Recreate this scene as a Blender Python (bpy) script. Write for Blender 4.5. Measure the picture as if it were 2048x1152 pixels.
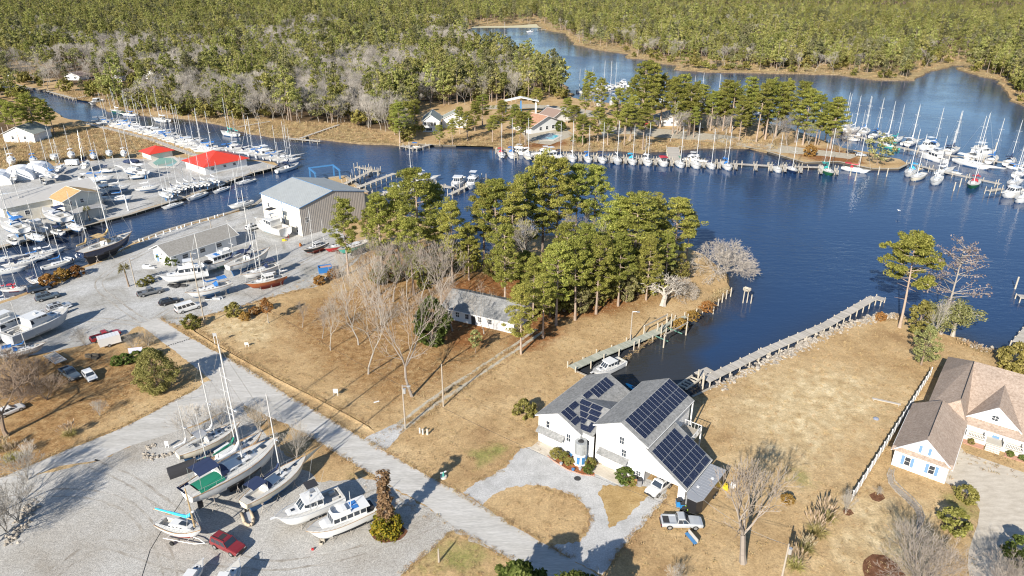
import bpy, bmesh, math, random
import numpy as np
from mathutils import Vector, Matrix, noise
from mathutils.geometry import delaunay_2d_cdt
random.seed(7); rng = np.random.default_rng(7)
R = math.radians
scene = bpy.context.scene
for o in list(bpy.data.objects): bpy.data.objects.remove(o)
COL = scene.collection

# ---------------------------------------------------------------- camera, sky, sun, exposure
CAM_H, PITCH, FPX = 71.0, R(24.5), 1400.0
cam_d = bpy.data.cameras.new('camera'); cam = bpy.data.objects.new('camera', cam_d); COL.objects.link(cam)
cam.location = (0, 0, CAM_H); cam.rotation_euler = (R(90) - PITCH, 0, 0)
cam_d.sensor_width = 36.0; cam_d.lens = FPX / 2048 * 36.0
cam_d.clip_start = 0.5; cam_d.clip_end = 30000
scene.camera = cam
SUN_AZ, SUN_EL = R(62.0), R(29.0)          # direction the shadows fall (in the ground plane), height of the sun
world = bpy.data.worlds.new('World'); scene.world = world; world.use_nodes = True
wn = world.node_tree; sky = wn.nodes.new('ShaderNodeTexSky'); sky.sky_type = 'NISHITA'
sky.sun_disc = False; sky.sun_elevation = SUN_EL
sdir = Vector((-math.cos(SUN_AZ) * math.cos(SUN_EL), -math.sin(SUN_AZ) * math.cos(SUN_EL), math.sin(SUN_EL)))
sky.sun_rotation = math.atan2(sdir.x, sdir.y)
sky.air_density = 1.0; sky.dust_density = 0.1; sky.ozone_density = 3.0
wn.nodes['Background'].inputs[1].default_value = 0.085
wn.links.new(sky.outputs[0], wn.nodes['Background'].inputs[0])
sl = bpy.data.lights.new('sun', 'SUN'); sl.energy = 5.0; sl.angle = R(0.5); sl.color = (1.0, 0.93, 0.82)
sun = bpy.data.objects.new('sun', sl); COL.objects.link(sun)
sun.rotation_euler = (-sdir).to_track_quat('-Z', 'Y').to_euler(); sun.location = (-60, -60, 120)
scene.render.engine = 'CYCLES'
scene.view_settings.view_transform = 'Standard'; scene.view_settings.look = 'None'
scene.view_settings.exposure = 0.72; scene.view_settings.gamma = 1.0
scene.cycles.max_bounces = 5; scene.cycles.diffuse_bounces = 2; scene.cycles.glossy_bounces = 2
scene.cycles.transmission_bounces = 3; scene.cycles.transparent_max_bounces = 6
scene.cycles.caustics_reflective = False; scene.cycles.caustics_refractive = False
scene.cycles.sample_clamp_indirect = 4.0
scene.cycles.filter_width = 1.15

# ---------------------------------------------------------------- places: where a point seen at (px, py) of the photo stands on level z
_c, _s = math.cos(PITCH), math.sin(PITCH)
def G(px, py, z=0.0):
    u = (px - 1024) / FPX; v = (576 - py) / FPX
    t = (z - CAM_H) / (-_s + v * _c)
    return Vector((u * t, (_c + v * _s) * t, z))
def G2(px, py, z=0.0):
    p = G(px, py, z); return (p.x, p.y)
def height_at(bx, by, ty):
    """height of an upright thing standing at (bx, by) whose top shows at row ty"""
    b = G(bx, by); k = (576 - ty) / FPX
    # (y s + w c) = k (y c - w s)
    w = (k * b.y * _c - b.y * _s) / (_c + k * _s)
    return w + CAM_H
def heading(p, q):
    a = G(*p); b = G(*q); return math.atan2(b.y - a.y, b.x - a.x)

# ---------------------------------------------------------------- materials
MATS = {}
def _nodes(name):
    m = bpy.data.materials.new(name); m.use_nodes = True
    nt = m.node_tree; b = nt.nodes['Principled BSDF']
    return m, nt, b
def mat(name, col, rough=0.6, metal=0.0, var=0.12, scale=3.0, bump=0.0, bscale=30.0, spec=0.5, emit=None, detail=3.0, rand=0.0, coat=0.0):
    """plain surface: base colour broken up by noise, optional bump, per-object random tone"""
    if name in MATS: return MATS[name]
    m, nt, b = _nodes(name); N, L = nt.nodes, nt.links
    b.inputs['Roughness'].default_value = rough; b.inputs['Metallic'].default_value = metal
    b.inputs['Specular IOR Level'].default_value = spec
    if coat: b.inputs['Coat Weight'].default_value = coat
    tc = N.new('ShaderNodeTexCoord')
    src = None
    if var > 0:
        nz = N.new('ShaderNodeTexNoise'); nz.inputs['Scale'].default_value = scale; nz.inputs['Detail'].default_value = detail
        L.new(tc.outputs['Object'], nz.inputs['Vector'])
        mx = N.new('ShaderNodeMix'); mx.data_type = 'RGBA'
        mx.inputs[6].default_value = (*[c * (1 - var) for c in col], 1); mx.inputs[7].default_value = (*[min(1, c * (1 + var)) for c in col], 1)
        L.new(nz.outputs['Fac'], mx.inputs[0]); src = mx.outputs[2]
    if rand > 0:
        oi = N.new('ShaderNodeObjectInfo'); hs = N.new('ShaderNodeHueSaturation')
        mr = N.new('ShaderNodeMapRange'); mr.inputs[3].default_value = 1 - rand; mr.inputs[4].default_value = 1 + rand
        L.new(oi.outputs['Random'], mr.inputs[0]); L.new(mr.outputs[0], hs.inputs['Value'])
        if src: L.new(src, hs.inputs['Color'])
        else: hs.inputs['Color'].default_value = (*col, 1)
        src = hs.outputs[0]
    if src: L.new(src, b.inputs['Base Color'])
    else: b.inputs['Base Color'].default_value = (*col, 1)
    if bump > 0:
        n2 = N.new('ShaderNodeTexNoise'); n2.inputs['Scale'].default_value = bscale; n2.inputs['Detail'].default_value = 2
        L.new(tc.outputs['Object'], n2.inputs['Vector'])
        bp = N.new('ShaderNodeBump'); bp.inputs['Strength'].default_value = bump; bp.inputs['Distance'].default_value = 0.05
        L.new(n2.outputs['Fac'], bp.inputs['Height']); L.new(bp.outputs[0], b.inputs['Normal'])
    if emit:
        b.inputs['Emission Color'].default_value = (*emit, 1); b.inputs['Emission Strength'].default_value = 1
    MATS[name] = m; return m
def ramp_mat(name, stops, scale, rough=0.9, detail=6.0, distort=0.0, bump=0.3, bscale=None, fine=None, coord='Object', stretch=None, spec=0.2, fine2=None):
    """natural surface: colour ramp on fractal noise, darkened and lightened by a second finer noise"""
    if name in MATS: return MATS[name]
    m, nt, b = _nodes(name); N, L = nt.nodes, nt.links
    b.inputs['Roughness'].default_value = rough; b.inputs['Specular IOR Level'].default_value = spec
    tc = N.new('ShaderNodeTexCoord'); vec = tc.outputs[coord]
    if stretch:
        mp = N.new('ShaderNodeMapping'); mp.inputs['Scale'].default_value = stretch[:3]
        if len(stretch) > 3: mp.inputs['Rotation'].default_value = (0, 0, stretch[3])
        L.new(vec, mp.inputs[0]); vec = mp.outputs[0]
    nz = N.new('ShaderNodeTexNoise'); nz.inputs['Scale'].default_value = scale; nz.inputs['Detail'].default_value = detail
    nz.inputs['Roughness'].default_value = 0.62; nz.inputs['Distortion'].default_value = distort
    L.new(vec, nz.inputs['Vector'])
    cr = N.new('ShaderNodeValToRGB'); el = cr.color_ramp.elements
    while len(el) < len(stops): el.new(0.5)
    for e, (p, c) in zip(el, stops): e.position = p; e.color = (*c, 1)
    L.new(nz.outputs['Fac'], cr.inputs[0]); out = cr.outputs[0]
    for ff in (fine, fine2):
        if not ff: continue
        sc, amt = ff
        n3 = N.new('ShaderNodeTexNoise'); n3.inputs['Scale'].default_value = sc; n3.inputs['Detail'].default_value = 3
        L.new(vec, n3.inputs['Vector'])
        mr = N.new('ShaderNodeMapRange'); mr.inputs[1].default_value = 0.25; mr.inputs[2].default_value = 0.75
        mr.inputs[3].default_value = 1 - amt; mr.inputs[4].default_value = 1 + amt
        L.new(n3.outputs['Fac'], mr.inputs[0])
        mx = N.new('ShaderNodeMix'); mx.data_type = 'RGBA'; mx.blend_type = 'MULTIPLY'; mx.inputs[0].default_value = 1
        L.new(out, mx.inputs[6]); L.new(mr.outputs[0], mx.inputs[7]); out = mx.outputs[2]
    L.new(out, b.inputs['Base Color'])
    if bump > 0:
        n2 = N.new('ShaderNodeTexNoise'); n2.inputs['Scale'].default_value = bscale or scale * 8; n2.inputs['Detail'].default_value = 3
        L.new(vec, n2.inputs['Vector'])
        bp = N.new('ShaderNodeBump'); bp.inputs['Strength'].default_value = bump; bp.inputs['Distance'].default_value = 0.1
        L.new(n2.outputs['Fac'], bp.inputs['Height']); L.new(bp.outputs[0], b.inputs['Normal'])
    MATS[name] = m; return m

# ---------------------------------------------------------------- mesh building
class MB:
    def __init__(s): s.v = []; s.f = []; s.m = []; s.cur = 0; s.M = None
    def mat(s, i): s.cur = i; return s
    def pts(s, ps):
        n = len(s.v)
        if s.M is not None: ps = [s.M @ Vector(p) for p in ps]
        s.v.extend([tuple(p) for p in ps]); return n
    def face(s, ids, m=None): s.f.append(tuple(ids)); s.m.append(s.cur if m is None else m)
    def poly(s, ps, m=None):
        n = s.pts(ps); s.face(range(n, n + len(ps)), m); return s
    def box(s, c, d, rz=0.0, m=None, taper=1.0):
        x, y, z = c; a, b, h = d[0] / 2, d[1] / 2, d[2] / 2
        co, si = math.cos(rz), math.sin(rz); ps = []
        for k, t in ((-1, 1.0), (1, taper)):
            for (i, j) in ((-1, -1), (1, -1), (1, 1), (-1, 1)):
                u, w = i * a * t, j * b * t; ps.append((x + u * co - w * si, y + u * si + w * co, z + k * h))
        n = s.pts(ps)
        for q in ((3, 2, 1, 0), (4, 5, 6, 7), (0, 1, 5, 4), (1, 2, 6, 5), (2, 3, 7, 6), (3, 0, 4, 7)): s.face([n + i for i in q], m)
        return s
    def prism(s, poly, z0, z1, m=None, mtop=None):
        k = len(poly); n = s.pts([(p[0], p[1], z0) for p in poly] + [(p[0], p[1], z1) for p in poly])
        ar = sum(poly[i][0] * poly[(i + 1) % k][1] - poly[(i + 1) % k][0] * poly[i][1] for i in range(k))
        idx = list(range(k)) if ar > 0 else list(range(k))[::-1]
        s.face([n + i for i in idx[::-1]], m); s.face([n + k + i for i in idx], mtop if mtop is not None else m)
        for i in range(k):
            a, b = idx[i], idx[(i + 1) % k]; s.face((n + a, n + b, n + k + b, n + k + a), m)
        return s
    def tube(s, p0, p1, r0, r1=None, k=6, m=None, caps=True):
        r1 = r0 if r1 is None else r1; p0 = Vector(p0); p1 = Vector(p1); d = p1 - p0
        if d.length < 1e-6: return s
        d.normalize(); a = d.orthogonal().normalized(); b = d.cross(a); ps = []
        for p, r in ((p0, r0), (p1, r1)):
            for i in range(k):
                t = 2 * math.pi * i / k; ps.append(p + a * (r * math.cos(t)) + b * (r * math.sin(t)))
        n = s.pts(ps)
        for i in range(k):
            j = (i + 1) % k; s.face((n + i, n + j, n + k + j, n + k + i), m)
        if caps:
            s.face([n + i for i in range(k)][::-1], m); s.face([n + k + i for i in range(k)], m)
        return s
    def path(s, ps, r, k=5, m=None):
        for a, b in zip(ps[:-1], ps[1:]): s.tube(a, b, r, r, k, m)
        return s
    def loft(s, secs, m=None, close=False, cap0=False, cap1=False, mfun=None):
        k = len(secs[0]); n = s.pts([p for sec in secs for p in sec])
        for i in range(len(secs) - 1):
            for j in range(k if close else k - 1):
                q = (n + i * k + j, n + i * k + (j + 1) % k, n + (i + 1) * k + (j + 1) % k, n + (i + 1) * k + j)
                s.face(q, mfun(i, j) if mfun else m)
        if cap0: s.face([n + j for j in range(k)][::-1], m)
        if cap1: s.face([n + (len(secs) - 1) * k + j for j in range(k)], m)
        return s
    def ball(s, c, r, nu=8, nv=6, m=None, flat=(1, 1, 1)):
        secs = []
        for i in range(nv + 1):
            a = -math.pi / 2 + math.pi * i / nv
            secs.append([(c[0] + r * flat[0] * math.cos(a) * math.cos(t), c[1] + r * flat[1] * math.cos(a) * math.sin(t), c[2] + r * flat[2] * math.sin(a)) for t in [2 * math.pi * j / nu for j in range(nu)]])
        return s.loft(secs, m, close=True)
    def mesh(s, name, mats, smooth=False):
        me = bpy.data.meshes.new(name); me.from_pydata(s.v, [], s.f)
        for mm in (mats if isinstance(mats, (list, tuple)) else [mats]): me.materials.append(mm)
        if any(s.m): me.polygons.foreach_set('material_index', s.m)
        if smooth: me.polygons.foreach_set('use_smooth', [True] * len(me.polygons))
        me.update(); return me
    def build(s, name, mats, parent=None, loc=None, rz=0.0, smooth=False):
        return link(name, s.mesh(name, mats, smooth), parent, loc, rz)
def link(name, me, parent=None, loc=None, rz=0.0):
    o = bpy.data.objects.new(name, me); COL.objects.link(o)
    if parent: o.parent = parent
    if loc is not None: o.location = loc
    if rz: o.rotation_euler = (0, 0, rz)
    return o
def tag(o, label=None, cat=None, group=None, kind=None):
    if label: o['label'] = label
    if cat: o['category'] = cat
    if group: o['group'] = group
    if kind: o['kind'] = kind
    return o
def thing(name, label, cat, loc=(0, 0, 0), rz=0.0, group=None, scale=1.0):
    o = bpy.data.objects.new(name, None); COL.objects.link(o); o.empty_display_size = 0.5
    o.location = loc; o.rotation_euler = (0, 0, rz); o.scale = (scale,) * 3
    return tag(o, label, cat, group)
def recolor(o, mapping):
    """own material on an object that shares its mesh: {slot: material}"""
    for i, m in mapping.items():
        if i < len(o.material_slots):
            o.material_slots[i].link = 'OBJECT'; o.material_slots[i].material = m
def ordinal(i):
    w = ['first', 'second', 'third', 'fourth', 'fifth', 'sixth', 'seventh', 'eighth', 'ninth', 'tenth', 'eleventh', 'twelfth', 'thirteenth', 'fourteenth', 'fifteenth', 'sixteenth',
         'seventeenth', 'eighteenth', 'nineteenth', 'twentieth', 'twenty-first', 'twenty-second', 'twenty-third', 'twenty-fourth', 'twenty-fifth', 'twenty-sixth', 'twenty-seventh', 'twenty-eighth', 'twenty-ninth', 'thirtieth']
    w += ['thirty-' + x for x in w[:9]] + ['fortieth'] + ['forty-' + x for x in w[:9]]
    return w[i]
# ---------------------------------------------------------------- land and water
WATER_Z = -0.7
# shore line, going round the water; a 'b' marks the start of a straight timber bulkhead
SHORE = [(1300,792),(1205,765,'b'),(1150,742,'b'),(1200,714,'b'),(1270,686,'b'),(1340,655),(1380,628),(1415,608),(1440,592),(1460,575),(1452,545),(1420,520),(1385,500),(1350,485),(1280,470),(1200,465),(1130,470),
 (1060,472),(1010,492),(990,522),(960,530),(925,495),(870,458),(800,428),(745,405,'b'),(735,385,'b'),(690,352,'b'),(600,362,'b'),(540,385,'b'),(512,408,'b'),(460,425,'b'),(385,445,'b'),(325,463,'b'),(267,485,'b'),
 (215,515),(160,535),(130,545),(118,562),(88,572),(50,585),(0,603),(-80,630),(-120,560),(-60,512,'b'),(0,496,'b'),(262,429,'b'),(370,396,'b'),(512,344,'b'),(560,333,'b'),(548,324,'b'),(490,318),(400,304),(350,287),
 (300,268),(270,261),(225,255),(170,243),(130,236),(100,215),(60,190),(0,180),(-80,175),(-80,150),(0,160,'b'),(30,168,'b'),(95,183,'b'),(150,198,'b'),(190,205),(215,220),(255,222),(300,230),(380,237),(440,247),
 (500,265),(545,272),(647,277),(720,285),(800,288),(837,288,'b'),(862,290,'b'),(912,291,'b'),(987,293),(1040,299),(1100,300),(1149,298),(1236,298),(1286,304),(1306,300),(1334,300),(1371,296),(1406,293),(1500,294),(1536,303,'b'),
 (1608,325,'b'),(1676,323,'b'),(1743,337,'b'),(1798,337,'b'),(1816,328,'b'),(1800,318),(1750,306),(1686,296),(1660,285),(1610,268),(1560,252),(1480,232),(1400,222),(1350,216),(1290,210),(1230,207),(1180,202),(1145,195),(1130,170),
 (1095,140),(1040,120),(985,108),(950,95),(935,75),(938,58),(947,51),(1024,49),(1074,46),(1078,50),(1092,59),(1131,66),(1147,88),(1174,94),(1204,100),(1262,107),(1254,115),(1297,118),(1304,124),(1361,130),
 (1349,138),(1411,143),(1536,145),(1676,148),(1708,153),(1751,159),(1828,159),(1848,145),(1906,130),(1936,129),(1916,138),(1951,148),(1998,160),(2006,170),(2021,200),(2048,210),(2300,250),(2500,720),
 (2048,700),(1986,698),(1946,691),(1926,676),(1898,671),(1880,665),(1850,650),(1818,636),(1796,630),(1761,631),(1696,648),(1626,678),(1586,701),(1536,723),(1430,772,'b'),(1400,787,'b'),(1385,794,'b')]
def densify(ring, step, jit, closed=True):
    out = []; n = len(ring)
    for i in range(n if closed else n - 1):
        a = ring[i]; b = ring[(i + 1) % n]; p = G(a[0], a[1]); q = G(b[0], b[1]); bulk = len(a) > 2
        L = (q - p).length; st = step * (1 + max(0, (p.y - 120)) / 160)
        k = 1 if bulk else max(1, int(L / st)); d = (q - p) / max(L, 1e-6); nrm = Vector((-d.y, d.x, 0))
        for j in range(k):
            t = j / k; r = p.lerp(q, t)
            if j and not bulk: r = r + nrm * (random.gauss(0, 1) * jit * (1 + max(0, (p.y - 120)) / 200))
            out.append((r.x, r.y, bulk))
    if not closed: r = G(*ring[-1][:2]); out.append((r.x, r.y, False))
    return out
shore = densify(SHORE, 2.2, 0.35)
def in_poly(X, Y, poly):
    X = np.asarray(X, float); Y = np.asarray(Y, float); ins = np.zeros(X.shape, bool); n = len(poly)
    for i in range(n):
        x0, y0 = poly[i][:2]; x1, y1 = poly[(i + 1) % n][:2]
        if y0 == y1: continue
        c = ((y0 > Y) != (y1 > Y)) & (X < (x1 - x0) * (Y - y0) / (y1 - y0) + x0); ins ^= c
    return ins
def dist_poly(X, Y, poly, closed=True):
    X = np.asarray(X, float); Y = np.asarray(Y, float); d = np.full(X.shape, 1e9); n = len(poly)
    for i in range(n if closed else n - 1):
        x0, y0 = poly[i][:2]; x1, y1 = poly[(i + 1) % n][:2]
        dx, dy = x1 - x0, y1 - y0; l2 = dx * dx + dy * dy + 1e-12
        t = np.clip(((X - x0) * dx + (Y - y0) * dy) / l2, 0, 1)
        d = np.minimum(d, (X - x0 - t * dx) ** 2 + (Y - y0 - t * dy) ** 2)
    return np.sqrt(d)
def wpoly(px): return [G2(*p[:2]) for p in px]
shore_c = wpoly(SHORE)

# soft patches of ground cover, painted as attributes on the ground mesh: (outline, feather in metres)
LITTER = [([(560,640),(640,590),(760,560),(905,560),(985,620),(1010,690),(940,740),(840,800),(760,810),(650,740),(590,690)], 7.0),
          ([(860,560),(980,540),(1120,545),(1260,560),(1330,600),(1260,630),(1130,640),(1060,690),(1010,700),(960,640),(890,640)], 5.0),
          ([(700,520),(820,480),(960,500),(1150,520),(1330,520),(1380,560),(1300,590),(1100,600),(900,560),(740,590)], 5.0),
          ([(40,720),(190,690),(300,720),(330,760),(230,830),(60,900),(0,880),(0,740)], 6.0), ([(0,860),(120,850),(180,880),(0,960),(-60,960)], 4.0)]
STRAW = [([(905,560),(1000,545),(1130,545),(1230,560),(1280,590),(1230,625),(1120,640),(1060,650),(1000,640),(960,700),(900,700),(870,640)], 4.0),
         ([(1010,700),(1060,640),(1130,650),(1120,680),(1060,705)], 4.0), ([(970,300),(1030,280),(1120,275),(1150,290),(1050,300)], 6.0), ([(1540,290),(1700,300),(1740,330),(1620,322)], 6.0)]
MARSH = [([(-80,300),(0,270),(120,250),(220,262),(300,280),(330,296),(230,312),(100,322),(-40,345)], 5.0), ([(380,220),(480,240),(560,242),(700,248),(780,270),(800,290),(640,285),(500,272),(380,240)], 7.0),
         ([(120,180),(240,190),(300,215),(300,235),(150,200)], 7.0), ([(1140,270),(1300,285),(1560,275),(1560,300),(1300,306),(1140,300)], 7.0), ([(930,40),(1080,30),(1100,60),(1080,60),(1020,52),(930,55)], 14.0),
         ([(1085,55),(1180,70),(1280,95),(1330,112),(1420,115),(1560,135),(1700,120),(1800,135),(1900,95),(1960,125),(2060,200),(2000,175),(1930,150),(1830,165),(1650,152),(1400,147),(1250,120),(1130,80)], 9.0),
         ([(870,280),(1000,262),(1080,285),(1000,305),(870,296)], 6.0), ([(1350,660),(1420,590),(1470,560),(1470,600),(1400,640)], 2.0), ([(1740,640),(1790,618),(1830,630),(1780,645)], 2.0), ([(1890,668),(1990,690),(1980,712),(1920,690)], 2.5)]
GREEN = [([(700,935),(735,920),(700,965),(680,975)], 2.5), ([(930,900),(1010,880),(1020,910),(950,940)], 2.5), ([(800,1130),(900,1060),(1000,1100),(960,1160)], 5.0), ([(1880,985),(1950,980),(1970,1040),(1900,1040)], 3.0), ([(1560,940),(1600,980),(1640,960),(1600,930)], 4.0)]
PALE = [([(1560,730),(1760,740),(1770,860),(1600,960),(1480,900),(1450,800)], 14.0), ([(1700,980),(1900,1050),(1850,1150),(1640,1150)], 9.0), ([(400,660),(520,700),(560,640),(480,620)], 6.0)]
def soft(X, Y, sets):
    w = np.zeros(X.shape)
    for px, f in sets:
        p = wpoly(px); xs = [q[0] for q in p]; ys = [q[1] for q in p]
        sel = (X > min(xs) - 2 * f) & (X < max(xs) + 2 * f) & (Y > min(ys) - 2 * f) & (Y < max(ys) + 2 * f)
        if not sel.any(): continue
        d = dist_poly(X[sel], Y[sel], p); ins = in_poly(X[sel], Y[sel], p); sd = np.where(ins, d, -d)
        w[sel] = np.maximum(w[sel], np.clip(0.5 + sd / (2 * f), 0, 1))
    return w
# the drainage ditch beside the street
DITCH = [(376,648),(392,664),(440,694),(500,727),(560,760),(640,800),(700,832),(738,853)]
dline = densify(DITCH, 6, 0.05, closed=False)
def offset_line(pts, o):
    out = []
    for i, p in enumerate(pts):
        a = Vector(pts[max(0, i - 1)][:2]); b = Vector(pts[min(len(pts) - 1, i + 1)][:2]); d = (b - a).normalized()
        out.append((p[0] - d.y * o, p[1] + d.x * o))
    return out
def build_ground():
    V = []; E = []; Z = []
    def add(x, y, z): V.append(Vector((x, y))); Z.append(z); return len(V) - 1
    ids = [add(x, y, 0.0) for x, y, _ in shore]
    E += [(ids[i], ids[(i + 1) % len(ids)]) for i in range(len(ids))]
    for o, z in ((-0.8, 0.0), (-0.22, 0.16), (-0.14, -0.9), (0.14, -0.9), (0.2, 0.0)):  # low berm added on the sun side, shaped to shade the far wall
        ln = offset_line(dline, o); k = [add(x, y, z) for x, y in ln]; E += list(zip(k[:-1], k[1:]))
    for x, y in ((-9000, -400), (9000, -400), (9000, 14000), (-9000, 14000)): add(x, y, 0)
    def grid(x0, x1, y0, y1, st, skip):
        xs = np.arange(x0, x1, st); ys = np.arange(y0, y1, st); X, Y = np.meshgrid(xs, ys)
        X = X + rng.uniform(-.3, .3, X.shape) * st; Y = Y + rng.uniform(-.3, .3, X.shape) * st
        X = X.ravel(); Y = Y.ravel(); ok = ~in_poly(X, Y, shore_c) & (dist_poly(X, Y, shore_c) > st * 0.35) & (dist_poly(X, Y, dline, False) > 1.6)
        if skip: ok &= ~((X > skip[0]) & (X < skip[1]) & (Y > skip[2]) & (Y < skip[3]))
        for x, y in zip(X[ok], Y[ok]): add(x, y, 0.0)
    near = (-125, 110, 40, 215)
    grid(*near, 2.6, None); grid(-330, 420, 40, 760, 9.0, near); grid(-1500, 1700, 760, 2400, 90, None)
    vs, es, fs, ov, oe, of = delaunay_2d_cdt(V, E, [], 0, 1e-4)
    z = np.zeros(len(vs))
    for i, o in enumerate(ov):
        if o: z[i] = Z[o[0]] if o[0] < len(Z) else 0
    P = np.array([(v.x, v.y) for v in vs]); F = np.array([f[:3] for f in fs])
    cen = P[F].mean(1); keep = ~in_poly(cen[:, 0], cen[:, 1], [s[:2] for s in shore]); F = F[keep]
    me = bpy.data.meshes.new('ground'); me.from_pydata([(p[0], p[1], zz) for p, zz in zip(P, z)], [], F.tolist())
    X, Y = P[:, 0], P[:, 1]
    for nm, st in (('litter', LITTER), ('straw', STRAW), ('marsh', MARSH), ('green', GREEN), ('pale', PALE)):
        a = me.attributes.new(nm, 'FLOAT', 'POINT'); a.data.foreach_set('value', soft(X, Y, st).astype(np.float32))
    # forest floor away from the built-up land
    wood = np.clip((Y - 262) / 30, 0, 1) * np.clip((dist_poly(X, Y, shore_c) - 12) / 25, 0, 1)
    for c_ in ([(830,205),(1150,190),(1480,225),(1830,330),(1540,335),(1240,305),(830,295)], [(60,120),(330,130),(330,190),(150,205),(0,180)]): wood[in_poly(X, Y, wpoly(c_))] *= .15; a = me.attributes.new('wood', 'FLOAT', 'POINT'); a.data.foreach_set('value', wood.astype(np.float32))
    me.update(); return me
def ground_material():
    m, nt, b = _nodes('ground'); N, L = nt.nodes, nt.links
    b.inputs['Roughness'].default_value = 0.95; b.inputs['Specular IOR Level'].default_value = 0.1
    tc = N.new('ShaderNodeTexCoord')
    def nz(scale, detail=5, dist=0.0, rough=0.6):
        n = N.new('ShaderNodeTexNoise'); n.inputs['Scale'].default_value = scale; n.inputs['Detail'].default_value = detail
        n.inputs['Distortion'].default_value = dist; n.inputs['Roughness'].default_value = rough; L.new(tc.outputs['Object'], n.inputs['Vector']); return n.outputs['Fac']
    def ramp(src, stops):
        cr = N.new('ShaderNodeValToRGB'); el = cr.color_ramp.elements
        while len(el) < len(stops): el.new(0.5)
        for e, (p, c) in zip(el, stops): e.position = p; e.color = (*c, 1)
        L.new(src, cr.inputs[0]); return cr.outputs[0]
    def mixc(f, a, c, bl='MIX'):
        mx = N.new('ShaderNodeMix'); mx.data_type = 'RGBA'; mx.blend_type = bl
        if isinstance(f, float): mx.inputs[0].default_value = f
        else: L.new(f, mx.inputs[0])
        L.new(a, mx.inputs[6]); L.new(c, mx.inputs[7]); return mx.outputs[2]
    def mask(attr, nscale, soft=0.18, bias=0.0):
        at = N.new('ShaderNodeAttribute'); at.attribute_name = attr
        ad = N.new('ShaderNodeMath'); ad.operation = 'ADD'; L.new(at.outputs['Fac'], ad.inputs[0]); L.new(nz(nscale, 6, 0.4, 0.68), ad.inputs[1])
        mr = N.new('ShaderNodeMapRange'); mr.inputs[1].default_value = 1.0 - soft - bias; mr.inputs[2].default_value = 1.0 + soft - bias; L.new(ad.outputs[0], mr.inputs[0]); return mr.outputs[0]
    lawn = ramp(nz(0.09, 6, 0.3, 0.66), [(0.30, (.33,.212,.105)), (0.45, (.445,.305,.155)), (0.56, (.51,.36,.19)), (0.72, (.58,.435,.25))])
    c = mixc(mask('pale', 0.12, 0.22, -0.05), lawn, ramp(nz(0.35, 6), [(0.3, (.45,.325,.17)), (0.5, (.58,.45,.26)), (0.7, (.70,.58,.37))]))
    c = mixc(mask('green', 0.5, 0.2, -0.12), c, ramp(nz(1.0), [(0.3, (.20,.20,.06)), (0.7, (.36,.32,.12))]))
    c = mixc(mask('litter', 0.35, 0.25, -0.05), c, ramp(nz(0.8, 8), [(0.3, (.21,.115,.05)), (0.5, (.34,.205,.09)), (0.7, (.44,.30,.15))]))
    c = mixc(mask('straw', 0.4, 0.2, -0.05), c, ramp(nz(1.1, 8), [(0.3, (.17,.07,.025)), (0.55, (.28,.13,.05)), (0.75, (.38,.21,.10))]))
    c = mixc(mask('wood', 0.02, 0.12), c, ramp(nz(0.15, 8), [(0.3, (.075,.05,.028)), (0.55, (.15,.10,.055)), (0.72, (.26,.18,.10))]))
    c = mixc(mask('marsh', 0.15, 0.12, -0.05), c, ramp(nz(0.22, 8, 0.5), [(0.3, (.20,.13,.06)), (0.45, (.33,.24,.12)), (0.6, (.47,.36,.19)), (0.75, (.55,.44,.25))]))
    # blades, thatch and dirt specks
    f1 = N.new('ShaderNodeMapRange'); f1.inputs[1].default_value = .3; f1.inputs[2].default_value = .7; f1.inputs[3].default_value = .58; f1.inputs[4].default_value = 1.3; L.new(nz(3.2, 5, 0, .8), f1.inputs[0])
    c = mixc(1.0, c, f1.outputs[0], 'MULTIPLY')
    f2 = N.new('ShaderNodeMapRange'); f2.inputs[1].default_value = .35; f2.inputs[2].default_value = .65; f2.inputs[3].default_value = .86; f2.inputs[4].default_value = 1.12; L.new(nz(0.7, 4, 0.6, .7), f2.inputs[0])
    c = mixc(1.0, c, f2.outputs[0], 'MULTIPLY')
    L.new(c, b.inputs['Base Color'])
    bp = N.new('ShaderNodeBump'); bp.inputs['Strength'].default_value = 0.5; bp.inputs['Distance'].default_value = 0.12
    L.new(nz(7.0, 4, 0, .7), bp.inputs['Height']); L.new(bp.outputs[0], b.inputs['Normal'])
    return m
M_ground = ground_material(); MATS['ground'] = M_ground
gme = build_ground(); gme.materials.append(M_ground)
ground = tag(link('ground', gme), kind='structure')
# banks: a sloping muddy edge on natural shores
bank = MB()
ns = len(shore)
for i in range(ns):
    x0, y0, bk = shore[i]; x1, y1, _ = shore[(i + 1) % ns]
    if bk: continue
    def inward(k):
        a = Vector(shore[k - 1][:2]); b = Vector(shore[(k + 1) % ns][:2]); d = (b - a).normalized(); return Vector((d.y, -d.x))
    n0, n1 = inward(i), inward((i + 1) % ns)
    test = Vector(((x0 + x1) / 2, (y0 + y1) / 2)) + (n0 + n1) * 0.3
    sg = 1 if in_poly([test.x], [test.y], [s[:2] for s in shore])[0] else -1
    w = 1.3
    a0 = (x0, y0, -0.002); a1 = (x1, y1, -0.002); b0 = (x0 + sg * n0.x * w, y0 + sg * n0.y * w, -1.4); b1 = (x1 + sg * n1.x * w, y1 + sg * n1.y * w, -1.4)
    bank.poly([a0, a1, b1, b0])
tag(bank.build('bank', ramp_mat('bank_mud', [(0.3, (.10,.07,.04)), (0.55, (.22,.16,.09)), (0.75, (.36,.28,.17))], 0.8, fine=(4, .3))), kind='structure')

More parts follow.
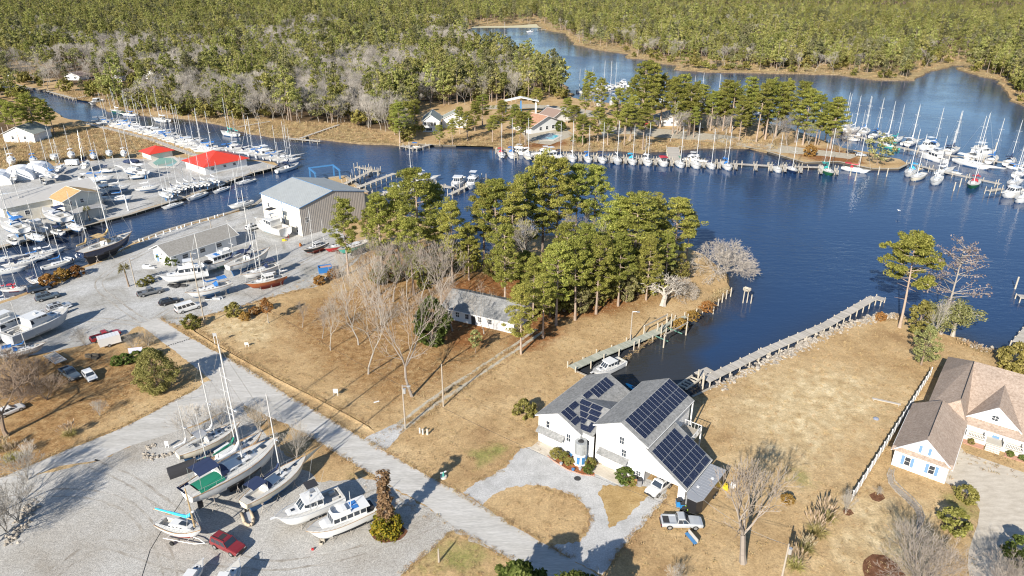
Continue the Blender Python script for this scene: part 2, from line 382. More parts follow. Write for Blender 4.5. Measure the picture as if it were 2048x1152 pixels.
# water
def water_material():
    m, nt, b = _nodes('water'); N, L = nt.nodes, nt.links
    tc = N.new('ShaderNodeTexCoord')
    b.inputs['IOR'].default_value = 1.333
    nw = N.new('ShaderNodeTexNoise'); nw.inputs['Scale'].default_value = .018; nw.inputs['Detail'].default_value = 4; nw.inputs['Distortion'].default_value = .8; L.new(tc.outputs['Object'], nw.inputs['Vector'])
    rr_ = N.new('ShaderNodeMapRange'); rr_.inputs[1].default_value = .35; rr_.inputs[2].default_value = .65; rr_.inputs[3].default_value = .03; rr_.inputs[4].default_value = .2; L.new(nw.outputs['Fac'], rr_.inputs[0]); L.new(rr_.outputs[0], b.inputs['Roughness'])
    at = N.new('ShaderNodeAttribute'); at.attribute_name = 'shallow'
    mx = N.new('ShaderNodeMix'); mx.data_type = 'RGBA'; mx.inputs[6].default_value = (0.019, 0.048, 0.120, 1); mx.inputs[7].default_value = (0.040, 0.034, 0.016, 1)
    L.new(at.outputs['Fac'], mx.inputs[0]); L.new(mx.outputs[2], b.inputs['Base Color'])
    mp = N.new('ShaderNodeMapping'); mp.inputs['Rotation'].default_value = (0, 0, R(-14)); mp.inputs['Scale'].default_value = (0.55, 1.25, 1); L.new(tc.outputs['Object'], mp.inputs[0])
    h = None
    for sc, amp, dt in ((0.55, 1.0, 2), (1.5, 0.55, 3), (0.12, 0.8, 1)):
        n = N.new('ShaderNodeTexNoise'); n.inputs['Scale'].default_value = sc; n.inputs['Detail'].default_value = dt; L.new(mp.outputs[0], n.inputs['Vector'])
        mu = N.new('ShaderNodeMath'); mu.operation = 'MULTIPLY'; mu.inputs[1].default_value = amp; L.new(n.outputs['Fac'], mu.inputs[0])
        if h is None: h = mu.outputs[0]
        else:
            ad = N.new('ShaderNodeMath'); L.new(h, ad.inputs[0]); L.new(mu.outputs[0], ad.inputs[1]); h = ad.outputs[0]
    bp = N.new('ShaderNodeBump'); bp.inputs['Strength'].default_value = 0.6; bp.inputs['Distance'].default_value = 0.16
    bs_ = N.new('ShaderNodeMapRange'); bs_.inputs[1].default_value = .35; bs_.inputs[2].default_value = .65; bs_.inputs[3].default_value = .3; bs_.inputs[4].default_value = .75; L.new(nw.outputs['Fac'], bs_.inputs[0]); L.new(bs_.outputs[0], bp.inputs['Strength'])
    L.new(h, bp.inputs['Height']); L.new(bp.outputs[0], b.inputs['Normal'])
    return m
def build_water():
    xs = np.concatenate([np.linspace(-600, -130, 14), np.arange(-125, 130, 5.0), np.linspace(135, 900, 22)])
    ys = np.concatenate([np.arange(60, 320, 5.0), np.linspace(325, 1000, 32)])
    X, Y = np.meshgrid(xs, ys); nx, ny = len(xs), len(ys)
    v = [(x, y, WATER_Z) for x, y in zip(X.ravel(), Y.ravel())]
    f = [(j * nx + i, j * nx + i + 1, (j + 1) * nx + i + 1, (j + 1) * nx + i) for j in range(ny - 1) for i in range(nx - 1)]
    me = bpy.data.meshes.new('water'); me.from_pydata(v, [], f)
    d = dist_poly(X.ravel(), Y.ravel(), shore_c); sh = np.exp(-d / 4.0) * 0.8
    canal = wpoly([(1150,742),(1340,655),(1420,612),(1440,640),(1400,700),(1400,787),(1300,792)])
    cd = in_poly(X.ravel(), Y.ravel(), canal); sh = np.where(cd, np.maximum(sh, 0.75), sh)
    c2 = wpoly([(-120,560),(0,496),(200,445),(215,515),(0,603)]); cd = in_poly(X.ravel(), Y.ravel(), c2); sh = np.where(cd, np.maximum(sh, 0.4), sh)
    a = me.attributes.new('shallow', 'FLOAT', 'POINT'); a.data.foreach_set('value', sh.astype(np.float32))
    me.materials.append(water_material()); me.update(); return me
tag(link('water', build_water()), kind='structure')

# ---------------------------------------------------------------- roads, gravel, drives laid as thin sheets
def sheet(name, px, z, material, step=2.0, jit=0.12, kind='structure', label=None):
    ring = densify(px, step, jit); V = [Vector((x, y)) for x, y, _ in ring]; n = len(V)
    vs, es, fs, ov, oe, of = delaunay_2d_cdt(V, [(i, (i + 1) % n) for i in range(n)], [], 1, 1e-4)
    cen = np.array([[sum(vs[i][k] for i in f) / len(f) for k in (0, 1)] for f in fs])
    ok = in_poly(cen[:, 0], cen[:, 1], [(x, y) for x, y, _ in ring])
    mb = MB(); mb.v = [(v.x, v.y, z) for v in vs]; mb.f = []
    for f, k in zip(fs, ok):
        if not k: continue
        a, b, c = [vs[i] for i in f[:3]]
        if (b.x - a.x) * (c.y - a.y) - (b.y - a.y) * (c.x - a.x) < 0: f = f[::-1]
        mb.f.append(tuple(f)); mb.m.append(0)
    return tag(mb.build(name, material), kind=kind, label=label)
M_asphalt = ramp_mat('asphalt', [(0.3, (.41,.395,.365)), (0.5, (.475,.46,.43)), (0.7, (.54,.525,.50))], 0.5, fine=(3.0, .14), fine2=(9, .16), bump=0.15, bscale=25, stretch=(.16, 1.2, 1, R(48)))
M_asphalt2 = ramp_mat('side_asphalt', [(0.3, (.40,.385,.355)), (0.5, (.465,.45,.42)), (0.7, (.53,.515,.49))], 0.5, fine=(3.0, .14), fine2=(9, .16), bump=0.15, bscale=25, stretch=(.16, 1.2, 1, R(-35)))
M_gravel = ramp_mat('gravel', [(0.28, (.27,.235,.19)), (0.40, (.385,.36,.32)), (0.56, (.455,.44,.41)), (0.75, (.53,.515,.485))], 0.06, fine=(1.6, .14), fine2=(5, .36), bump=0.5, bscale=9, detail=9)
M_yard = ramp_mat('yard_gravel', [(0.28, (.25,.235,.20)), (0.42, (.37,.36,.335)), (0.58, (.45,.445,.43)), (0.75, (.52,.515,.50))], 0.10, fine=(1.2, .17), fine2=(4, .3), bump=0.4, bscale=9, detail=9, distort=0.9)
M_drive = ramp_mat('drive_gravel', [(0.28, (.36,.355,.34)), (0.5, (.46,.455,.445)), (0.72, (.55,.545,.53))], 0.4, fine=(4, .2), fine2=(10, .2), bump=0.4, bscale=12, detail=9)
M_concrete = ramp_mat('concrete', [(0.28, (.42,.37,.30)), (0.5, (.52,.465,.385)), (0.72, (.60,.545,.46))], 0.5, stretch=(1, 3.0, 1, R(-20)), fine=(4, .08), bump=0.1)
M_track = ramp_mat('track_gravel', [(0.3, (.36,.31,.23)), (0.6, (.46,.42,.34)), (0.75, (.52,.48,.41))], 0.8, fine=(5, .15), bump=0.4)
M_mulch = ramp_mat('mulch', [(0.3, (.09,.04,.02)), (0.5, (.16,.075,.04)), (0.75, (.25,.13,.075))], 1.5, fine=(9, .3), bump=0.6)
M_verge = ramp_mat('verge', [(0.3, (.27,.18,.075)), (0.5, (.38,.26,.115)), (0.72, (.46,.34,.17))], 0.5, fine=(4, .2), bump=0.5)
sheet('gravel_lot', [(475,806),(440,828),(400,850),(342,862),(265,888),(200,920),(120,940),(0,962),(-200,1010),(-400,1300),(700,1300),(800,1152),(905,1062),(985,1102),(1010,1118),(850,1012),(780,972),(752,956),(690,960),(640,965),(560,900)], 0.006, M_gravel, step=.7, jit=.2)
sheet('road', [(318,636),(375,673),(440,708),(512,747),(574,790),(640,826),(702,863),(727,879),(790,915),(854,951),(922,986),(964,1011),(1024,1051),(1086,1086),(1144,1119),(1210,1158),(1330,1230),(1130,1230),(1074,1155),(1024,1120),(987,1099),(912,1056),(849,1009),(777,969),(752,954),(684,914),(604,864),(545,835),(478,806),(440,775),(410,751),(392,736),(344,698),(277,648)], 0.016, M_asphalt, step=.7, jit=0.09)
sheet('side_street', [(430,757),(408,765),(395,778),(362,794),(300,828),(250,853),(225,864),(100,914),(0,956),(-200,1045),(-200,1100),(0,975),(120,932),(200,921),(265,890),(342,866),(400,846),(440,826),(490,812)], 0.011, M_asphalt2, jit=0.08)
sheet('yard', [(737,498),(700,478),(660,440),(600,372),(545,390),(512,411),(460,428),(385,448),(325,466),(270,488),(218,518),(165,538),(135,549),(122,566),(90,577),(52,590),(0,608),(-120,640),(-200,760),(0,716),(90,706),(160,692),(240,676),(277,652),(318,640),(362,651),(400,633),(460,620),(512,603),(575,585),(637,572),(707,528)], 0.006, M_yard, step=.9, jit=0.25)
sheet('marina_yard', [(-150,536),(-60,508),(0,492),(262,426),(370,393),(512,341),(552,331),(520,322),(440,322),(380,316),(330,312),(290,318),(230,316),(120,330),(0,345),(-150,380)], 0.008, M_yard, jit=0.35)
sheet('driveway', [(1040,897),(1075,890),(1130,905),(1180,930),(1225,948),(1280,958),(1330,968),(1335,992),(1310,1020),(1290,1045),(1262,1075),(1240,1098),(1222,1128),(1205,1150),(1160,1128),(1128,1108),(1100,1090),(1160,1085),(1178,1062),(1182,1035),(1170,1010),(1150,993),(1110,976),(1060,970),(1020,975),(985,990),(965,1010),(925,985),(950,965),(985,950),(1015,930)], 0.012, M_drive, step=.5, jit=0.14)
sheet('drive_island', [(1205,970),(1250,972),(1300,974),(1308,982),(1280,1010),(1248,1040),(1218,1056),(1216,1035),(1208,1010),(1196,990)], 0.018, M_verge, step=.5, jit=0.14)
sheet('drive_apron', [(745,868),(727,880),(770,902),(800,868),(812,848),(790,848)], 0.013, M_drive, step=1.0, jit=0.2)
for nm, off in (('wheel_track', -0.85), ('wheel_track', 0.85)):
    cl = [G2(*p) for p in [(790,862),(850,815),(905,778),(950,748),(985,725),(1030,695),(1080,660)]]
    a = offset_line([(x, y, 0) for x, y in cl], off - 0.42); c = offset_line([(x, y, 0) for x, y in cl], off + 0.42)
    mb = MB()
    la = [(x + random.gauss(0, .1), y + random.gauss(0, .1)) for x, y in a]; lc = [(x + random.gauss(0, .1), y + random.gauss(0, .1)) for x, y in c]
    def sub(l): 
        o = []
        for p, q in zip(l[:-1], l[1:]):
            for t in np.linspace(0, 1, 9)[:-1]: o.append((p[0] + (q[0] - p[0]) * t + random.gauss(0, .07), p[1] + (q[1] - p[1]) * t + random.gauss(0, .07)))
        return o + [l[-1]]
    la, lc = sub(la), sub(lc)
    mb.loft([[(p[0], p[1], 0.009), (q[0], q[1], 0.009)] for p, q in zip(la, lc)][::-1]); tag(mb.build(nm, M_track), kind='structure')
sheet('neighbour_driveway', [(1885,925),(1922,895),(1930,905),(2048,945),(2300,1010),(2300,1300),(1960,1300),(1935,1130),(1938,1100),(1955,1050),(1960,1020),(1945,995),(1920,978),(1890,965)], 0.008, M_concrete, step=2, jit=0.04)
sheet('mulch_bed', [(1728,1120),(1745,1108),(1770,1110),(1795,1128),(1812,1150),(1800,1180),(1735,1180),(1725,1140)], 0.01, M_mulch, step=0.8, jit=0.1)

# wheel ruts worn into the gravel
M_rut = ramp_mat('worn_gravel', [(0.3, (.25,.22,.185)), (0.5, (.37,.345,.305)), (0.7, (.46,.44,.41))], 0.35, fine=(2, .2), fine2=(6, .3), bump=.3)
def ruts(px, z, w=.32, gap=.8):
    cl = [G(*q) for q in px]; fine_ = []
    for i in range(len(cl) - 1):
        p0, p1, p2, p3 = cl[max(0, i - 1)], cl[i], cl[i + 1], cl[min(len(cl) - 1, i + 2)]
        for j in range(12):
            t = j / 12; fine_.append(.5 * ((2 * p1) + (p2 - p0) * t + (2 * p0 - 5 * p1 + 4 * p2 - p3) * t * t + (3 * p1 - p0 - 3 * p2 + p3) * t ** 3))
    for n_, sd in enumerate((-gap, gap)):
        a_ = offset_line([(q.x, q.y) for q in fine_], sd - w / 2); c_ = offset_line([(q.x, q.y) for q in fine_], sd + w / 2); mb = MB(); rows = []
        for (x0, y0), (x1, y1) in zip(a_, c_): k_ = random.gauss(0, .07); rows.append([(x0 + k_, y0 + random.gauss(0, .06), z + n_ * .001), (x1 - k_, y1 + random.gauss(0, .06), z + n_ * .001)])
        mb.loft(rows[::-1]); tag(mb.build('wheel_rut', M_rut), kind='structure')
for pth in ([(-40,1010),(120,985),(250,1010),(330,1110),(340,1200)], [(180,925),(260,960),(330,1010),(480,1120),(640,1120),(800,1075),(880,1040)], [(60,1190),(200,1090),(350,1130),(520,1150)], [(700,1010),(760,985),(800,1010)]): RZ = globals().get('RZ', .006) + .002; ruts(pth, RZ)
for pth in ([(300,650),(240,610),(200,560),(300,500),(420,455),(500,425)], [(300,645),(380,600),(480,585),(600,530),(660,500)], [(290,650),(180,640),(60,660),(-40,690)]): RZ += .002; ruts(pth, RZ - .008, .4)
# ---------------------------------------------------------------- trees: kits of trunk and crown meshes
def leaf_material(name, c0, c1, c2, trans=0.25, rand=0.25):
    m, nt, b = _nodes(name); N, L = nt.nodes, nt.links
    ge = N.new('ShaderNodeNewGeometry'); oi = N.new('ShaderNodeObjectInfo')
    cr = N.new('ShaderNodeValToRGB'); el = cr.color_ramp.elements; el.new(0.5)
    for e, (p, c) in zip(el, ((0.0, c0), (0.5, c1), (1.0, c2))): e.position = p; e.color = (*c, 1)
    L.new(ge.outputs['Random Per Island'], cr.inputs[0])
    hs = N.new('ShaderNodeHueSaturation'); mr = N.new('ShaderNodeMapRange'); mr.inputs[3].default_value = 1 - rand; mr.inputs[4].default_value = 1 + rand
    mh = N.new('ShaderNodeMapRange'); mh.inputs[3].default_value = 0.482; mh.inputs[4].default_value = 0.512
    mu = N.new('ShaderNodeMath'); mu.operation = 'MULTIPLY'; mu.inputs[1].default_value = 7.31; fr = N.new('ShaderNodeMath'); fr.operation = 'FRACT'
    L.new(oi.outputs['Random'], mr.inputs[0]); L.new(oi.outputs['Random'], mu.inputs[0]); L.new(mu.outputs[0], fr.inputs[0]); L.new(fr.outputs[0], mh.inputs[0])
    L.new(mr.outputs[0], hs.inputs['Value']); L.new(mh.outputs[0], hs.inputs['Hue']); L.new(cr.outputs[0], hs.inputs['Color'])
    df = N.new('ShaderNodeBsdfDiffuse'); tr = N.new('ShaderNodeBsdfTranslucent'); ms = N.new('ShaderNodeMixShader'); ms.inputs[0].default_value = trans
    L.new(hs.outputs[0], df.inputs[0]); L.new(hs.outputs[0], tr.inputs[0]); L.new(df.outputs[0], ms.inputs[1]); L.new(tr.outputs[0], ms.inputs[2])
    L.new(ms.outputs[0], nt.nodes['Material Output'].inputs[0]); N.remove(b)
    MATS[name] = m; return m
M_needle = leaf_material('pine_needles', (.14,.16,.036), (.28,.29,.066), (.46,.44,.12), trans=.32)
M_needle_far = leaf_material('woodland_needles', (.135,.145,.04), (.25,.26,.075), (.385,.365,.13), rand=0.3, trans=.32)
M_needle_far2 = leaf_material('woodland_needles_pale', (.20,.21,.06), (.33,.33,.105), (.47,.45,.17), rand=0.25, trans=.32)
M_needle_far3 = leaf_material('woodland_needles_grey', (.12,.125,.055), (.20,.20,.095), (.30,.29,.15), rand=0.3, trans=.3)
M_oak = leaf_material('live_oak_leaves', (.17,.175,.06), (.28,.28,.11), (.40,.38,.18))
M_gloss = leaf_material('magnolia_leaves', (.05,.075,.018), (.095,.13,.03), (.19,.22,.07), trans=0.15)
M_cedar = leaf_material('cedar_leaves', (.13,.125,.03), (.23,.215,.06), (.35,.32,.11))
M_rust = leaf_material('rust_leaves', (.20,.10,.03), (.30,.17,.05), (.38,.24,.09))
M_pinky = leaf_material('grey_twigs', (.28,.22,.19), (.38,.31,.28), (.48,.41,.37))
M_autumn = leaf_material('yellow_green_leaves', (.10,.12,.02), (.20,.19,.03), (.48,.36,.04))
M_bark = mat('bark', (.27,.205,.155), 0.95, var=.35, scale=1.2, spec=.1)
M_pale = mat('pale_bark', (.385,.35,.305), 0.95, var=.25, scale=0.9, spec=.1, rand=.14)
M_twig = mat('grey_brown_bark', (.29,.25,.215), 0.95, var=.3, scale=0.9, spec=.1)
M_feather = leaf_material('feathery_leaves', (.16,.17,.05), (.27,.27,.085), (.40,.38,.14))
M_pbark = mat('pine_bark', (.36,.28,.22), 0.95, var=.35, scale=1.0, spec=.1, rand=.15)
M_palm = leaf_material('palm_fronds', (.10,.10,.025), (.17,.16,.05), (.26,.23,.09))
M_pampas = leaf_material('pampas_blades', (.22,.21,.06), (.36,.33,.12), (.50,.44,.20))
M_plume = leaf_material('pampas_plumes', (.42,.33,.21), (.50,.41,.28), (.58,.49,.35))
M_reed = leaf_material('reeds', (.30,.21,.105), (.45,.33,.175), (.58,.45,.26))
M_vine = leaf_material('dead_vine', (.20,.13,.06), (.31,.21,.11), (.42,.31,.18))

class Soup:
    """many loose leaf faces"""
    def __init__(s): s.V = []; s.n = 0
    def clumps(s, C, rad, n, size, flat=0.65, upb=0.3, asp=1.7, seed=None):
        C = np.asarray(C, float); k = len(C)
        if k == 0: return s
        rad = np.broadcast_to(np.asarray(rad, float), (k,)); N = k * n
        d = rng.normal(size=(N, 3)); d /= np.linalg.norm(d, axis=1)[:, None]; r = rng.uniform(0.25, 1.0, N) ** 0.5
        P = np.repeat(C, n, 0) + d * (r * np.repeat(rad, n))[:, None] * np.array([1, 1, flat])
        nr = d * 0.8 + rng.normal(size=(N, 3)) * 0.7; nr[:, 2] += upb; nr /= np.linalg.norm(nr, axis=1)[:, None]
        t = np.cross(nr, rng.normal(size=(N, 3))); t /= np.linalg.norm(t, axis=1)[:, None] + 1e-9; bt = np.cross(nr, t)
        sz = size * rng.uniform(0.6, 1.35, N)[:, None]
        a = t * sz * asp * .5; b = bt * sz * .5
        s.V.append(np.stack([P - a, P + b * .9, P + a, P - b * .9], 1)); return s
    def blades(s, P, D, w, bend=0.0):
        """long thin blades from P along D"""
        P = np.asarray(P, float); D = np.asarray(D, float); N = len(P)
        side = np.cross(D, rng.normal(size=(N, 3))); side /= np.linalg.norm(side, axis=1)[:, None] + 1e-9; side *= np.broadcast_to(w, (N,))[:, None] * .5
        mid = P + D * .6; tip = P + D; tip[:, 2] -= bend * np.linalg.norm(D, axis=1)
        s.V.append(np.stack([P, mid - side, tip, mid + side], 1)); return s
    def mesh(s, name, m):
        A = np.concatenate(s.V) if s.V else np.zeros((0, 4, 3)); N = len(A)
        me = bpy.data.meshes.new(name); me.vertices.add(N * 4); me.vertices.foreach_set('co', A.reshape(-1).astype(np.float32))
        me.loops.add(N * 4); me.loops.foreach_set('vertex_index', np.arange(N * 4, dtype=np.int32))
        me.polygons.add(N); me.polygons.foreach_set('loop_start', np.arange(0, N * 4, 4, dtype=np.int32))
        me.materials.append(m); me.update(calc_edges=True); return me
def curve_trunk(mb, H, r, lean=0.3, k=7, n=7, top=0.25):
    pts = []; ph = random.uniform(0, 6.3); w = random.uniform(.5, 1) * lean
    for i in range(n + 1):
        t = i / n; pts.append(Vector((w * t * t * math.cos(ph) + .12 * math.sin(5 * t + ph) * t, w * t * t * math.sin(ph) + .12 * math.cos(4 * t) * t, H * t)))
    secs = []
    for i, p in enumerate(pts):
        t = i / n; rr = r * (1 - (1 - top) * t) * (1.35 if i == 0 else 1.0)
        secs.append([(p.x + rr * math.cos(a), p.y + rr * math.sin(a), p.z) for a in [2 * math.pi * j / k for j in range(k)]])
    mb.loft(secs, close=True); return pts
def along(pts, t):
    x = t * (len(pts) - 1); i = min(int(x), len(pts) - 2); return pts[i].lerp(pts[i + 1], x - i)
def make_pine(H=20, cr0=0.5, limbs=30, spread=3.6, per=34, size=0.34, needle=None, lean=0.6, dead=6, rise=0.35):
    mb = MB(); pts = curve_trunk(mb, H, 0.018 * H * .62 + .06, lean); C = []; Rr = []
    for i in range(limbs):
        t = cr0 + (1 - cr0) * ((i + random.random()) / limbs) ** 0.9; p = along(pts, min(t, .99)); q = (t - cr0) / (1 - cr0)
        prof = (0.45 + 1.6 * q) if q < 0.3 else (0.93 + .07 - (q - .3) * 1.05)
        l = spread * max(.22, prof) * random.uniform(.6, 1.15); az = i * 2.4 + random.uniform(-.5, .5)
        d = Vector((math.cos(az), math.sin(az), random.uniform(-.05, rise) + q * .35)).normalized()
        e = p + d * l; mid = p + d * l * .5 + Vector((0, 0, -.08 * l))
        mb.tube(p, mid, .075, .05, 4, caps=False); mb.tube(mid, e, .05, .02, 3, caps=False)
        for s_ in ([.55, .8, 1.0] if l > 1.6 else [.6, 1.0]):
            c = p + d * l * s_ + Vector((random.gauss(0, .3), random.gauss(0, .3), random.gauss(0, .15) + .15)); C.append(c); Rr.append(random.uniform(.5, .92) * (0.8 + .25 * s_))
            if random.random() < .35:
                sd = Vector((-d.y, d.x, 0)) * random.choice((-1, 1)) * random.uniform(.6, 1.2); C.append(c + sd); Rr.append(random.uniform(.55, .85)); mb.tube(p + d * l * s_ * .8, c + sd, .03, .015, 3, caps=False)
    C.append(pts[-1]); Rr.append(.8); C.append(pts[-1] - Vector((0, 0, .9))); Rr.append(1.0)
    for i in range(dead):
        p = along(pts, random.uniform(cr0 * .55, cr0)); az = random.uniform(0, 6.3); l = random.uniform(.6, 2.2)
        mb.tube(p, p + Vector((math.cos(az) * l, math.sin(az) * l, random.uniform(-.3, .3))), .04, .015, 3, caps=False)
    so = Soup().clumps(C, Rr, per, size, asp=2.8)
    return mb.mesh('trunk', M_pbark, True), so.mesh('crown', needle or M_needle)
def grow(mb, H, r0, spread=0.55, levels=6, kids=(2, 3), minr=0.02, up=0.25, m=None, trunk=0.28, twig=1.0, tips=None, droop=0.0, wob=0.12):
    st = [(Vector((0, 0, 0)), Vector((random.gauss(0, .04), random.gauss(0, .04), 1)).normalized(), r0, H * trunk, 0)]
    while st:
        p, d, r, l, lv = st.pop(); n = 3 if lv < 2 else 2; k = 6 if lv == 0 else (4 if lv < 3 else 3)
        q = p; rr = r
        for i in range(n):
            d2 = (d + Vector((random.gauss(0, wob), random.gauss(0, wob), random.gauss(0, wob) + up * .12 - droop * lv * .03))).normalized(); e = q + d2 * (l / n); r2 = rr * (.9 if lv else .93)
            mb.tube(q, e, rr * (1.25 if lv == 0 and i == 0 else 1), r2, k, m, caps=False)
            if lv >= 1 and i < n - 1 and random.random() < .6 and lv < levels:
                sd = d2.orthogonal().normalized(); sd = Matrix.Rotation(random.uniform(0, 6.3), 3, d2) @ sd
                st.append((e, (d2 * .55 + sd * .85 + Vector((0, 0, up * .4))).normalized(), max(minr, r2 * .45), l * random.uniform(.45, .7) * twig, lv + 2 if lv < levels - 1 else lv + 1))
            q, rr, d = e, r2, d2
        if lv >= levels:
            if tips is not None: tips.append(q)
            continue
        c = random.randint(*kids) + (1 if lv == 0 else 0); ph = random.uniform(0, 6.3)
        for i in range(c):
            a = ph + 2 * math.pi * i / c + random.gauss(0, .3); o = d.orthogonal().normalized(); o = Matrix.Rotation(a, 3, d) @ o
            s_ = spread * random.uniform(.6, 1.35) * (1.15 if lv == 0 else 1)
            nd = (d * math.cos(s_) + o * math.sin(s_) + Vector((0, 0, up * .35))).normalized()
            st.append((q, nd, max(minr, rr * random.uniform(.58, .74)), l * random.uniform(.62, .86) * (1.05 if lv == 0 else 1), lv + 1))
def norm_mesh(me, H):
    co = np.empty(len(me.vertices) * 3, np.float32); me.vertices.foreach_get('co', co); co = co.reshape(-1, 3)
    k = H / max(1e-3, co[:, 2].max()); co *= k; me.vertices.foreach_set('co', co.reshape(-1)); me.update(); return k
def make_bare(H=12, r=.2, levels=6, spread=.5, bark=None, trunk=.28, up=.3, kids=(2, 3), minr=.022, **kw):
    mb = MB(); grow(mb, H, r, spread, levels, kids, minr, up, trunk=trunk, **kw)
    me = mb.mesh('trunk', bark or M_pale); norm_mesh(me, H); return me
def make_broad(H=8, W=3, n=220, per=26, size=.3, leaf=None, base=.08, hollow=.55, lump=.35, bark=None, twr=.16, flat=.75):
    """leafy dome: clumps over and inside a lumpy ovoid, limbs reaching to them"""
    mb = MB(); pts = curve_trunk(mb, H * .8, twr, .2, n=5, top=.3); C = []; Rr = []
    for i in range(n):
        z = random.uniform(base, 1.0); az = random.uniform(0, 6.283); e = math.sin(math.pi * min(1, max(0.04, (z - base) / (1 - base))) ** .75) ** .7
        lum = 1 + lump * (noise.noise(Vector((math.cos(az) * 1.4, math.sin(az) * 1.4, z * 3.1 + H))) )
        rr = W * e * lum * random.uniform(hollow, 1) ** .5; c = Vector((rr * math.cos(az), rr * math.sin(az), z * H)); C.append(c); Rr.append(random.uniform(.3, .6) * W * .28 + .12)
        if i % 5 == 0: mb.tube(along(pts, min(.95, max(.05, z * .7))), c, .035 * twr / .16, .012, 3, caps=False)
    so = Soup().clumps(C, Rr, per, size, flat=flat)
    return mb.mesh('trunk', bark or M_bark), so.mesh('crown', leaf or M_gloss)
PINES = [make_pine(20, c0, lb, sp, per=84, size=.15, lean=ln) for c0, lb, sp, ln in ((.36, 42, 4.2, .8), (.28, 46, 4.6, .5), (.45, 36, 4.0, 1.1), (.34, 44, 4.8, .4), (.5, 30, 3.8, 1.4), (.24, 50, 4.6, .6))]
BARES = [make_bare(12, .18, 6, sp, up=u, trunk=tk, minr=.014, wob=.17, bark=bk) for sp, u, tk, bk in ((.34, .5, .34, M_pale), (.42, .42, .3, M_twig), (.36, .55, .38, M_pale), (.46, .36, .26, M_twig))]
CRAPE = []
for i in range(3):
    mb = MB()
    for j in range(6):
        mb2 = MB(); grow(mb2, 5, .06, .32, 5, (2, 3), .013, .35, trunk=.34); a = j * 1.05 + random.random() * .5; rot = Matrix.Rotation(R(random.uniform(8, 20)), 3, Vector((-math.sin(a), math.cos(a), 0)))
        mb.M = None; n0 = mb.pts([rot @ Vector(v) for v in mb2.v])
        for f in mb2.f: mb.face([n0 + q for q in f])
    me = mb.mesh('trunk', M_pale); norm_mesh(me, 5.2); CRAPE.append(me)

def put_tree(name, label, cat, tr, cr, px, py, H=None, top=None, base=20.0, wide=1.0, group=None, rz=None, lean=None):
    p = G(px, py); h = H if H else height_at(px, py, top); s = h / base
    o = thing(name, label, cat, p, rz if rz is not None else random.uniform(0, 6.28), group); o.scale = (s * wide, s * wide, s)
    if lean: o.rotation_euler = (lean[0], lean[1], o.rotation_euler[2])
    link('trunk', tr, o)
    if cr: link('crown', cr, o)
    return o
# ---------------------------------------------------------------- the woods
PAL = [M_needle_far, M_needle_far, M_needle_far2, M_needle_far3]
def make_far(kind, H):
    if kind == 'pine':
        c0 = random.uniform(.26, .5); mb = MB(); pts = curve_trunk(mb, H, .2, .7, k=4, n=3); C = []; Rr = []; W = random.uniform(3.4, 5.6)
        for i in range(30):
            q = random.random(); z = c0 + (1 - c0) * q; e = (0.5 + 1.6 * q) if q < .3 else (1.0 - (q - .3) * 1.0); az = random.uniform(0, 6.3); rr = W * max(.2, e) * random.uniform(.35, 1)
            p = along(pts, min(z, .99)); C.append((p.x + rr * math.cos(az), p.y + rr * math.sin(az), p.z)); Rr.append(random.uniform(.85, 1.5))
        C.append(tuple(pts[-1])); Rr.append(.9)
        so = Soup().clumps(C, Rr, 28, .6, asp=1.5); return mb.mesh('trunk', M_pbark), so.mesh('crown', random.choice(PAL))
    if kind == 'bare':
        mb = MB(); grow(mb, H, .14, .46, 5, (2, 4), .022, .4, trunk=.3); me = mb.mesh('trunk', M_pale); norm_mesh(me, H); so = Soup()
        return me, None
    if kind == 'round':
        mb = MB(); curve_trunk(mb, H * .7, .18, .3, k=4, n=2); C = []
        for i in range(34):
            z = random.uniform(.22, 1); az = random.uniform(0, 6.3); rr = .42 * H * math.sin(math.pi * min(1, (z - .12) / .9)) ** .6 * random.uniform(.5, 1.05); C.append((rr * math.cos(az), rr * math.sin(az), z * H))
        return mb.mesh('trunk', M_bark), Soup().clumps(C, .105 * H, 24, .5).mesh('crown', random.choice((M_oak, M_cedar)))
    if kind == 'bush':
        mb = MB(); mb.tube((0, 0, 0), (0, 0, H * .5), .09, .05, 4); C = [(random.gauss(0, .34 * H), random.gauss(0, .34 * H), random.uniform(.12, .95) * H) for _ in range(16)]
        so = Soup().clumps([(x * (1.1 - z / H * .7), y * (1.1 - z / H * .7), z) for x, y, z in C], .26 * H, 24, .12 * H); return mb.mesh('trunk', M_bark), so.mesh('crown', M_cedar)
def joined(tr, cr, name):
    """one mesh with bark and leaves, for the mass of the woods"""
    A = []; F = []; mi = []; mats = []
    for k, me in enumerate([m for m in (tr, cr) if m]):
        n = len(A); A += [tuple(v.co) for v in me.vertices]; F += [tuple(n + i for i in p.vertices) for p in me.polygons]; mi += [k] * len(me.polygons); mats.append(me.materials[0])
    me = bpy.data.meshes.new(name); me.from_pydata(A, [], F); [me.materials.append(m) for m in mats]; me.polygons.foreach_set('material_index', mi); me.update(); return me
FAR_PINE = []
for _m in (M_needle_far, M_needle_far2, M_needle_far, M_needle_far3, M_needle_far2):
    PAL[:] = [_m]; FAR_PINE.append(make_far('pine', random.uniform(17, 22)))
FAR_BARE = [make_far('bare', 15) for _ in range(3)]; FAR_BUSH = [make_far('bush', 5) for _ in range(2)]; FAR_ROUND = [make_far('round', 12) for _ in range(2)]
KINDS = [(t, c, 'pine') for t, c in FAR_PINE] + [(t, c, 'bare') for t, c in FAR_BARE] + [(t, c, 'bush') for t, c in FAR_BUSH] + [(t, c, 'round') for t, c in FAR_ROUND]
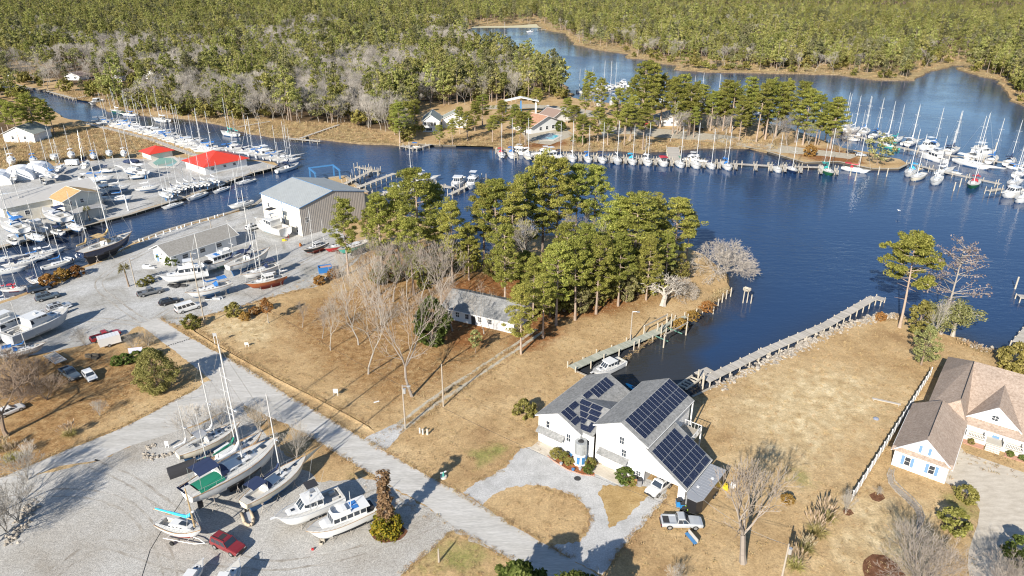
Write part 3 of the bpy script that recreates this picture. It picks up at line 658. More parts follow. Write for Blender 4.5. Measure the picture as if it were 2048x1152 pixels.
# open ground kept free of trees (photo outlines at ground level)
CLEAR = [wpoly(p) for p in ([(-100,200),(0,196),(90,205),(130,240),(320,275),(560,335),(400,410),(0,500),(-300,560)],                          # marina yard and marsh
    [(830,215),(960,208),(1040,205),(1150,196),(1190,215),(1240,225),(1260,300),(1140,300),(960,296),(830,292)],                                # house, clubhouse and pool
    [(1140,195),(1300,205),(1480,228),(1680,285),(1830,330),(1540,330),(1360,300),(1240,300),(1190,260),(1150,215)],                            # wooded marina point (placed by hand)
    [(300,228),(380,236),(500,245),(700,252),(790,275),(840,292),(640,285),(500,275),(380,245)],                                               # marsh
    [(60,165),(240,168),(330,150),(330,185),(300,218),(150,200)], [(0,120),(90,128),(200,130),(250,150),(140,165),(0,162)],
    [(930,40),(1085,33),(1110,62),(1078,55),(1020,53),(930,56)],
    [(1090,62),(1140,70),(1180,80),(1290,104),(1330,114),(1420,119),(1560,138),(1700,128),(1790,140),(1880,110),(1890,92),(1940,100),(1935,122),(1960,135),(2070,205),(2000,185),(1930,155),(1830,168),(1650,155),(1400,150),(1250,122),(1130,84)])]
MARSH_TREES = [(1235,92,1300,106), (1470,125,1500,140), (1600,130,1670,142), (1755,135,1800,157)]
def scatter():
    P = []
    def ring(y0, y1, st):
        hw = 0.80 * y1 + 40; xs = np.arange(-hw, hw, st); ys = np.arange(y0, y1, st); X, Y = np.meshgrid(xs, ys); X = X + rng.uniform(-.5, .5, X.shape) * st; Y = Y + rng.uniform(-.5, .5, X.shape) * st
        X = X.ravel(); Y = Y.ravel(); ok = np.abs(X) < .80 * Y + 40; P.append(np.stack([X[ok], Y[ok], np.full(ok.sum(), st)], 1))
    ring(255, 420, 5.4); ring(420, 620, 6.4); ring(620, 950, 7.8); ring(950, 1500, 10.0); ring(1500, 2600, 15.0)
    A = np.concatenate(P); X, Y = A[:, 0], A[:, 1]
    ok = ~in_poly(X, Y, shore_c) & (dist_poly(X, Y, shore_c) > 3.0)
    for i, c in enumerate(CLEAR): ok &= ~(in_poly(X, Y, c) & (rng.random(len(X)) > (.3 if i in (4, 5) else .28 if i in (6, 7) else 0)))
    # left edge: land on this side of the creek stays open
    A = A[ok]; return A
FP = scatter()
# behind the far clearing a taller dark edge of wood stands beyond a young plantation
young = in_poly(FP[:, 0], FP[:, 1], wpoly([(1250,14),(1780,15),(2100,19),(2100,60),(1500,40),(1250,25)]))
strip = in_poly(FP[:, 0], FP[:, 1], wpoly([(1760,11.0),(2120,14.5),(2120,19.5),(1760,15.0)]))
FP = FP[~strip]; young = young[~strip]
nf = len(FP); st_n = np.array([noise.noise(Vector((x * .02, y * .02, 7.7))) for x, y in FP[:, :2]])
idx = np.where(rng.random(nf) < .45, np.clip(((st_n + .5) * 5).astype(int), 0, 4), rng.integers(0, 5, nf)); scl = np.clip(rng.normal(.86, .2, nf) + .35 * st_n, .42, 1.3)
rd = rng.random(nf) < .13; idx[rd] = rng.integers(10, 12, rd.sum())
pat = np.array([noise.noise(Vector((x * .012, y * .012, 3.3))) + .5 * noise.noise(Vector((x * .05, y * .05, 9.1))) for x, y in FP[:, :2]])
u = rng.random(nf); bare = (u < np.clip(.22 + pat * 1.7, .03, .9)) & (FP[:, 1] < 1000) & ~((FP[:, 0] > 60) & (u > .2)); idx[bare] = rng.integers(5, 8, bare.sum()); scl[bare] = rng.uniform(.7, 1.15, bare.sum())
dsh = dist_poly(FP[:, 0], FP[:, 1], shore_c); bush = (rng.random(nf) < np.where(dsh < 22, .42, .14)) & (FP[:, 1] < 700); idx[bush] = rng.integers(8, 10, bush.sum()); scl[bush] = rng.uniform(.7, 1.7, bush.sum())
scl[young] *= .55; scl[FP[:, 2] > 9] *= 1.12
rot = rng.uniform(0, 6.283, nf)
# the 300 that show largest are trees of their own, the rest is one mass
px = 1024 + FPX * FP[:, 0] / (FP[:, 1] * _c + CAM_H * _s); vis = (px > -20) & (px < 2068)
front = np.where(vis, FP[:, 1] + np.where(dsh < 16, -140, 0) + np.where(bush, 60, 0), 1e9)
order = np.argsort(front); own = np.zeros(nf, bool)
cnt = {'pine': 0, 'bare': 0, 'bush': 0, 'round': 0}; cap = {'pine': 150, 'bare': 70, 'bush': 50, 'round': 30}
for i in order:
    k = KINDS[idx[i]][2]
    if cnt[k] < cap[k]: own[i] = True; cnt[k] += 1
    if all(cnt[q] >= cap[q] for q in cap): break
WOODS = {'pine': ('pine_tree', 'tree'), 'bare': ('bare_tree', 'tree'), 'bush': ('shrub', 'shrub'), 'round': ('evergreen_tree', 'tree')}
def where(x, y, d):
    q = 1024 + FPX * x / (y * _c + CAM_H * _s)
    for lim, t in ((200, 'at the upper left bank'), (330, 'behind the long left dock'), (470, 'behind the red roofs across the creek'), (570, 'above the creek catwalk'), (690, 'above the T-shaped dock'), (830, 'left of the white gabled house'), (960, 'behind the white gabled house'), (1150, 'behind the clubhouse'), (1400, 'on the far shore, left part'), (1750, 'on the far shore, middle part'), (9999, 'on the far shore, right part')):
        if q < lim: return t + (', at the water' if d < 22 else ', further back'), q
OWN = {}
for i in np.where(own)[0]:
    tr, cr, k = KINDS[idx[i]]; w, q = where(FP[i, 0], FP[i, 1], dsh[i]); OWN.setdefault((k, w), []).append((q, i))
for (k, w), lst in OWN.items():
    nm, cat = WOODS[k]; desc = {'pine': 'green pine', 'bare': 'leafless tree', 'bush': 'olive shrub', 'round': 'round evergreen'}[k]
    for j, (q, i) in enumerate(sorted(lst)):
        tr, cr, _k = KINDS[idx[i]]; o = thing(nm, '%s %s from the left %s' % (ordinal(j), desc, w), cat, (FP[i, 0], FP[i, 1], 0), rot[i], k + ' ' + w, scl[i]); link('trunk', tr, o)
        if cr: link('crown', cr, o)
def instance_mass(name, pts, ids, sc, rt, meshes, label):
    hid = bpy.data.collections.new(name + '_kinds')
    for j, me in enumerate(meshes): hid.objects.link(bpy.data.objects.new('%s_kind_%02d' % (name, j), me))
    me = bpy.data.meshes.new(name); me.from_pydata([tuple(p) for p in pts], [], [])
    for nm, ty, dat in (('idx', 'INT', ids), ('scl', 'FLOAT', sc), ('rt', 'FLOAT', rt)):
        a = me.attributes.new(nm, ty, 'POINT'); a.data.foreach_set('value', np.asarray(dat, np.int32 if ty == 'INT' else np.float32))
    o = link(name, me); tag(o, label, kind='stuff')
    ng = bpy.data.node_groups.new(name, 'GeometryNodeTree'); ng.interface.new_socket('Geometry', in_out='INPUT', socket_type='NodeSocketGeometry'); ng.interface.new_socket('Geometry', in_out='OUTPUT', socket_type='NodeSocketGeometry')
    N, L = ng.nodes, ng.links; gi = N.new('NodeGroupInput'); go = N.new('NodeGroupOutput'); ip = N.new('GeometryNodeInstanceOnPoints'); ci = N.new('GeometryNodeCollectionInfo')
    ci.inputs['Collection'].default_value = hid; ci.inputs['Separate Children'].default_value = True; ci.inputs['Reset Children'].default_value = True
    def na(nm, ty):
        n = N.new('GeometryNodeInputNamedAttribute'); n.data_type = ty; n.inputs[0].default_value = nm; return n.outputs[0]
    cx = N.new('ShaderNodeCombineXYZ'); L.new(na('rt', 'FLOAT'), cx.inputs[2]); ip.inputs['Pick Instance'].default_value = True
    L.new(gi.outputs[0], ip.inputs['Points']); L.new(ci.outputs[0], ip.inputs['Instance']); L.new(na('idx', 'INT'), ip.inputs['Instance Index']); L.new(cx.outputs[0], ip.inputs['Rotation']); L.new(na('scl', 'FLOAT'), ip.inputs['Scale']); L.new(ip.outputs[0], go.inputs[0])
    md = o.modifiers.new('mass', 'NODES'); md.node_group = ng; return o
rest = ~own
instance_mass('forest', np.concatenate([FP[rest, :2], np.zeros((rest.sum(), 1))], 1), idx[rest], scl[rest], rot[rest], [joined(t, c, 'woodland_tree') for t, c, k in KINDS], 'pine and leafless woodland covering the land beyond the creek')
# marsh grass and reeds along the shores
def make_reed(n, H, sp):
    P = np.stack([rng.normal(0, sp, n), rng.normal(0, sp, n), np.zeros(n)], 1); D = np.stack([rng.normal(0, .28, n), rng.normal(0, .28, n), np.full(n, 1.0)], 1) * (H * rng.uniform(.5, 1.1, n))[:, None]
    return Soup().blades(P, D, rng.uniform(.05, .12, n), .1).mesh('reed_tuft', M_reed)
def scatter_in(polys, n, ymax=1e9):
    out = []
    for px, f in polys:
        p = wpoly(px); xs = [q[0] for q in p]; ys = [q[1] for q in p]
        a = (max(xs) - min(xs)) * (max(ys) - min(ys)); k = int(min(9000, a * n)); X = rng.uniform(min(xs), max(xs), k); Y = rng.uniform(min(ys), max(ys), k)
        ok = in_poly(X, Y, p) & ~in_poly(X, Y, shore_c) & (Y < ymax); out.append(np.stack([X[ok], Y[ok], np.zeros(ok.sum())], 1))
    return np.concatenate(out)
near_m = scatter_in(MARSH[:4] + MARSH[6:], .45); far_m = scatter_in(MARSH[4:6], .03)
rp = np.concatenate([near_m, far_m]); rs = np.concatenate([rng.uniform(.7, 1.3, len(near_m)), rng.uniform(1.2, 2.0, len(far_m))])
instance_mass('marsh_grass', rp, rng.integers(0, 3, len(rp)), rs, rng.uniform(0, 6.28, len(rp)), [make_reed(26, .9, .5), make_reed(26, 1.1, .6), make_reed(20, .7, .5)], 'tan marsh grass along the shores')

TUFT = []
for n_, h_ in ((9, .22), (7, .3), (12, .18)):
    P_ = np.stack([rng.normal(0, .12, n_), rng.normal(0, .12, n_), np.zeros(n_)], 1); D_ = np.stack([rng.normal(0, .5, n_), rng.normal(0, .5, n_), np.full(n_, 1.0)], 1) * (h_ * rng.uniform(.6, 1.2, n_))[:, None]; TUFT.append(Soup().blades(P_, D_, rng.uniform(.03, .07, n_), .1).mesh('tuft', M_reed))
EDGE = [[(318,634),(440,706),(574,788),(727,877),(854,949),(1024,1049),(1144,1117)], [(604,866),(684,916),(752,957)], [(912,1060),(1024,1122)], [(395,776),(250,851),(0,954)], [(376,646),(500,724),(640,797),(738,850)], [(362,649),(460,618),(637,570),(737,496)], [(1040,895),(985,948),(950,963)], [(1060,972),(1150,995),(1182,1035),(1160,1083)], [(1335,992),(1262,1075),(1222,1126)], [(790,860),(905,776),(1030,693)], [(800,868),(912,790),(1040,704)], [(1703,1002),(1860,752)], [(1185,762),(1340,655),(1460,580)], [(905,1064),(800,1150)]]
TP = []
for ln in EDGE:
    pt = [G(*q) for q in ln]
    for a_, b_ in zip(pt[:-1], pt[1:]):
        for _ in range(int((b_ - a_).length * 9)): q_ = a_.lerp(b_, random.random()); TP.append((q_.x + random.gauss(0, .3), q_.y + random.gauss(0, .3), 0))
k_ = 16000; X = rng.uniform(-75, 105, k_); Y = rng.uniform(58, 165, k_); ok = ~in_poly(X, Y, shore_c)
for c_ in ([(475,806),(265,888),(0,962),(-400,1300),(700,1300),(905,1062),(690,960)], [(318,636),(574,790),(922,986),(1330,1230),(1130,1230),(849,1009),(478,806),(277,648)], [(430,757),(225,864),(-200,1045),(0,975),(490,812)], [(737,498),(600,372),(270,488),(0,608),(-200,760),(160,692),(318,640),(512,603)], [(1040,897),(1225,948),(1335,992),(1222,1128),(1100,1090),(1182,1035),(1110,976),(965,1010),(925,985)], [(1885,925),(2300,1010),(2300,1300),(1960,1300),(1945,995)]): ok &= ~in_poly(X, Y, wpoly(c_))
TP += [(x, y, 0) for x, y in zip(X[ok], Y[ok])]
instance_mass('dry_grass', TP, rng.integers(0, 3, len(TP)), rng.uniform(.6, 1.4, len(TP)), rng.uniform(0, 6.28, len(TP)), TUFT, 'short dry grass tufts over the lawns and verges')
LP = scatter_in([(q, 0) for q, f_ in LITTER], .9); LP = LP[rng.random(len(LP)) < .8]; LP[:, 2] = .03
tag(link('fallen_leaves', Soup().clumps(LP, .12, 1, .17, flat=.1, upb=2.0, asp=1.3).mesh('fallen_leaves', M_rust)), 'brown fallen leaves under the bare trees', kind='stuff')
# ---------------------------------------------------------------- trees placed one by one
rc = random.Random(5)
def pick(L): return rc.choice(L)
PGRP = 'pines on the wooded point'
# (base x, base y, row of the top, what sets it apart)
PINE_AT = [(697,548,402,'leaning pine beside the boatyard gravel, left edge of the wooded point'), (765,552,392,'pine rising in front of the warehouse wall'), (800,540,378,'pine just right of the warehouse roof'), (843,548,342,'tallest pine at the head of the grove, near the motor yachts'),
 (828,590,440,'short full pine behind the pale bare trees'), (872,520,372,'slim pine in front of the boat slips'), (905,565,405,'pine behind the small ranch house'), (938,560,450,'bright yellow-green pine behind the ranch house'), (968,545,372,'tall pine with a long bare trunk by the inlet'),
 (992,548,362,'tall bare-trunked pine by the inlet, right one of two'), (1022,552,372,'pine above the ranch house ridge'), (1052,528,352,'pine in the thick of the grove'), (1085,520,312,'tallest pine in the middle of the grove'), (1112,516,322,'tall pine beside the tallest one in the grove'),
 (1150,500,330,'thin-crowned pine at the water side of the grove'), (1186,492,335,'thin grey-green pine against the dark water'), (1130,566,446,'low broad pine in the middle of the grove'), (1165,596,452,'pine over the red pine straw'), (1228,560,398,'wide pine at the left of the point'),
 (1264,572,392,'largest spreading pine of the point'), (1300,548,398,'pine at the back of the point'), (1345,540,398,'pine overhanging the bay at the tip of the point'), (1372,530,425,'outermost pine overhanging the bay'), (1292,600,478,'low pine at the lawn edge of the point'), (1236,612,470,'low pine behind the lawn lamp pole'),
 (1192,628,475,'pine at the lawn edge, middle of the row'), (1150,640,478,'pine at the lawn edge left of the lamp pole'), (1112,650,488,'pine at the lawn edge beside the ranch house end'), (1086,676,548,'young pine in front of the grove'), (1042,708,575,'foremost pine, standing alone on the lawn near the wheel tracks'),
 (1066,640,515,'pine at the corner of the ranch house'), (1010,610,455,'pine behind the ranch house roof ridge'), (1330,575,470,'pine with a twisted crown near the tip of the point'), (740,500,418,'small pine beside the warehouse corner'), (1210,530,420,'pine between the two wide pines of the point')]
for i, (x, y, t, d) in enumerate(PINE_AT):
    tr, cr = PINES[i % 6]; w = {1264: 1.6, 1228: 1.4, 1345: 1.45, 1300: 1.3, 1130: 1.3, 843: 1.15}.get(x, 1.05)
    put_tree('pine_tree', d, 'tree', tr, cr, x, y, top=t, wide=w, group=PGRP)
BARE_AT = [(737,748,560,'big bare tree with whitish root flare in the leaf-strewn lot'), (824,793,560,'big bare tree nearest the gravel wheel tracks'), (661,701,598,'low twin-trunked bare tree on the lawn lot'), (645,677,610,'bare tree behind the low twin-trunked one'), (717,690,545,'slim bare tree in the middle of the lot'),
 (700,640,520,'tall bare tree at the back of the lot'), (762,650,500,'bare tree with a whitish crown at the back of the lot'), (883,628,470,'tall pale bare tree at the ranch house gable'), (843,602,470,'large white-limbed bare tree in front of the pines'), (787,604,468,'wide white-limbed bare tree in front of the pines'),
 (693,585,500,'bare tree by the blue dumpster'), (735,588,478,'bare tree between the dumpster and the pines'), (880,575,480,'bare tree with white limbs behind the ranch house'), (1044,535,408,'pale bare tree among the grove pines'), (1089,482,402,'vase-shaped bare tree in the gap of the grove'),
 (905,662,540,'bare tree in front of the ranch house windows'), (968,668,560,'slender bare tree in front of the ranch house end'), (1000,560,440,'bare tree at the inlet behind the ranch house'), (1062,560,430,'bare tree among the low pines of the grove'), (1148,548,420,'grey bare tree in the heart of the grove'), (1205,570,440,'grey bare tree left of the wide pines'), (760,590,470,'grey bare tree below the warehouse pines'), (815,600,480,'second grey bare tree below the warehouse pines'), (605,655,600,'small bare tree on the tan lawn')]
BRUSH = CRAPE[0].copy(); BRUSH.materials.clear(); BRUSH.materials.append(M_bark)
for i, (x, y, t, d) in enumerate(BARE_AT):
    put_tree('bare_tree', d, 'tree', BARES[i % 4], None, x, y, top=t, base=12, wide=.8, group='bare trees around the wooded lot')
UND = [make_broad(6, 2.3, 110, 44, .17, m_, .08, .2, .7) for m_ in (M_oak, M_cedar, M_needle)]
for i, (x, y, h) in enumerate([(1075,618,9),(1100,632,8),(1128,622,10),(1160,628,9),(1196,612,10),(1222,596,9),(1252,604,8),(1276,590,10),(1306,590,8),(1330,560,8),(1140,590,10),(1180,570,11),(1232,560,10),(990,560,8),(945,545,9),(905,540,9),(870,560,8),(830,560,7),(790,565,7),(760,570,6),(1050,580,10),(1020,560,9),(1360,560,7),(1100,570,10)]):
    put_tree('understory_tree', '%s small bushy evergreen from the left under the grove pines' % ordinal(sorted([1075,1100,1128,1160,1196,1222,1252,1276,1306,1330,1140,1180,1232,990,945,905,870,830,790,760,1050,1020,1360,1100.5]).index(x if i < 23 else 1100.5)), 'tree', *UND[i % 3], x, y, H=h, base=6, wide=.95, group='understory of the grove')
put_tree('bare_tree', 'bare tree on the lawn beside the silver-grey pickup', 'tree', make_bare(12, .2, 6, .4, bark=M_twig, trunk=.17, up=.55, kids=(2, 3), minr=.014), None, 1486, 1126, top=925, base=12, wide=.95)
# shore trees
OAKBARE = make_bare(6.5, .26, 6, .85, trunk=.16, up=.0, bark=M_pale, kids=(2, 3))
put_tree('bare_tree', 'low wide bare tree on the lawn shore of the point', 'tree', OAKBARE, None, 1325, 612, H=7.5, base=6.5, wide=1.15)
WHITE = MB()
for j in range(7):
    m2 = MB(); grow(m2, 4.5, .07, .55, 6, (2, 3), .014, .15, trunk=.3); a = j * .7; rot = Matrix.Rotation(R(rc.uniform(15, 58)), 3, Vector((-math.sin(a), math.cos(a), 0))); n0 = WHITE.pts([rot @ Vector(v) for v in m2.v])
    for f in m2.f: WHITE.face([n0 + q for q in f])
wm = WHITE.mesh('trunk', mat('bleached_wood', (.40,.355,.305), .9, var=.15)); norm_mesh(wm, 5)
put_tree('bare_tree', 'bleached white leafless thicket overhanging the tip of the point', 'tree', wm, None, 1432, 548, H=9.5, base=5, wide=1.25)
put_tree('bare_tree', 'smaller bleached leafless bush behind the shoreline of the point', 'tree', wm, None, 1362, 590, H=5, base=5, wide=1.2, rz=2.0)
put_tree('pine_tree', 'tall lone pine with a flat-topped crown beside the long pier end', 'tree', *make_pine(18, .5, 38, 6.4, per=100, size=.18, lean=1.4, dead=9, rise=.5), 1799, 655, top=480, base=18, wide=1.05)
gp, _ = make_pine(18, .35, 30, 4.6, per=6, lean=.5); gb = MB(); pts = curve_trunk(gb, 17, .22, .6); C = []
for i in range(44):
    t = .4 + .6 * rc.random(); p = along(pts, min(.98, t)); az = i * 2.4; l = 6.2 * (1.3 - t) * rc.uniform(.6, 1.2) + .6; e = p + Vector((math.cos(az) * l, math.sin(az) * l, l * .35)); gb.tube(p, e, .06, .02, 3, caps=False); C += [p.lerp(e, .6), p.lerp(e, .8), e]
    for k in range(3):
        q = p.lerp(e, rc.uniform(.4, 1)); gb.tube(q, q + Vector((rc.gauss(0, .7), rc.gauss(0, .7), rc.uniform(.1, .7))), .025, .012, 3, caps=False)
put_tree('bare_tree', 'tall grey-pink leafless tree against the bay, right of the flat-topped pine', 'tree', gb.mesh('trunk', M_pale), Soup().clumps(C, .75, 12, .22).mesh('crown', M_pinky), 1882, 668, top=487, base=17.5)
lo = MB(); tips = []; grow(lo, 11, .3, .75, 4, (2, 3), .04, .12, trunk=.22, tips=tips)
put_tree('live_oak', 'leaning live oak with hanging grey-green limbs at the waterside', 'tree', lo.mesh('trunk', M_pale), Soup().clumps([tuple(t + Vector((rc.gauss(0, .5), rc.gauss(0, .5), -.3))) for t in tips for _ in range(2)], .8, 40, .19, flat=.6).mesh('crown', M_oak), 1905, 672, H=11.5, base=11, wide=1.3)
put_tree('cedar_tree', 'olive-green cedar at the corner of the neighbouring lawn', 'tree', *make_broad(8, 2.6, 120, 40, .17, M_oak, .14, .15, .8), 1842, 730, H=8.5, base=8, wide=1.0)
put_tree('cedar_tree', 'small olive cedar between the lone pine and the live oak', 'tree', *make_broad(6, 1.8, 90, 26, .28, M_cedar, .1, .3, .6), 1832, 672, H=8, base=6)
put_tree('bare_tree', 'slender bare tree between the lone pine and the live oak', 'tree', BARES[2], None, 1855, 690, H=11, base=12, wide=.8)
put_tree('shrub', 'dense green waxy shrub at the right shore behind the brown-roofed house', 'shrub', *make_broad(5, 3.4, 170, 26, .3, M_cedar, .02, .3, .4), 2030, 738, H=5.5, base=5)
put_tree('magnolia', 'dark glossy magnolia beside the ranch house', 'tree', *make_broad(9, 3.1, 260, 30, .3, M_gloss, .03, .4, .25), 866, 688, H=10.5, base=9, wide=1.05)
put_tree('young_tree', 'small yellow-green tree in front of the ranch house', 'tree', *make_broad(5, 1.4, 50, 22, .24, M_oak, .35, .2, .5, twr=.07), 951, 706, H=5.2, base=5)
put_tree('young_tree', 'small tree with rust-brown leaves at the corner of the tan lawn', 'tree', *make_broad(6, 1.3, 60, 12, .22, M_rust, .4, .2, .6, twr=.1, bark=M_pale), 537, 646, H=6, base=6)
put_tree('willow', 'feathery pale green willow-like tree at the street corner', 'tree', *make_broad(7, 3.0, 300, 60, .13, M_feather, .04, .35, .3), 318, 782, H=8.6, base=7, wide=1.0)
for i, (x, y, h, d) in enumerate([(384,873,6.5,'bare crape myrtle behind the first boat at the lot entrance'), (520,866,6.5,'bare crape myrtle behind the big white sailboat'), (594,916,6,'bare crape myrtle beside the sportfishing boat'), (443,850,5.5,'bare crape myrtle between the boat masts by the street'), (170,692,4.6,'bare crape myrtle by the red pickup'),
        (268,702,4.2,'bare crape myrtle in front of the white cargo trailer'), (297,692,4,'bare crape myrtle by the crosswalk'), (200,832,3.4,'small dark bare sapling in the shaded lot'), (1690,1028,4.2,'thin young bare tree in a mulch ring by the white fence end'), (1350,1172,3.2,'twiggy reddish bush at the bottom edge of the lawn'),
        (1755,990,1.6,'small twiggy shrub in an oval bed inside the white fence'), (55,960,6,'leafless tree at the left edge of the gravel lot'), (36,1044,7.6,'leafless multi-stemmed tree by the rock pile at the left edge'), (14,1066,7.0,'second leafless tree by the rock pile at the left edge')]):
    put_tree('crape_myrtle' if i < 7 else 'bare_sapling', d, 'tree', CRAPE[i % 3], None, x, y, H=h, base=5.2, wide=.55 if x == 1690 else 1.0, group='crape myrtles and saplings')
for x, y, h, d in ((-25,1085,11,'lower'), (-45,1048,12,'upper'), (-70,1120,11,'outer')): put_tree('bare_tree', d + ' bare tree just outside the left edge by the rock pile', 'tree', BARES[1], None, x, y, H=h, base=12)
put_tree('bare_tree', 'large dark bare tree at the left edge of the shaded lot', 'tree', make_bare(14, .36, 6, .6, trunk=.3, bark=M_bark), None, 14, 872, H=14, base=14)
for i, (x, y, h) in enumerate([(-60,905,14),(-95,850,15),(-40,800,13),(-70,750,13)]): put_tree('bare_tree', '%s tall bare tree from below just outside the left edge' % ordinal(i), 'tree', BARES[i], None, x, y, H=h, base=12, group='bare trees left of the frame')
for i, (x, y, h) in enumerate([(25,752,6),(70,770,5.5),(95,800,5),(40,812,6),(10,790,6.5)]): put_tree('brush', '%s clump of dark leafless brush from the left in the shaded lot' % ordinal([1, 3, 4, 2, 0][i]), 'brush', BRUSH, None, x, y, H=h, base=5.2, wide=1.5, group='brush of the shaded lot')
put_tree('bare_tree', 'leaning dark bare tree by the left edge, over the parked skiff', 'tree', make_bare(11, .25, 6, .7, trunk=.22, bark=M_bark), None, 40, 790, H=11, base=11)
big = MB()
for j in range(7):
    m2 = MB(); grow(m2, 10, .13, .46, 6, (2, 3), .013, .3, trunk=.3); a = j * .9 + .3; rot = Matrix.Rotation(R(rc.uniform(8, 32)), 3, Vector((-math.sin(a), math.cos(a), 0))); n0 = big.pts([rot @ Vector(v) for v in m2.v])
    for f in m2.f: big.face([n0 + q for q in f])
bm_ = big.mesh('trunk', M_twig); norm_mesh(bm_, 9)
put_tree('bare_tree', 'wide multi-stemmed bare tree in the neighbour\'s front bed', 'tree', bm_, None, 1838, 1190, H=10, base=9, wide=1.1)
put_tree('bare_tree', 'multi-stemmed bare tree at the bottom right corner by the drive', 'tree', bm_, None, 2010, 1230, H=9, base=9, rz=2.2)
# shrubs by the boatyard and street
M_dkgreen = M_gloss
BUSH = [make_broad(2.4, 1.4, 60, 24, .2, M_dkgreen, .02, .5, .3, twr=.05), make_broad(2.0, 1.3, 60, 22, .18, M_rust, .02, .4, .4, twr=.05), make_broad(2.2, 1.3, 55, 24, .18, M_cedar, .02, .5, .3, twr=.05)]
HB = [(384,655,3.0,2,'olive bush at the corner of the boatyard and the street'), (468,630,3.0,2,'olive bush behind the white van'), (345,530,2.6,0,'clipped green bush at the boatyard office door'), (330,520,2.6,0,'green bush beside the boatyard office gable'), (285,572,1.8,2,'low bush at the palm bed'), (300,565,1.9,2,'low bush in front of the white motor yacht'),
      (100,572,3.4,1,'brown bush beside the left canal end'), (125,560,3.2,1,'brown bush at the canal end railing'), (155,552,3.0,1,'brown bush nearest the navy ketch'), (252,727,2.0,0,'clipped dark hedge bush behind the shop sign'), (275,722,2.0,0,'clipped dark hedge bush left of the feathery willow'),
      (297,718,2.2,0,'clipped dark hedge bush touching the feathery willow'), (235,730,1.8,0,'end bush of the clipped dark hedge'), (905,628,1.8,0,'bush under the ranch house window'), (1010,650,1.8,2,'bush at the ranch house front step'), (1050,832,3.2,2,'dark round bush standing alone left of the solar-roofed house'),
      (490,640,2.0,1,'brown hedge bush along the tan lawn, nearest the pole'), (510,628,2.0,1,'brown hedge bush along the tan lawn, second from the pole'), (535,620,2.2,1,'brown hedge bush along the tan lawn, third from the pole'), (640,568,2.4,1,'brown brush beside the lumber by the dumpster'), (665,556,2.6,1,'brown brush right of the dumpster'),
      (780,560,3.0,1,'russet undergrowth below the warehouse pines'), (820,550,3.0,1,'russet undergrowth below the tallest pine'), (850,575,3.0,2,'green undergrowth among the pale bare trees'), (1360,655,2.4,1,'tan shrub at the root of the old dock'), (1385,640,2.4,1,'tan shrub behind the old dock lift'), (1415,622,2.6,1,'tan shrub on the shoreline past the old dock'),
      (1760,640,2.0,1,'tan shrub at the riprap near the pier end'), (1575,1005,1.5,1,'low brown tuft on the neighbour lawn'), (1930,1000,2.4,2,'green shrub beside the neighbour drive'), (1905,1060,3.4,2,'olive shrub under the wide bare tree'), (2040,1125,3.5,0,'spiky dark shrub at the right edge by the drive')]
for x, y, h, k, d in HB: put_tree('shrub', d, 'shrub', *BUSH[k], x, y, H=h, base=2.2, wide=1.1, group='shrubs')
# big dark evergreen at the bottom edge that throws its shade on the street
DE = make_broad(9, 4.4, 330, 30, .34, M_gloss, .02, .4, .4)
for x, y, h, d in ((1040,1245,8.5,'dark evergreen at the bottom edge of the picture, left one of the pair'), (1150,1262,8.5,'dark evergreen at the bottom edge of the picture, right one of the pair')): put_tree('evergreen_tree', d, 'tree', *DE, x, y, H=h, base=9)
# vine-covered stump with a green and yellow bush at its foot
st = thing('vine_covered_snag', 'dead trunk wrapped in brown vines with a green and yellow bush at its foot', 'tree', G(775, 1062)); hh = height_at(775, 1062, 945)
t = MB(); curve_trunk(t, hh * .93, .35, .1, top=.5); t.build('trunk', M_bark, st)
C = []; Rr = []
for i in range(150):
    z = rc.random(); az = rc.uniform(0, 6.3); w = (1.25 - .75 * z + (.35 if z > .86 else 0)) * rc.uniform(.5, 1.0); C.append((w * math.cos(az), w * math.sin(az), z * hh)); Rr.append(.4)
link('vine', Soup().clumps(C, Rr, 26, .2, asp=2.6).mesh('vine', M_vine), st)
C = [(2.1 * r_ * math.cos(a), 2.1 * r_ * math.sin(a), 2.9 * z) for r_, a, z in [(rc.random() ** .4 * (1.05 - .35 * zz), rc.uniform(0, 6.3), zz) for zz in [rc.random() for _ in range(130)]]]
link('bush', Soup().clumps(C, .5, 30, .22).mesh('bush', M_autumn), st)
tag(sheet('leaf_ring', [(738,1060),(748,1078),(770,1086),(800,1080),(816,1062),(800,1045),(760,1044)], 0.02, M_mulch, .8, .1))
# palm
pl = thing('palm_tree', 'short palm with a shaggy trunk in the boatyard entrance bed', 'palm', G(258, 573)); ph_ = height_at(258, 573, 524); t = MB(); pp = curve_trunk(t, ph_ * .72, .2, .2, top=.9); t.build('trunk', M_bark, pl)
P = []; D = []
for i in range(46):
    az = rc.uniform(0, 6.3); el = rc.uniform(-.5, 1.2); l = rc.uniform(1.2, 1.7); d = Vector((math.cos(az) * math.cos(el), math.sin(az) * math.cos(el), math.sin(el))) * l
    for k in range(7): P.append(pp[-1] + d * .35 + Vector((rc.gauss(0, .06),) * 3)); D.append(d * .8 + Vector((rc.gauss(0, .22), rc.gauss(0, .22), rc.gauss(0, .22))))
link('crown', Soup().blades(P, D, .09, .25).mesh('crown', M_palm), pl)
pl2 = thing('palm_tree', 'small palm beside the tan-roofed boatyard house', 'palm', G(180, 442)); pl2.scale = (.8,) * 3
for c_ in list(pl.children): link(c_.name.split('.')[0], c_.data, pl2)
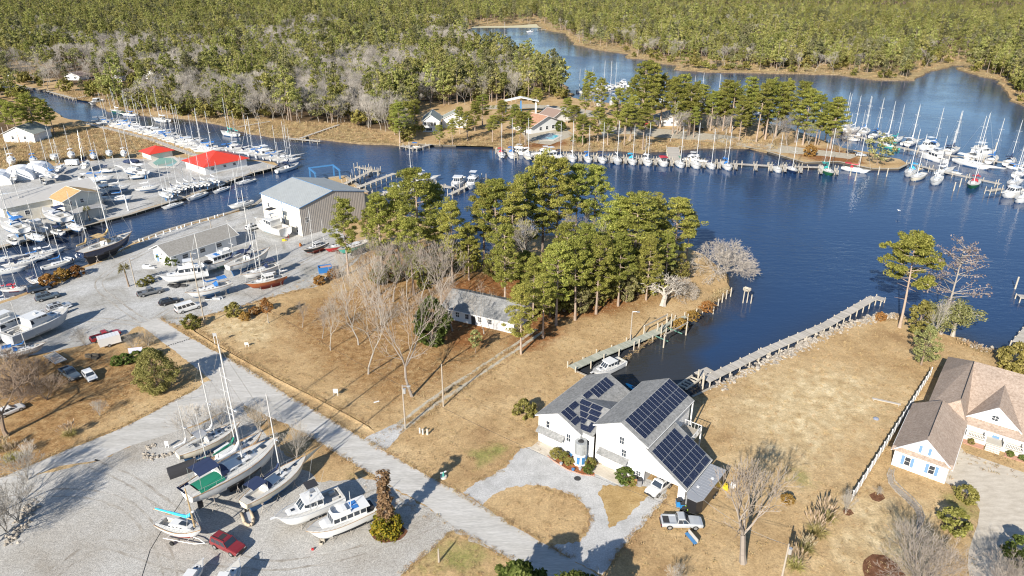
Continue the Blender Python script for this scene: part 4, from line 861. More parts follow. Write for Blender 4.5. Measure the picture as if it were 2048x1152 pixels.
# pampas grass
def pampas(px, py, h, d):
    o = thing('pampas_grass', d, 'grass clump', G(px, py), rc.uniform(0, 6), 'pampas grass clumps'); n = 420
    az = rng.uniform(0, 6.28, n); el = rng.uniform(.35, 1.45, n); l = h * rng.uniform(.45, .85, n); D = np.stack([np.cos(az) * np.cos(el), np.sin(az) * np.cos(el), np.sin(el)], 1) * l[:, None]; P = np.stack([rng.normal(0, .18, n), rng.normal(0, .18, n), np.zeros(n)], 1)
    link('blades', Soup().blades(P, D, .045, .3).mesh('blades', M_pampas), o)
    n = 46; az = rng.uniform(0, 6.28, n); el = rng.uniform(1.0, 1.5, n); D = np.stack([np.cos(az) * np.cos(el), np.sin(az) * np.cos(el), np.sin(el)], 1); P = np.stack([rng.normal(0, .3, n), rng.normal(0, .3, n), np.zeros(n)], 1)
    s_ = Soup(); s_.blades(P, D * (h * .75), .02); Q = P + D * (h * rng.uniform(.6, .8, n))[:, None]
    for _ in range(3): s_.blades(Q, D * (h * .36) + rng.normal(0, .04, (n, 3)), .13)
    link('plumes', s_.mesh('plumes', M_plume), o); return o
pampas(1652,1040,3.0,'upper pampas grass clump beside the white fence end'); pampas(1632,1068,3.2,'pampas grass clump below the upper one, second from the fence'); pampas(1612,1100,2.2,'smallest pampas grass clump, third from the fence'); pampas(1590,1135,2.8,'lowest pampas grass clump beside the utility pole')
pampas(140,872,2.4,'pampas grass clump along the side street, right one'); pampas(25,920,2.8,'pampas grass clump along the side street, left one'); pampas(10,900,2.2,'pampas grass clump at the left edge behind another')
# trees of the marina point across the water
cnt_ = 0
for (x, y, t, k) in sorted([(1040,292,228,0),(1030,270,215,1),(1180,215,150,2),(1200,238,165,0),(1170,235,175,1),(1235,268,185,1),(1260,282,200,0),(1282,260,135,3),(1300,262,142,1),(1320,255,160,0),(1248,292,215,4),(1285,300,215,2),(1345,268,165,0),(1360,262,160,1),(1378,270,180,4),(1400,258,178,3),(1420,262,190,0),
     (1445,262,170,1),(1460,265,175,0),(1478,282,200,3),(1492,262,165,1),(1512,285,178,4),(1530,280,170,0),(1550,275,175,1),(1565,262,170,0),(1590,285,175,1),(1605,290,190,5),(1630,290,200,0),(1650,282,212,3),(1660,297,205,1),(1500,240,178,0),(1440,240,172,1),(1390,232,170,5),(1340,228,165,0)]):
    tr, cr = PINES[k]; cnt_ += 1
    put_tree('pine_tree', '%s pine from the left on the wooded marina point' % ordinal(cnt_ - 1), 'tree', tr, cr, x, y, H=height_at(x, y, t) * 1.08, wide=(1.15, 1.35, 1.05)[cnt_ % 3], group='pines of the marina point')
for i, (x, y, t) in enumerate([(1340,285,205),(1430,285,225),(1540,300,235),(1575,300,225),(1618,300,240),(1680,310,255),(1695,312,250)]):
    put_tree('bare_tree', '%s leafless tree from the left on the marina point' % ordinal(i), 'tree', BARES[i % 4], None, x, y, top=t, base=12, group='bare trees of the marina point')
X_ = []
while len(X_) < 30:
    x, y = rc.uniform(1190, 1690), rc.uniform(212, 300)
    if in_poly([G(x, y).x], [G(x, y).y], wpoly([(1190,215),(1300,214),(1480,236),(1690,300),(1560,292),(1400,284),(1240,288),(1210,250)]))[0] and not (1305 < x < 1395 and 232 < y < 262): X_.append((x, y))
for i, (x, y) in enumerate(sorted(X_)): k = i % 6; q_ = put_tree('pine_tree' if i % 3 else 'bare_tree', '%s smaller tree from the left between the pines of the marina point' % ordinal(i), 'tree', PINES[k][0] if i % 3 else BARES[i % 4], PINES[k][1] if i % 3 else None, x, y, H=rc.uniform(12, 18), base=20 if i % 3 else 12, wide=1.2 if i % 3 else 1.0, group='smaller trees of the marina point')
put_tree('shrub', 'round rust-orange shrub at the shore bulkhead of the marina point', 'shrub', *BUSH[1], 1618, 312, H=5, base=2.2)
for i, (x, y, h) in enumerate(sorted([(1120,262,4.5),(1150,285,3.5),(1165,286,3),(1245,255,6),(1265,245,6),(1105,240,3.5)])): put_tree('shrub', '%s green shrub around the clubhouse pool' % ordinal(i), 'shrub', *BUSH[0 if i % 2 else 2], x, y, H=h, base=2.2, group='shrubs by the clubhouse')
for i, (x, y, h) in enumerate([(1165,290,13),(1195,284,15),(1215,292,12),(1150,262,12),(1050,290,14),(1135,246,12),(1072,226,13),(1005,262,14),(985,285,12),(965,252,15)]): put_tree('pine_tree', '%s pine from the left about the clubhouse lawn' % ordinal(sorted([1165,1195,1215,1150,1050,1135,1072,1005,985,965]).index(x)), 'tree', *PINES[i % 6], x, y, H=h, wide=1.6, group='pines about the clubhouse')
for i, (x, y, t) in enumerate(sorted([(800,286,205),(815,270,205),(830,262,200),(790,270,210),(880,292,250),(905,290,240),(920,268,215),(935,280,225),(950,262,205)])):
    tr, cr = PINES[(i * 5 + 1) % 6]; put_tree('pine_tree', '%s pine from the left around the white gabled house' % ordinal(i), 'tree', tr, cr, x, y, top=t, wide=1.35, group='pines by the white gabled house')
for i, (x, y, t) in enumerate(sorted([(40,285,205),(75,275,190),(95,262,200),(20,270,200),(110,270,215),(60,262,188)])):
    tr, cr = PINES[(i * 5 + 3) % 6]; put_tree('pine_tree', '%s pine from the left by the house at the left marsh' % ordinal(i), 'tree', tr, cr, x, y, top=t, wide=1.5, group='pines at the left marsh')
# ---------------------------------------------------------------- buildings
M_white = mat('white_siding', (.73,.73,.725), .55, var=.03, scale=.6)
M_trim = mat('white_trim', (.74,.74,.73), .5, var=.02)
M_glass = mat('window_glass', (.035,.045,.06), .08, var=.3, scale=1.0, spec=.8)
M_shingle = ramp_mat('grey_shingle', [(0.3, (.175,.175,.17)), (0.5, (.255,.255,.25)), (0.72, (.34,.335,.325))], 2.2, fine=(9, .22), fine2=(0.5, .12), bump=.3, bscale=14)
M_brownsh = ramp_mat('brown_shingle', [(0.3, (.29,.22,.17)), (0.5, (.385,.30,.24)), (0.72, (.47,.385,.315))], 2.6, fine=(9, .2), fine2=(0.4, .1), bump=.3, bscale=14)
M_metalroof = mat('grey_metal_roof', (.40,.42,.42), .5, .1, var=.12, scale=.5)
M_cream = mat('cream_metal_wall', (.70,.66,.57), .6, var=.06, scale=.7)
M_greige = mat('grey_ribbed_wall', (.40,.365,.33), .6, var=.08, scale=.7)
M_red = mat('red_metal_roof', (.62,.055,.03), .45, var=.08, scale=.5)
M_terra = ramp_mat('terracotta_roof', [(0.3, (.36,.19,.12)), (0.6, (.47,.27,.18)), (0.75, (.55,.35,.25))], 1.5, fine=(6, .15))
M_tanroof = ramp_mat('tan_roof', [(0.3, (.42,.27,.12)), (0.6, (.52,.35,.17)), (0.75, (.60,.43,.24))], 1.5, fine=(6, .12))
M_bluetrim = mat('blue_trim', (.06,.20,.42), .5, var=.1)
M_shutter = mat('blue_shutter', (.14,.26,.50), .6, var=.08)
M_panel = mat('solar_cells', (.006,.010,.030), .2, var=.35, scale=2.5, spec=.35)
M_alu = mat('aluminium', (.62,.63,.64), .35, .6, var=.06)
M_block = mat('pale_block', (.55,.52,.46), .8, var=.1)
M_tarp = mat('white_tarp', (.78,.79,.80), .5, var=.06)
M_door = mat('dark_door', (.05,.05,.055), .5)
M_soil = mat('brick_edging', (.50,.28,.20), .85, var=.3, scale=2)
M_wood = mat('weathered_wood', (.36,.32,.26), .9, var=.25, scale=1.5)
M_pier = mat('pier_planks', (.40,.37,.33), .9, var=.22, scale=.8)
M_pile = mat('pile_wood', (.47,.42,.34), .9, var=.3, scale=.8)
M_darkwood = mat('dark_wood', (.10,.085,.065), .9, var=.3)

class Frame:
    """local building frame: u along the front, w into the depth, z up"""
    def __init__(s, o, ang): s.o = Vector((o[0], o[1], 0)); s.a = ang; s.u = Vector((math.cos(ang), math.sin(ang), 0)); s.w = Vector((-math.sin(ang), math.cos(ang), 0))
    def __call__(s, u, w, z=0): return s.o + s.u * u + s.w * w + Vector((0, 0, z))
    def loc(s, p): d = Vector(p) - s.o; return d.dot(s.u), d.dot(s.w)
def slab(mb, pts, t, m=None):
    """roof sheet through pts with thickness t downwards"""
    n = len(pts); k = mb.pts(list(pts) + [(p[0], p[1], p[2] - t) for p in pts]); mb.face([k + i for i in range(n)], m); mb.face([k + n + i for i in range(n)][::-1], m)
    for i in range(n): j = (i + 1) % n; mb.face((k + i, k + n + i, k + n + j, k + j), m)
    return mb
def window(parent, c, d, n, w, h, panes=(1, 2), shutters=None, frame=None, arch=False, pane=None):
    """window standing proud of a wall: c centre, d along the wall, n outward (local to parent)"""
    c = Vector(c); d = Vector(d).normalized(); n = Vector(n).normalized(); zz = Vector((0, 0, 1))
    def bx(mb, cu, cz, su, sz, o0, o1):
        ps = [c + d * (cu + i * su / 2) + zz * (cz + j * sz / 2) + n * o for o in (o0, o1) for i, j in ((-1, -1), (1, -1), (1, 1), (-1, 1))]
        k = mb.pts(ps)
        for q in ((3, 2, 1, 0), (4, 5, 6, 7), (0, 1, 5, 4), (1, 2, 6, 5), (2, 3, 7, 6), (3, 0, 4, 7)): mb.face([k + i for i in q])
    f = MB(); t = max(.07, w * .08)
    bx(f, 0, h / 2, w + t, t, -.02, .06); bx(f, 0, -h / 2, w + t, t * 1.2, -.02, .09); bx(f, -w / 2, 0, t, h, -.02, .06); bx(f, w / 2, 0, t, h, -.02, .06)
    for i in range(1, panes[0]): bx(f, -w / 2 + w * i / panes[0], 0, .05, h, -.02, .05)
    for j in range(1, panes[1]): bx(f, 0, -h / 2 + h * j / panes[1], w, .05, -.02, .05)
    if arch:
        pts = [c + d * (w / 2 * math.cos(a)) + zz * (h / 2 + w / 2 * math.sin(a)) + n * .03 for a in np.linspace(0, math.pi, 9)]; f.poly(pts)
    fr = f.build('window', frame or M_trim, parent); g = MB(); bx(g, 0, 0, w - .04, h - .04, -.01, .025); g.build('pane', pane or M_glass, fr)
    if shutters:
        for s_ in (-1, 1):
            m = MB(); bx(m, s_ * (w / 2 + shutters * .62), 0, shutters, h * 1.1, 0, .06); m.build('shutter', M_shutter, parent)
    return fr
def door(parent, c, d, n, w, h, m, name='door'):
    c = Vector(c); d = Vector(d).normalized(); n = Vector(n).normalized(); mb = MB(); zz = Vector((0, 0, 1))
    for k in range(4):
        ps = [c + d * (i * w / 2) + zz * (h * (k + (.03 if j < 0 else .97)) / 4) + n * o for o in (-.02, .05) for i, j in ((-1, -1), (1, -1), (1, 1), (-1, 1))]; q0 = mb.pts(ps)
        for q in ((3, 2, 1, 0), (4, 5, 6, 7), (0, 1, 5, 4), (1, 2, 6, 5), (2, 3, 7, 6), (3, 0, 4, 7)): mb.face([q0 + i for i in q])
    return mb.build(name, m, parent)
def gable(name, label, cat, o, ang, W, D, he, hr, wallm, roofm, oh=.45, trimm=None, wins=(), ridge=.5, z0=0.0, group=None, ribs=None, hip=0.0):
    """gable block: gable front at w=0 across u 0..W, ridge running back along w for D"""
    t = thing(name, label, cat, (o[0], o[1], z0), ang, group); rx = W * ridge; mb = MB()
    hipd = hip * D
    mb.poly([(0, 0, 0), (W, 0, 0), (W, 0, he)] + ([(rx, 0, hr)] if not hip else []) + [(0, 0, he)]); mb.poly([(W, D, 0), (0, D, 0), (0, D, he)] + ([(rx, D, hr)] if not hip else []) + [(W, D, he)])
    mb.poly([(0, D, 0), (0, 0, 0), (0, 0, he), (0, D, he)]); mb.poly([(W, 0, 0), (W, D, 0), (W, D, he), (W, 0, he)]); mb.build('wall', wallm, t)
    k1 = (hr - he) / rx; k2 = (hr - he) / (W - rx); e = oh
    if not hip:
        r = slab(MB(), [(-e, -e, he - k1 * e + .12), (rx, -e, hr + .12), (rx, D + e, hr + .12), (-e, D + e, he - k1 * e + .12)], .12); r.build('roof', roofm, t)
        r = slab(MB(), [(rx, -e, hr + .12), (W + e, -e, he - k2 * e + .12), (W + e, D + e, he - k2 * e + .12), (rx, D + e, hr + .12)], .12); r.build('roof', roofm, t)
        b = MB(); b.tube((rx, -e - .02, hr + .13), (rx, D + e + .02, hr + .13), .07, k=5); b.build('ridge_cap', trimm or roofm, t)
        if trimm:
            b = MB()
            for w in (-e - .03, D + e + .03):
                b.tube((-e, w, he - k1 * e + .06), (rx, w, hr + .06), .1, k=4); b.tube((rx, w, hr + .06), (W + e, w, he - k2 * e + .06), .1, k=4)
            for uu, zz in ((-e - .04, he - k1 * e + .04), (W + e + .04, he - k2 * e + .04)): b.tube((uu, -e, zz), (uu, D + e, zz), .08, k=4)
            b.build('trim', trimm, t)
    else:
        z = he - .08; A, B, C_, D_ = (-e, -e, z), (W + e, -e, z), (W + e, D + e, z), (-e, D + e, z); p, q = (rx, hipd, hr), (rx, D - hipd, hr)
        for pts in ([A, B, p], [B, C_, q, p], [C_, D_, q], [D_, A, p, q]): r = slab(MB(), pts, .1); r.build('roof', roofm, t)
    if ribs:
        b = MB()
        for i in range(int(W / ribs) + 1):
            u = min(W, i * ribs); h = he + (hr - he) * (u / rx if u < rx else (W - u) / (W - rx)); b.box((u, -.03, h / 2), (.08, .06, h)); 
        b.build('wall_ribs', wallm if trimm is None else M_greige, t)
    for (f, a, z, w, h, *r) in wins:
        c, d, n = {'f': ((a, 0, z), (1, 0, 0), (0, -1, 0)), 'l': ((0, a, z), (0, -1, 0), (-1, 0, 0)), 'r': ((W, a, z), (0, 1, 0), (1, 0, 0)), 'b': ((a, D, z), (-1, 0, 0), (0, 1, 0))}[f]
        if r and r[0] == 'door': door(t, (c[0], c[1], 0), d, n, w, h, r[1])
        else: window(t, c, d, n, w, h, *(r or ()))
    return t
def edge(p, q): a = G(*p); b = G(*q); return a, math.atan2(b.y - a.y, b.x - a.x), (b - a).length

# --- the house with the solar roof
HF = Frame((19.9, 84.4), R(-38))
solar = thing('solar_house', 'white two-storey house with grey shingle roofs covered in solar panels', 'house', HF.o, HF.a)
def sbuild(mb, name, m, parent=solar): return mb.build(name, m, parent)
b = MB()
EM, RM = 7.1, 9.3
b.poly([(-8.6, 0, 0), (0, 0, 0), (0, 0, EM), (-4.3, 0, RM), (-8.6, 0, EM)]); b.poly([(0, 15, 0), (-8.6, 15, 0), (-8.6, 15, EM), (-4.3, 15, RM), (0, 15, EM)]); b.poly([(-8.6, 15, 0), (-8.6, 0, 0), (-8.6, 0, EM), (-8.6, 15, EM)]); b.poly([(0, 0, 0), (0, 15, 0), (0, 15, EM), (0, 0, EM)])
wl = sbuild(b, 'wall', M_white)
b = MB()
EL, RL = 5.2, 7.1
b.poly([(-18.8, -1.2, 0), (-10.8, -1.2, 0), (-10.8, -1.2, EL), (-14.8, -1.2, RL), (-18.8, -1.2, EL)]); b.poly([(-10.8, 13.5, 0), (-18.8, 13.5, 0), (-18.8, 13.5, EL), (-14.8, 13.5, RL), (-10.8, 13.5, EL)]); b.poly([(-18.8, 13.5, 0), (-18.8, -1.2, 0), (-18.8, -1.2, EL), (-18.8, 13.5, EL)]); b.poly([(-10.8, -1.2, 0), (-10.8, 13.5, 0), (-10.8, 13.5, EL), (-10.8, -1.2, EL)])
sbuild(b, 'wall', M_white)
b = MB(); b.poly([(-10.8, -.55, 0), (-8.6, -.55, 0), (-8.6, -.55, 5.0), (-10.8, -.55, 5.0)]); sbuild(b, 'wall', M_white); b = MB(); b.poly([(-8.6, 9, 0), (-10.8, 9, 0), (-10.8, 9, 5), (-8.6, 9, 5)]); sbuild(b, 'wall', M_white)
# clapboards of the front
b = MB()
for i in range(1, 36):
    z = i * .2; h0 = -8.6 + max(0, (z - EM)) * 4.3 / (RM - EM); h1 = -max(0, (z - EM)) * 4.3 / (RM - EM); b.box(((h0 + h1) / 2, -.012, z), (h1 - h0 - .04, .024, .03))
for i in range(1, 26):
    z = i * .2; b.box((-14.8, -1.212, z), (7.96, .024, .03))
sbuild(b, 'clapboard', M_white)
def roof(pts, t=.14, m=M_shingle, nm='roof'): return sbuild(slab(MB(), pts, t), nm, m)
k = (RM - EM) / 4.3; o = .4; zt = .14
roof([(-8.6 - o, -.4, EM - k * o + zt), (-4.3, -.4, RM + zt), (-4.3, 15.4, RM + zt), (-8.6 - o, 15.4, EM - k * o + zt)])
r_main = roof([(-4.3, -.4, RM + zt), (0 + o, -.4, EM - k * o + zt), (o, 15.4, EM - k * o + zt), (-4.3, 15.4, RM + zt)])
kl = (RL - EL) / 4.0
roof([(-19.2, -1.6, EL - kl * o + zt), (-14.8, -1.6, RL + zt), (-14.8, 13.9, RL + zt), (-19.2, 13.9, EL - kl * o + zt)])
r_left = roof([(-14.8, -1.6, RL + zt), (-10.4, -1.6, EL - kl * o + zt), (-10.4, 13.9, EL - kl * o + zt), (-14.8, 13.9, RL + zt)])
# cross roof between the two blocks, its valley running up the left block's slope
CR = 6.85; ce = 5.0; cw = 4.6
r_cross = roof([(-10.9, -1.0, ce + zt + .1), (-8.62, -1.0, ce + zt + .1), (-8.62, cw, CR + zt + .1), (-14.5, cw, CR + zt + .1)])
roof([(-14.5, cw, CR + zt + .1), (-8.62, cw, CR + zt + .1), (-8.62, 9.6, 5.1 + zt), (-11.0, 9.6, 5.1 + zt)])
# long low roof over the carport
LZ0, LZ1, LU = 6.75, 2.45, 7.0; kc = (LZ0 - LZ1) / LU
r_low = roof([(.02, -.4, LZ0), (LU, -.4, LZ1), (LU, 8.7, LZ1), (.02, 8.7, LZ0)])
b = MB(); b.poly([(0, -.02, 2.35), (5.6, -.02, 2.35), (5.6, -.02, 0), (6.7, -.02, 0), (6.7, -.02, LZ0 - kc * 6.7 - .16), (0, -.02, LZ0 - .16)]); b.poly([(6.7, 0, 0), (6.7, 8.3, 0), (6.7, 8.3, LZ0 - kc * 6.7 - .16), (6.7, 0, LZ0 - kc * 6.7 - .16)]); b.poly([(6.7, 8.3, 0), (0, 8.3, 0), (0, 8.3, LZ0 - .16), (6.7, 8.3, LZ0 - kc * 6.7 - .16)]); sbuild(b, 'carport_wall', M_white)
b = MB()
for (p, q) in (((-9.02, -.42, EM - k * o), (-4.3, -.42, RM)), ((-4.3, -.42, RM), (.4, -.42, EM - k * o)), ((.42, -.4, EM - k * o), (.42, 15.4, EM - k * o)), ((-9.02, -.4, EM - k * o), (-9.02, 15.4, EM - k * o)), ((-19.22, -1.62, EL - kl * o), (-14.8, -1.62, RL)), ((-14.8, -1.62, RL), (-10.4, -1.62, EL - kl * o)),
               ((-19.22, -1.6, EL - kl * o), (-19.22, 13.9, EL - kl * o)), ((.02, -.42, LZ0 - .1), (LU, -.42, LZ1 - .1)), ((LU + .02, -.4, LZ1 - .1), (LU + .02, 8.7, LZ1 - .1)), ((-10.8, -1.02, ce + .05), (-8.7, -1.02, ce + .05))): b.tube(p, q, .09, k=4)
for (u, w, h) in ((.05, -.05, 6.6), (-10.75, -1.25, 4.9), (-8.65, -.6, 4.8)): b.tube((u, w, 0), (u, w, h), .06, k=4)
sbuild(b, 'trim', M_trim)
# solar panels, each its own piece
def panel_mesh(w, h):
    m = MB(); m.box((0, 0, .03), (w, h, .05), m=1); m.box((0, 0, .0575), (w - .05, h - .05, .006), m=0)
    n = int(h / .165)
    for i in range(1, n): m.box((0, -h / 2 + h * i / n, .0615), (w - .05, .016, .003), m=2)
    return m.mesh('solar_panel', [M_panel, M_alu, mat('cell_line', (.16,.19,.28), .3, var=0)])
PANEL = panel_mesh(1.02, 1.98)
def panels(parent, p0, uax, vax, items):
    """p0 a corner on the roof, uax along, vax down the slope; items (along, down, landscape)"""
    p0 = Vector(p0); uax = Vector(uax).normalized(); vax = Vector(vax).normalized(); n = uax.cross(vax); n = n if n.z > 0 else -n
    for (a, d, land) in items:
        o_ = link('solar_panel', PANEL, parent); x, y = (uax, n.cross(uax)) if not land else (vax, n.cross(vax))
        M_ = Matrix((x, y, n)).transposed().to_4x4(); M_.translation = p0 + uax * a + vax * d + n * .06; o_.matrix_local = M_
sl_ = Vector((4.7, 0, -k * 4.7)).normalized()
panels(r_main, (-4.3, .35, RM + zt), (0, 1, 0), sl_, [(.53 + i * 1.055, 1.12 + j * 2.02, False) for i in range(14) for j in range(2)])
sc_ = Vector((LU, 0, -(LZ0 - LZ1))).normalized()
panels(r_low, (.02, -.1, LZ0), (0, 1, 0), sc_, [(.6 + i * 1.055, 1.95 + j * 2.02, False) for i in range(8) for j in range(3) if not (i == 7 and j == 0)] + [(1.1 + i * 2.03, 7.55, True) for i in range(4)])
sl2 = Vector((4.4, 0, -kl * 4.4)).normalized()
panels(r_left, (-14.8, -1.3, RL + zt), (0, 1, 0), sl2, [(.62, 1.15, False), (1.68, 1.15, False), (1.1, 2.75, True), (3.3, .66, True)] + [(9.0 + i * 1.055, 1.25, False) for i in range(5)] + [(7.4, .72, True)])
cs = Vector((0, -5.6, -(CR - ce))).normalized()
panels(r_cross, (-14.5, cw, CR + zt + .1), (1, 0, 0), cs, [(1.35, .72, True), (3.42, .72, True), (5.0, .72, False)][:2] + [(1.7, 1.82, True), (3.8, 1.82, True), (2.1, 2.92, True), (4.2, 2.92, True), (2.5, 4.02, True), (4.75, 4.6, False), (2.95 + .6, 5.12, True)])
FN = (0, -1, 0)
window(solar, (-4.1, 0, 6.0), (1, 0, 0), FN, .8, 1.3, (2, 2), arch=True); window(solar, (-3.6, 0, 3.9), (1, 0, 0), FN, .8, 1.3, (2, 2), arch=True); window(solar, (-.9, 0, 1.4), (1, 0, 0), FN, .8, .8, (2, 2))
window(solar, (-16.9, -1.2, 4.0), (1, 0, 0), FN, .7, 1.3, (1, 2)); window(solar, (-12.9, -1.2, 3.2), (1, 0, 0), FN, .8, 1.4, (2, 2)); window(solar, (-9.7, -.55, 3.4), (1, 0, 0), FN, .6, .9, (2, 2))
for (u0, u1, w) in ((-7.6, -3.0, 0), (-18.4, -13.8, -1.2)):
    door(solar, ((u0 + u1) / 2, w - .02, 0), (1, 0, 0), FN, u1 - u0, 2.15, M_trim, 'garage_door')
    a = sbuild(slab(MB(), [(u0 - .3, w - .02, 3.15), (u1 + .3, w - .02, 3.15), (u1 + .3, w - 1.0, 2.5), (u0 - .3, w - 1.0, 2.5)][::-1], .12), 'awning', M_shingle)
    ap = MB(); ap.prism([(u0 - .2, w - 2.6), (u1 + .2, w - 2.6), (u1 + .2, w), (u0 - .2, w)], .012, .05); ap.build('garage_apron', M_concrete, solar)
dk = MB(); dk.box((1.7, 11.0, 3.4), (3.0, 4.2, .16))
sbuild(dk, 'balcony_floor', M_wood)
dk = MB()
for i in range(9):
    w = 8.95 + i * .51; dk.box((3.15, w, 3.95), (.05, .05, 1.0))
for i in range(6): dk.box((.3 + i * .56, 13.05, 3.95), (.05, .05, 1.0)); 
dk.box((3.15, 11, 4.48), (.09, 4.2, .08)); dk.box((1.7, 13.05, 4.48), (3, .09, .08)); sbuild(dk, 'balcony_railing', M_trim)
for u, w in ((3.1, 8.95), (3.1, 13.0), (.35, 15.2)): q = MB(); q.box((u, w, 1.7 if u > 1 else 3.4), (.2, .2, 3.3 if u > 1 else 6.7)); sbuild(q, 'post', M_trim)
pb = MB(); pb.poly([(-8.4, 15.02, 4.2), (-.2, 15.02, 4.2), (-.2, 15.02, 6.4), (-8.4, 15.02, 6.4)][::-1]); sbuild(pb, 'rear_windows', M_glass)

# --- the neighbouring house with the brown roof
A = G(1782, 929); a = R(-38); NF = Frame(A, a); nb = thing('brown_roofed_house', 'white house with brown shingle roof, gables and blue shutters', 'house', A, a)
W, D, e1, r1 = 7.4, 13.0, 3.4, 6.6
b = MB(); b.poly([(0, 0, 0), (W, 0, 0), (W, 0, e1), (W / 2, 0, r1), (0, 0, e1)]); b.poly([(0, D, 0), (0, 0, 0), (0, 0, e1), (0, D, e1)]); b.poly([(W, 0, 0), (W, D + 4, 0), (W, D + 4, e1), (W, 0, e1)]); b.poly([(W, D, 0), (0, D, 0), (0, D, e1), (W, D, e1)]); b.build('wall', M_white, nb)
kk = (r1 - e1) / (W / 2); o = .45
slab(MB(), [(-o, -.5, e1 - kk * o + .14), (W / 2, -.5, r1 + .14), (W / 2, D, r1 + .14), (-o, D + 2.4, e1 - kk * o + .14)], .14).build('roof', M_brownsh, nb)
slab(MB(), [(W / 2, -.5, r1 + .14), (W + o, -.5, e1 - kk * o + .14), (W + o, D + 2.4, e1 - kk * o + .14), (W / 2, D, r1 + .14)], .14).build('roof', M_brownsh, nb)
slab(MB(), [(W / 2, D, r1 + .14), (W + o, D + 2.4, e1 - kk * o + .14), (-o, D + 2.4, e1 - kk * o + .14)], .14).build('roof', M_brownsh, nb)
slab(MB(), [(-o, -.02, e1 + .25), (W + o, -.02, e1 + .25), (W + o, -.75, e1 - .1), (-o, -.75, e1 - .1)][::-1], .1).build('pent_roof', M_brownsh, nb)
b = MB(); b.tube((-o, -.53, e1 - kk * o + .05), (W / 2, -.53, r1 + .05), .1, k=4); b.tube((W / 2, -.53, r1 + .05), (W + o, -.53, e1 - kk * o + .05), .1, k=4); b.tube((-o - .03, -.5, e1 - kk * o), (-o - .03, D, e1 - kk * o), .08, k=4); b.tube((W + o + .03, -.5, e1 - kk * o), (W + o + .03, D, e1 - kk * o), .08, k=4)
b.build('trim', M_trim, nb)
M_vent = mat('ridge_vent', (.03,.03,.03), .6, var=0)
b = MB(); b.box((W / 2, D * .5, r1 + .17), (.12, D * .9, .06)); b.build('ridge_vent', M_vent, nb)
for u in (W * .27, W * .72): window(nb, (u, 0, 1.6), (1, 0, 0), FN, .8, 1.5, (1, 2), .42)
window(nb, (W * .52, 0, 4.5), (1, 0, 0), FN, .8, 1.1, (1, 2), .38, pane=M_trim)
# main block: wing ridge running back, wide roof plane over porch and rooms, front gable
MW, m0, e2, r2, wb2 = 26.0, 14.4, 2.95, 8.2, 27.5; km = (r2 - e2) / (wb2 - m0); wp = m0 + 2.4
b = MB(); b.poly([(2.2, wp, 0), (MW, wp, 0), (MW, wp, e2 + .5), (2.2, wp, e2 + .5)]); b.build('wall', M_white, nb); b = MB(); b.poly([(2.2, wb2 + 1, 0), (2.2, D, 0), (2.2, D, 4.1), (2.2, wb2 + 1, 4.3)]); b.build('wall', M_white, nb)
slab(MB(), [(1.7, D + .2, 3.9), (6, D + 1.5, 6.9), (6, wb2, r2), (1.7, wb2, 4.3)], .15).build('roof', M_brownsh, nb)
slab(MB(), [(6, D + 1.5, 6.9), (7.7, m0, e2), (6, wb2, r2)], .15).build('roof', M_brownsh, nb)
slab(MB(), [(1.7, D + .2, 3.9), (4.6, D - .6, 3.6), (7.7, m0, e2), (6, D + 1.5, 6.9)], .15).build('roof', M_brownsh, nb)
slab(MB(), [(7.7, m0, e2), (MW, m0, e2), (MW, wb2, r2), (6, wb2, r2)], .15).build('roof', M_brownsh, nb)
slab(MB(), [(1.7, wb2, 4.3), (6, wb2, r2), (MW, wb2, r2), (MW, wb2 + 9, 3.5), (1.7, wb2 + 9, 3.5)], .15).build('roof', M_brownsh, nb)
b = MB(); b.tube((6, D + 1.9, 7.0), (6, wb2 - .2, r2 + .03), .09, k=4); b.build('ridge_vent', M_vent, nb)
px0, px1, pw = 7.9, MW, m0 + .1
b = MB(); b.prism([(px0, pw + .1), (px1, pw + .1), (px1, wp), (px0, wp)], 0, .75); b.build('porch_floor', M_block, nb)
b = MB(); b.tube((px0 - .2, m0 - .03, e2 - .08), (px1, m0 - .03, e2 - .08), .09, k=4); b.box(((px0 + px1) / 2, pw + .12, e2 - .32), (px1 - px0, .2, .3)); b.build('porch_beam', M_trim, nb)
for i in range(7):
    u = px0 + .3 + i * 2.6; q = MB(); q.box((u, pw + .25, 1.65), (.22, .22, 1.85)); q.build('porch_column', M_trim, nb)
    if i != 1 and i < 6:
        q = MB(); q.box((u + 1.3, pw + .25, 1.62), (2.4, .06, .07)); q.box((u + 1.3, pw + .25, .95), (2.4, .06, .06))
        for j in range(11): q.box((u + .22 + j * .215, pw + .25, 1.28), (.05, .05, .66))
        q.build('porch_railing', M_trim, nb)
for i in range(4):
    q = MB(); q.box((px0 + .3 + 3.9, pw - .05 - i * .32, .62 - i * .18), (2.0, .34, .17)); q.build('step', M_block, nb)
for i in range(3): window(nb, (px0 + 1.5 + i * 5.6, wp, 1.9), (1, 0, 0), FN, 1.0, 1.4, (2, 2))
door(nb, (px0 + 4.2, wp - .02, .75), (1, 0, 0), FN, 1.0, 2.0, M_shutter)
gu0, gu1 = 7.7, 14.7; gw = m0 + 1.6; gz = e2 + km * 1.5 + .1; gp = gz + 3.2; gc = (gu0 + gu1) / 2; gback = gw + (gp - gz) / km
q = MB(); q.poly([(gu0, gw, gz), (gu1, gw, gz), (gc, gw, gp)]); q.build('front_gable', M_white, nb)
slab(MB(), [(gu0 - .4, gw - .4, gz), (gc, gw - .4, gp + .12), (gc, gback + .2, gp + .12), (gu0 - .4, gw + .3, gz)], .1).build('roof', M_brownsh, nb); slab(MB(), [(gc, gw - .4, gp + .12), (gu1 + .4, gw - .4, gz), (gu1 + .4, gw + .3, gz), (gc, gback + .2, gp + .12)], .1).build('roof', M_brownsh, nb)
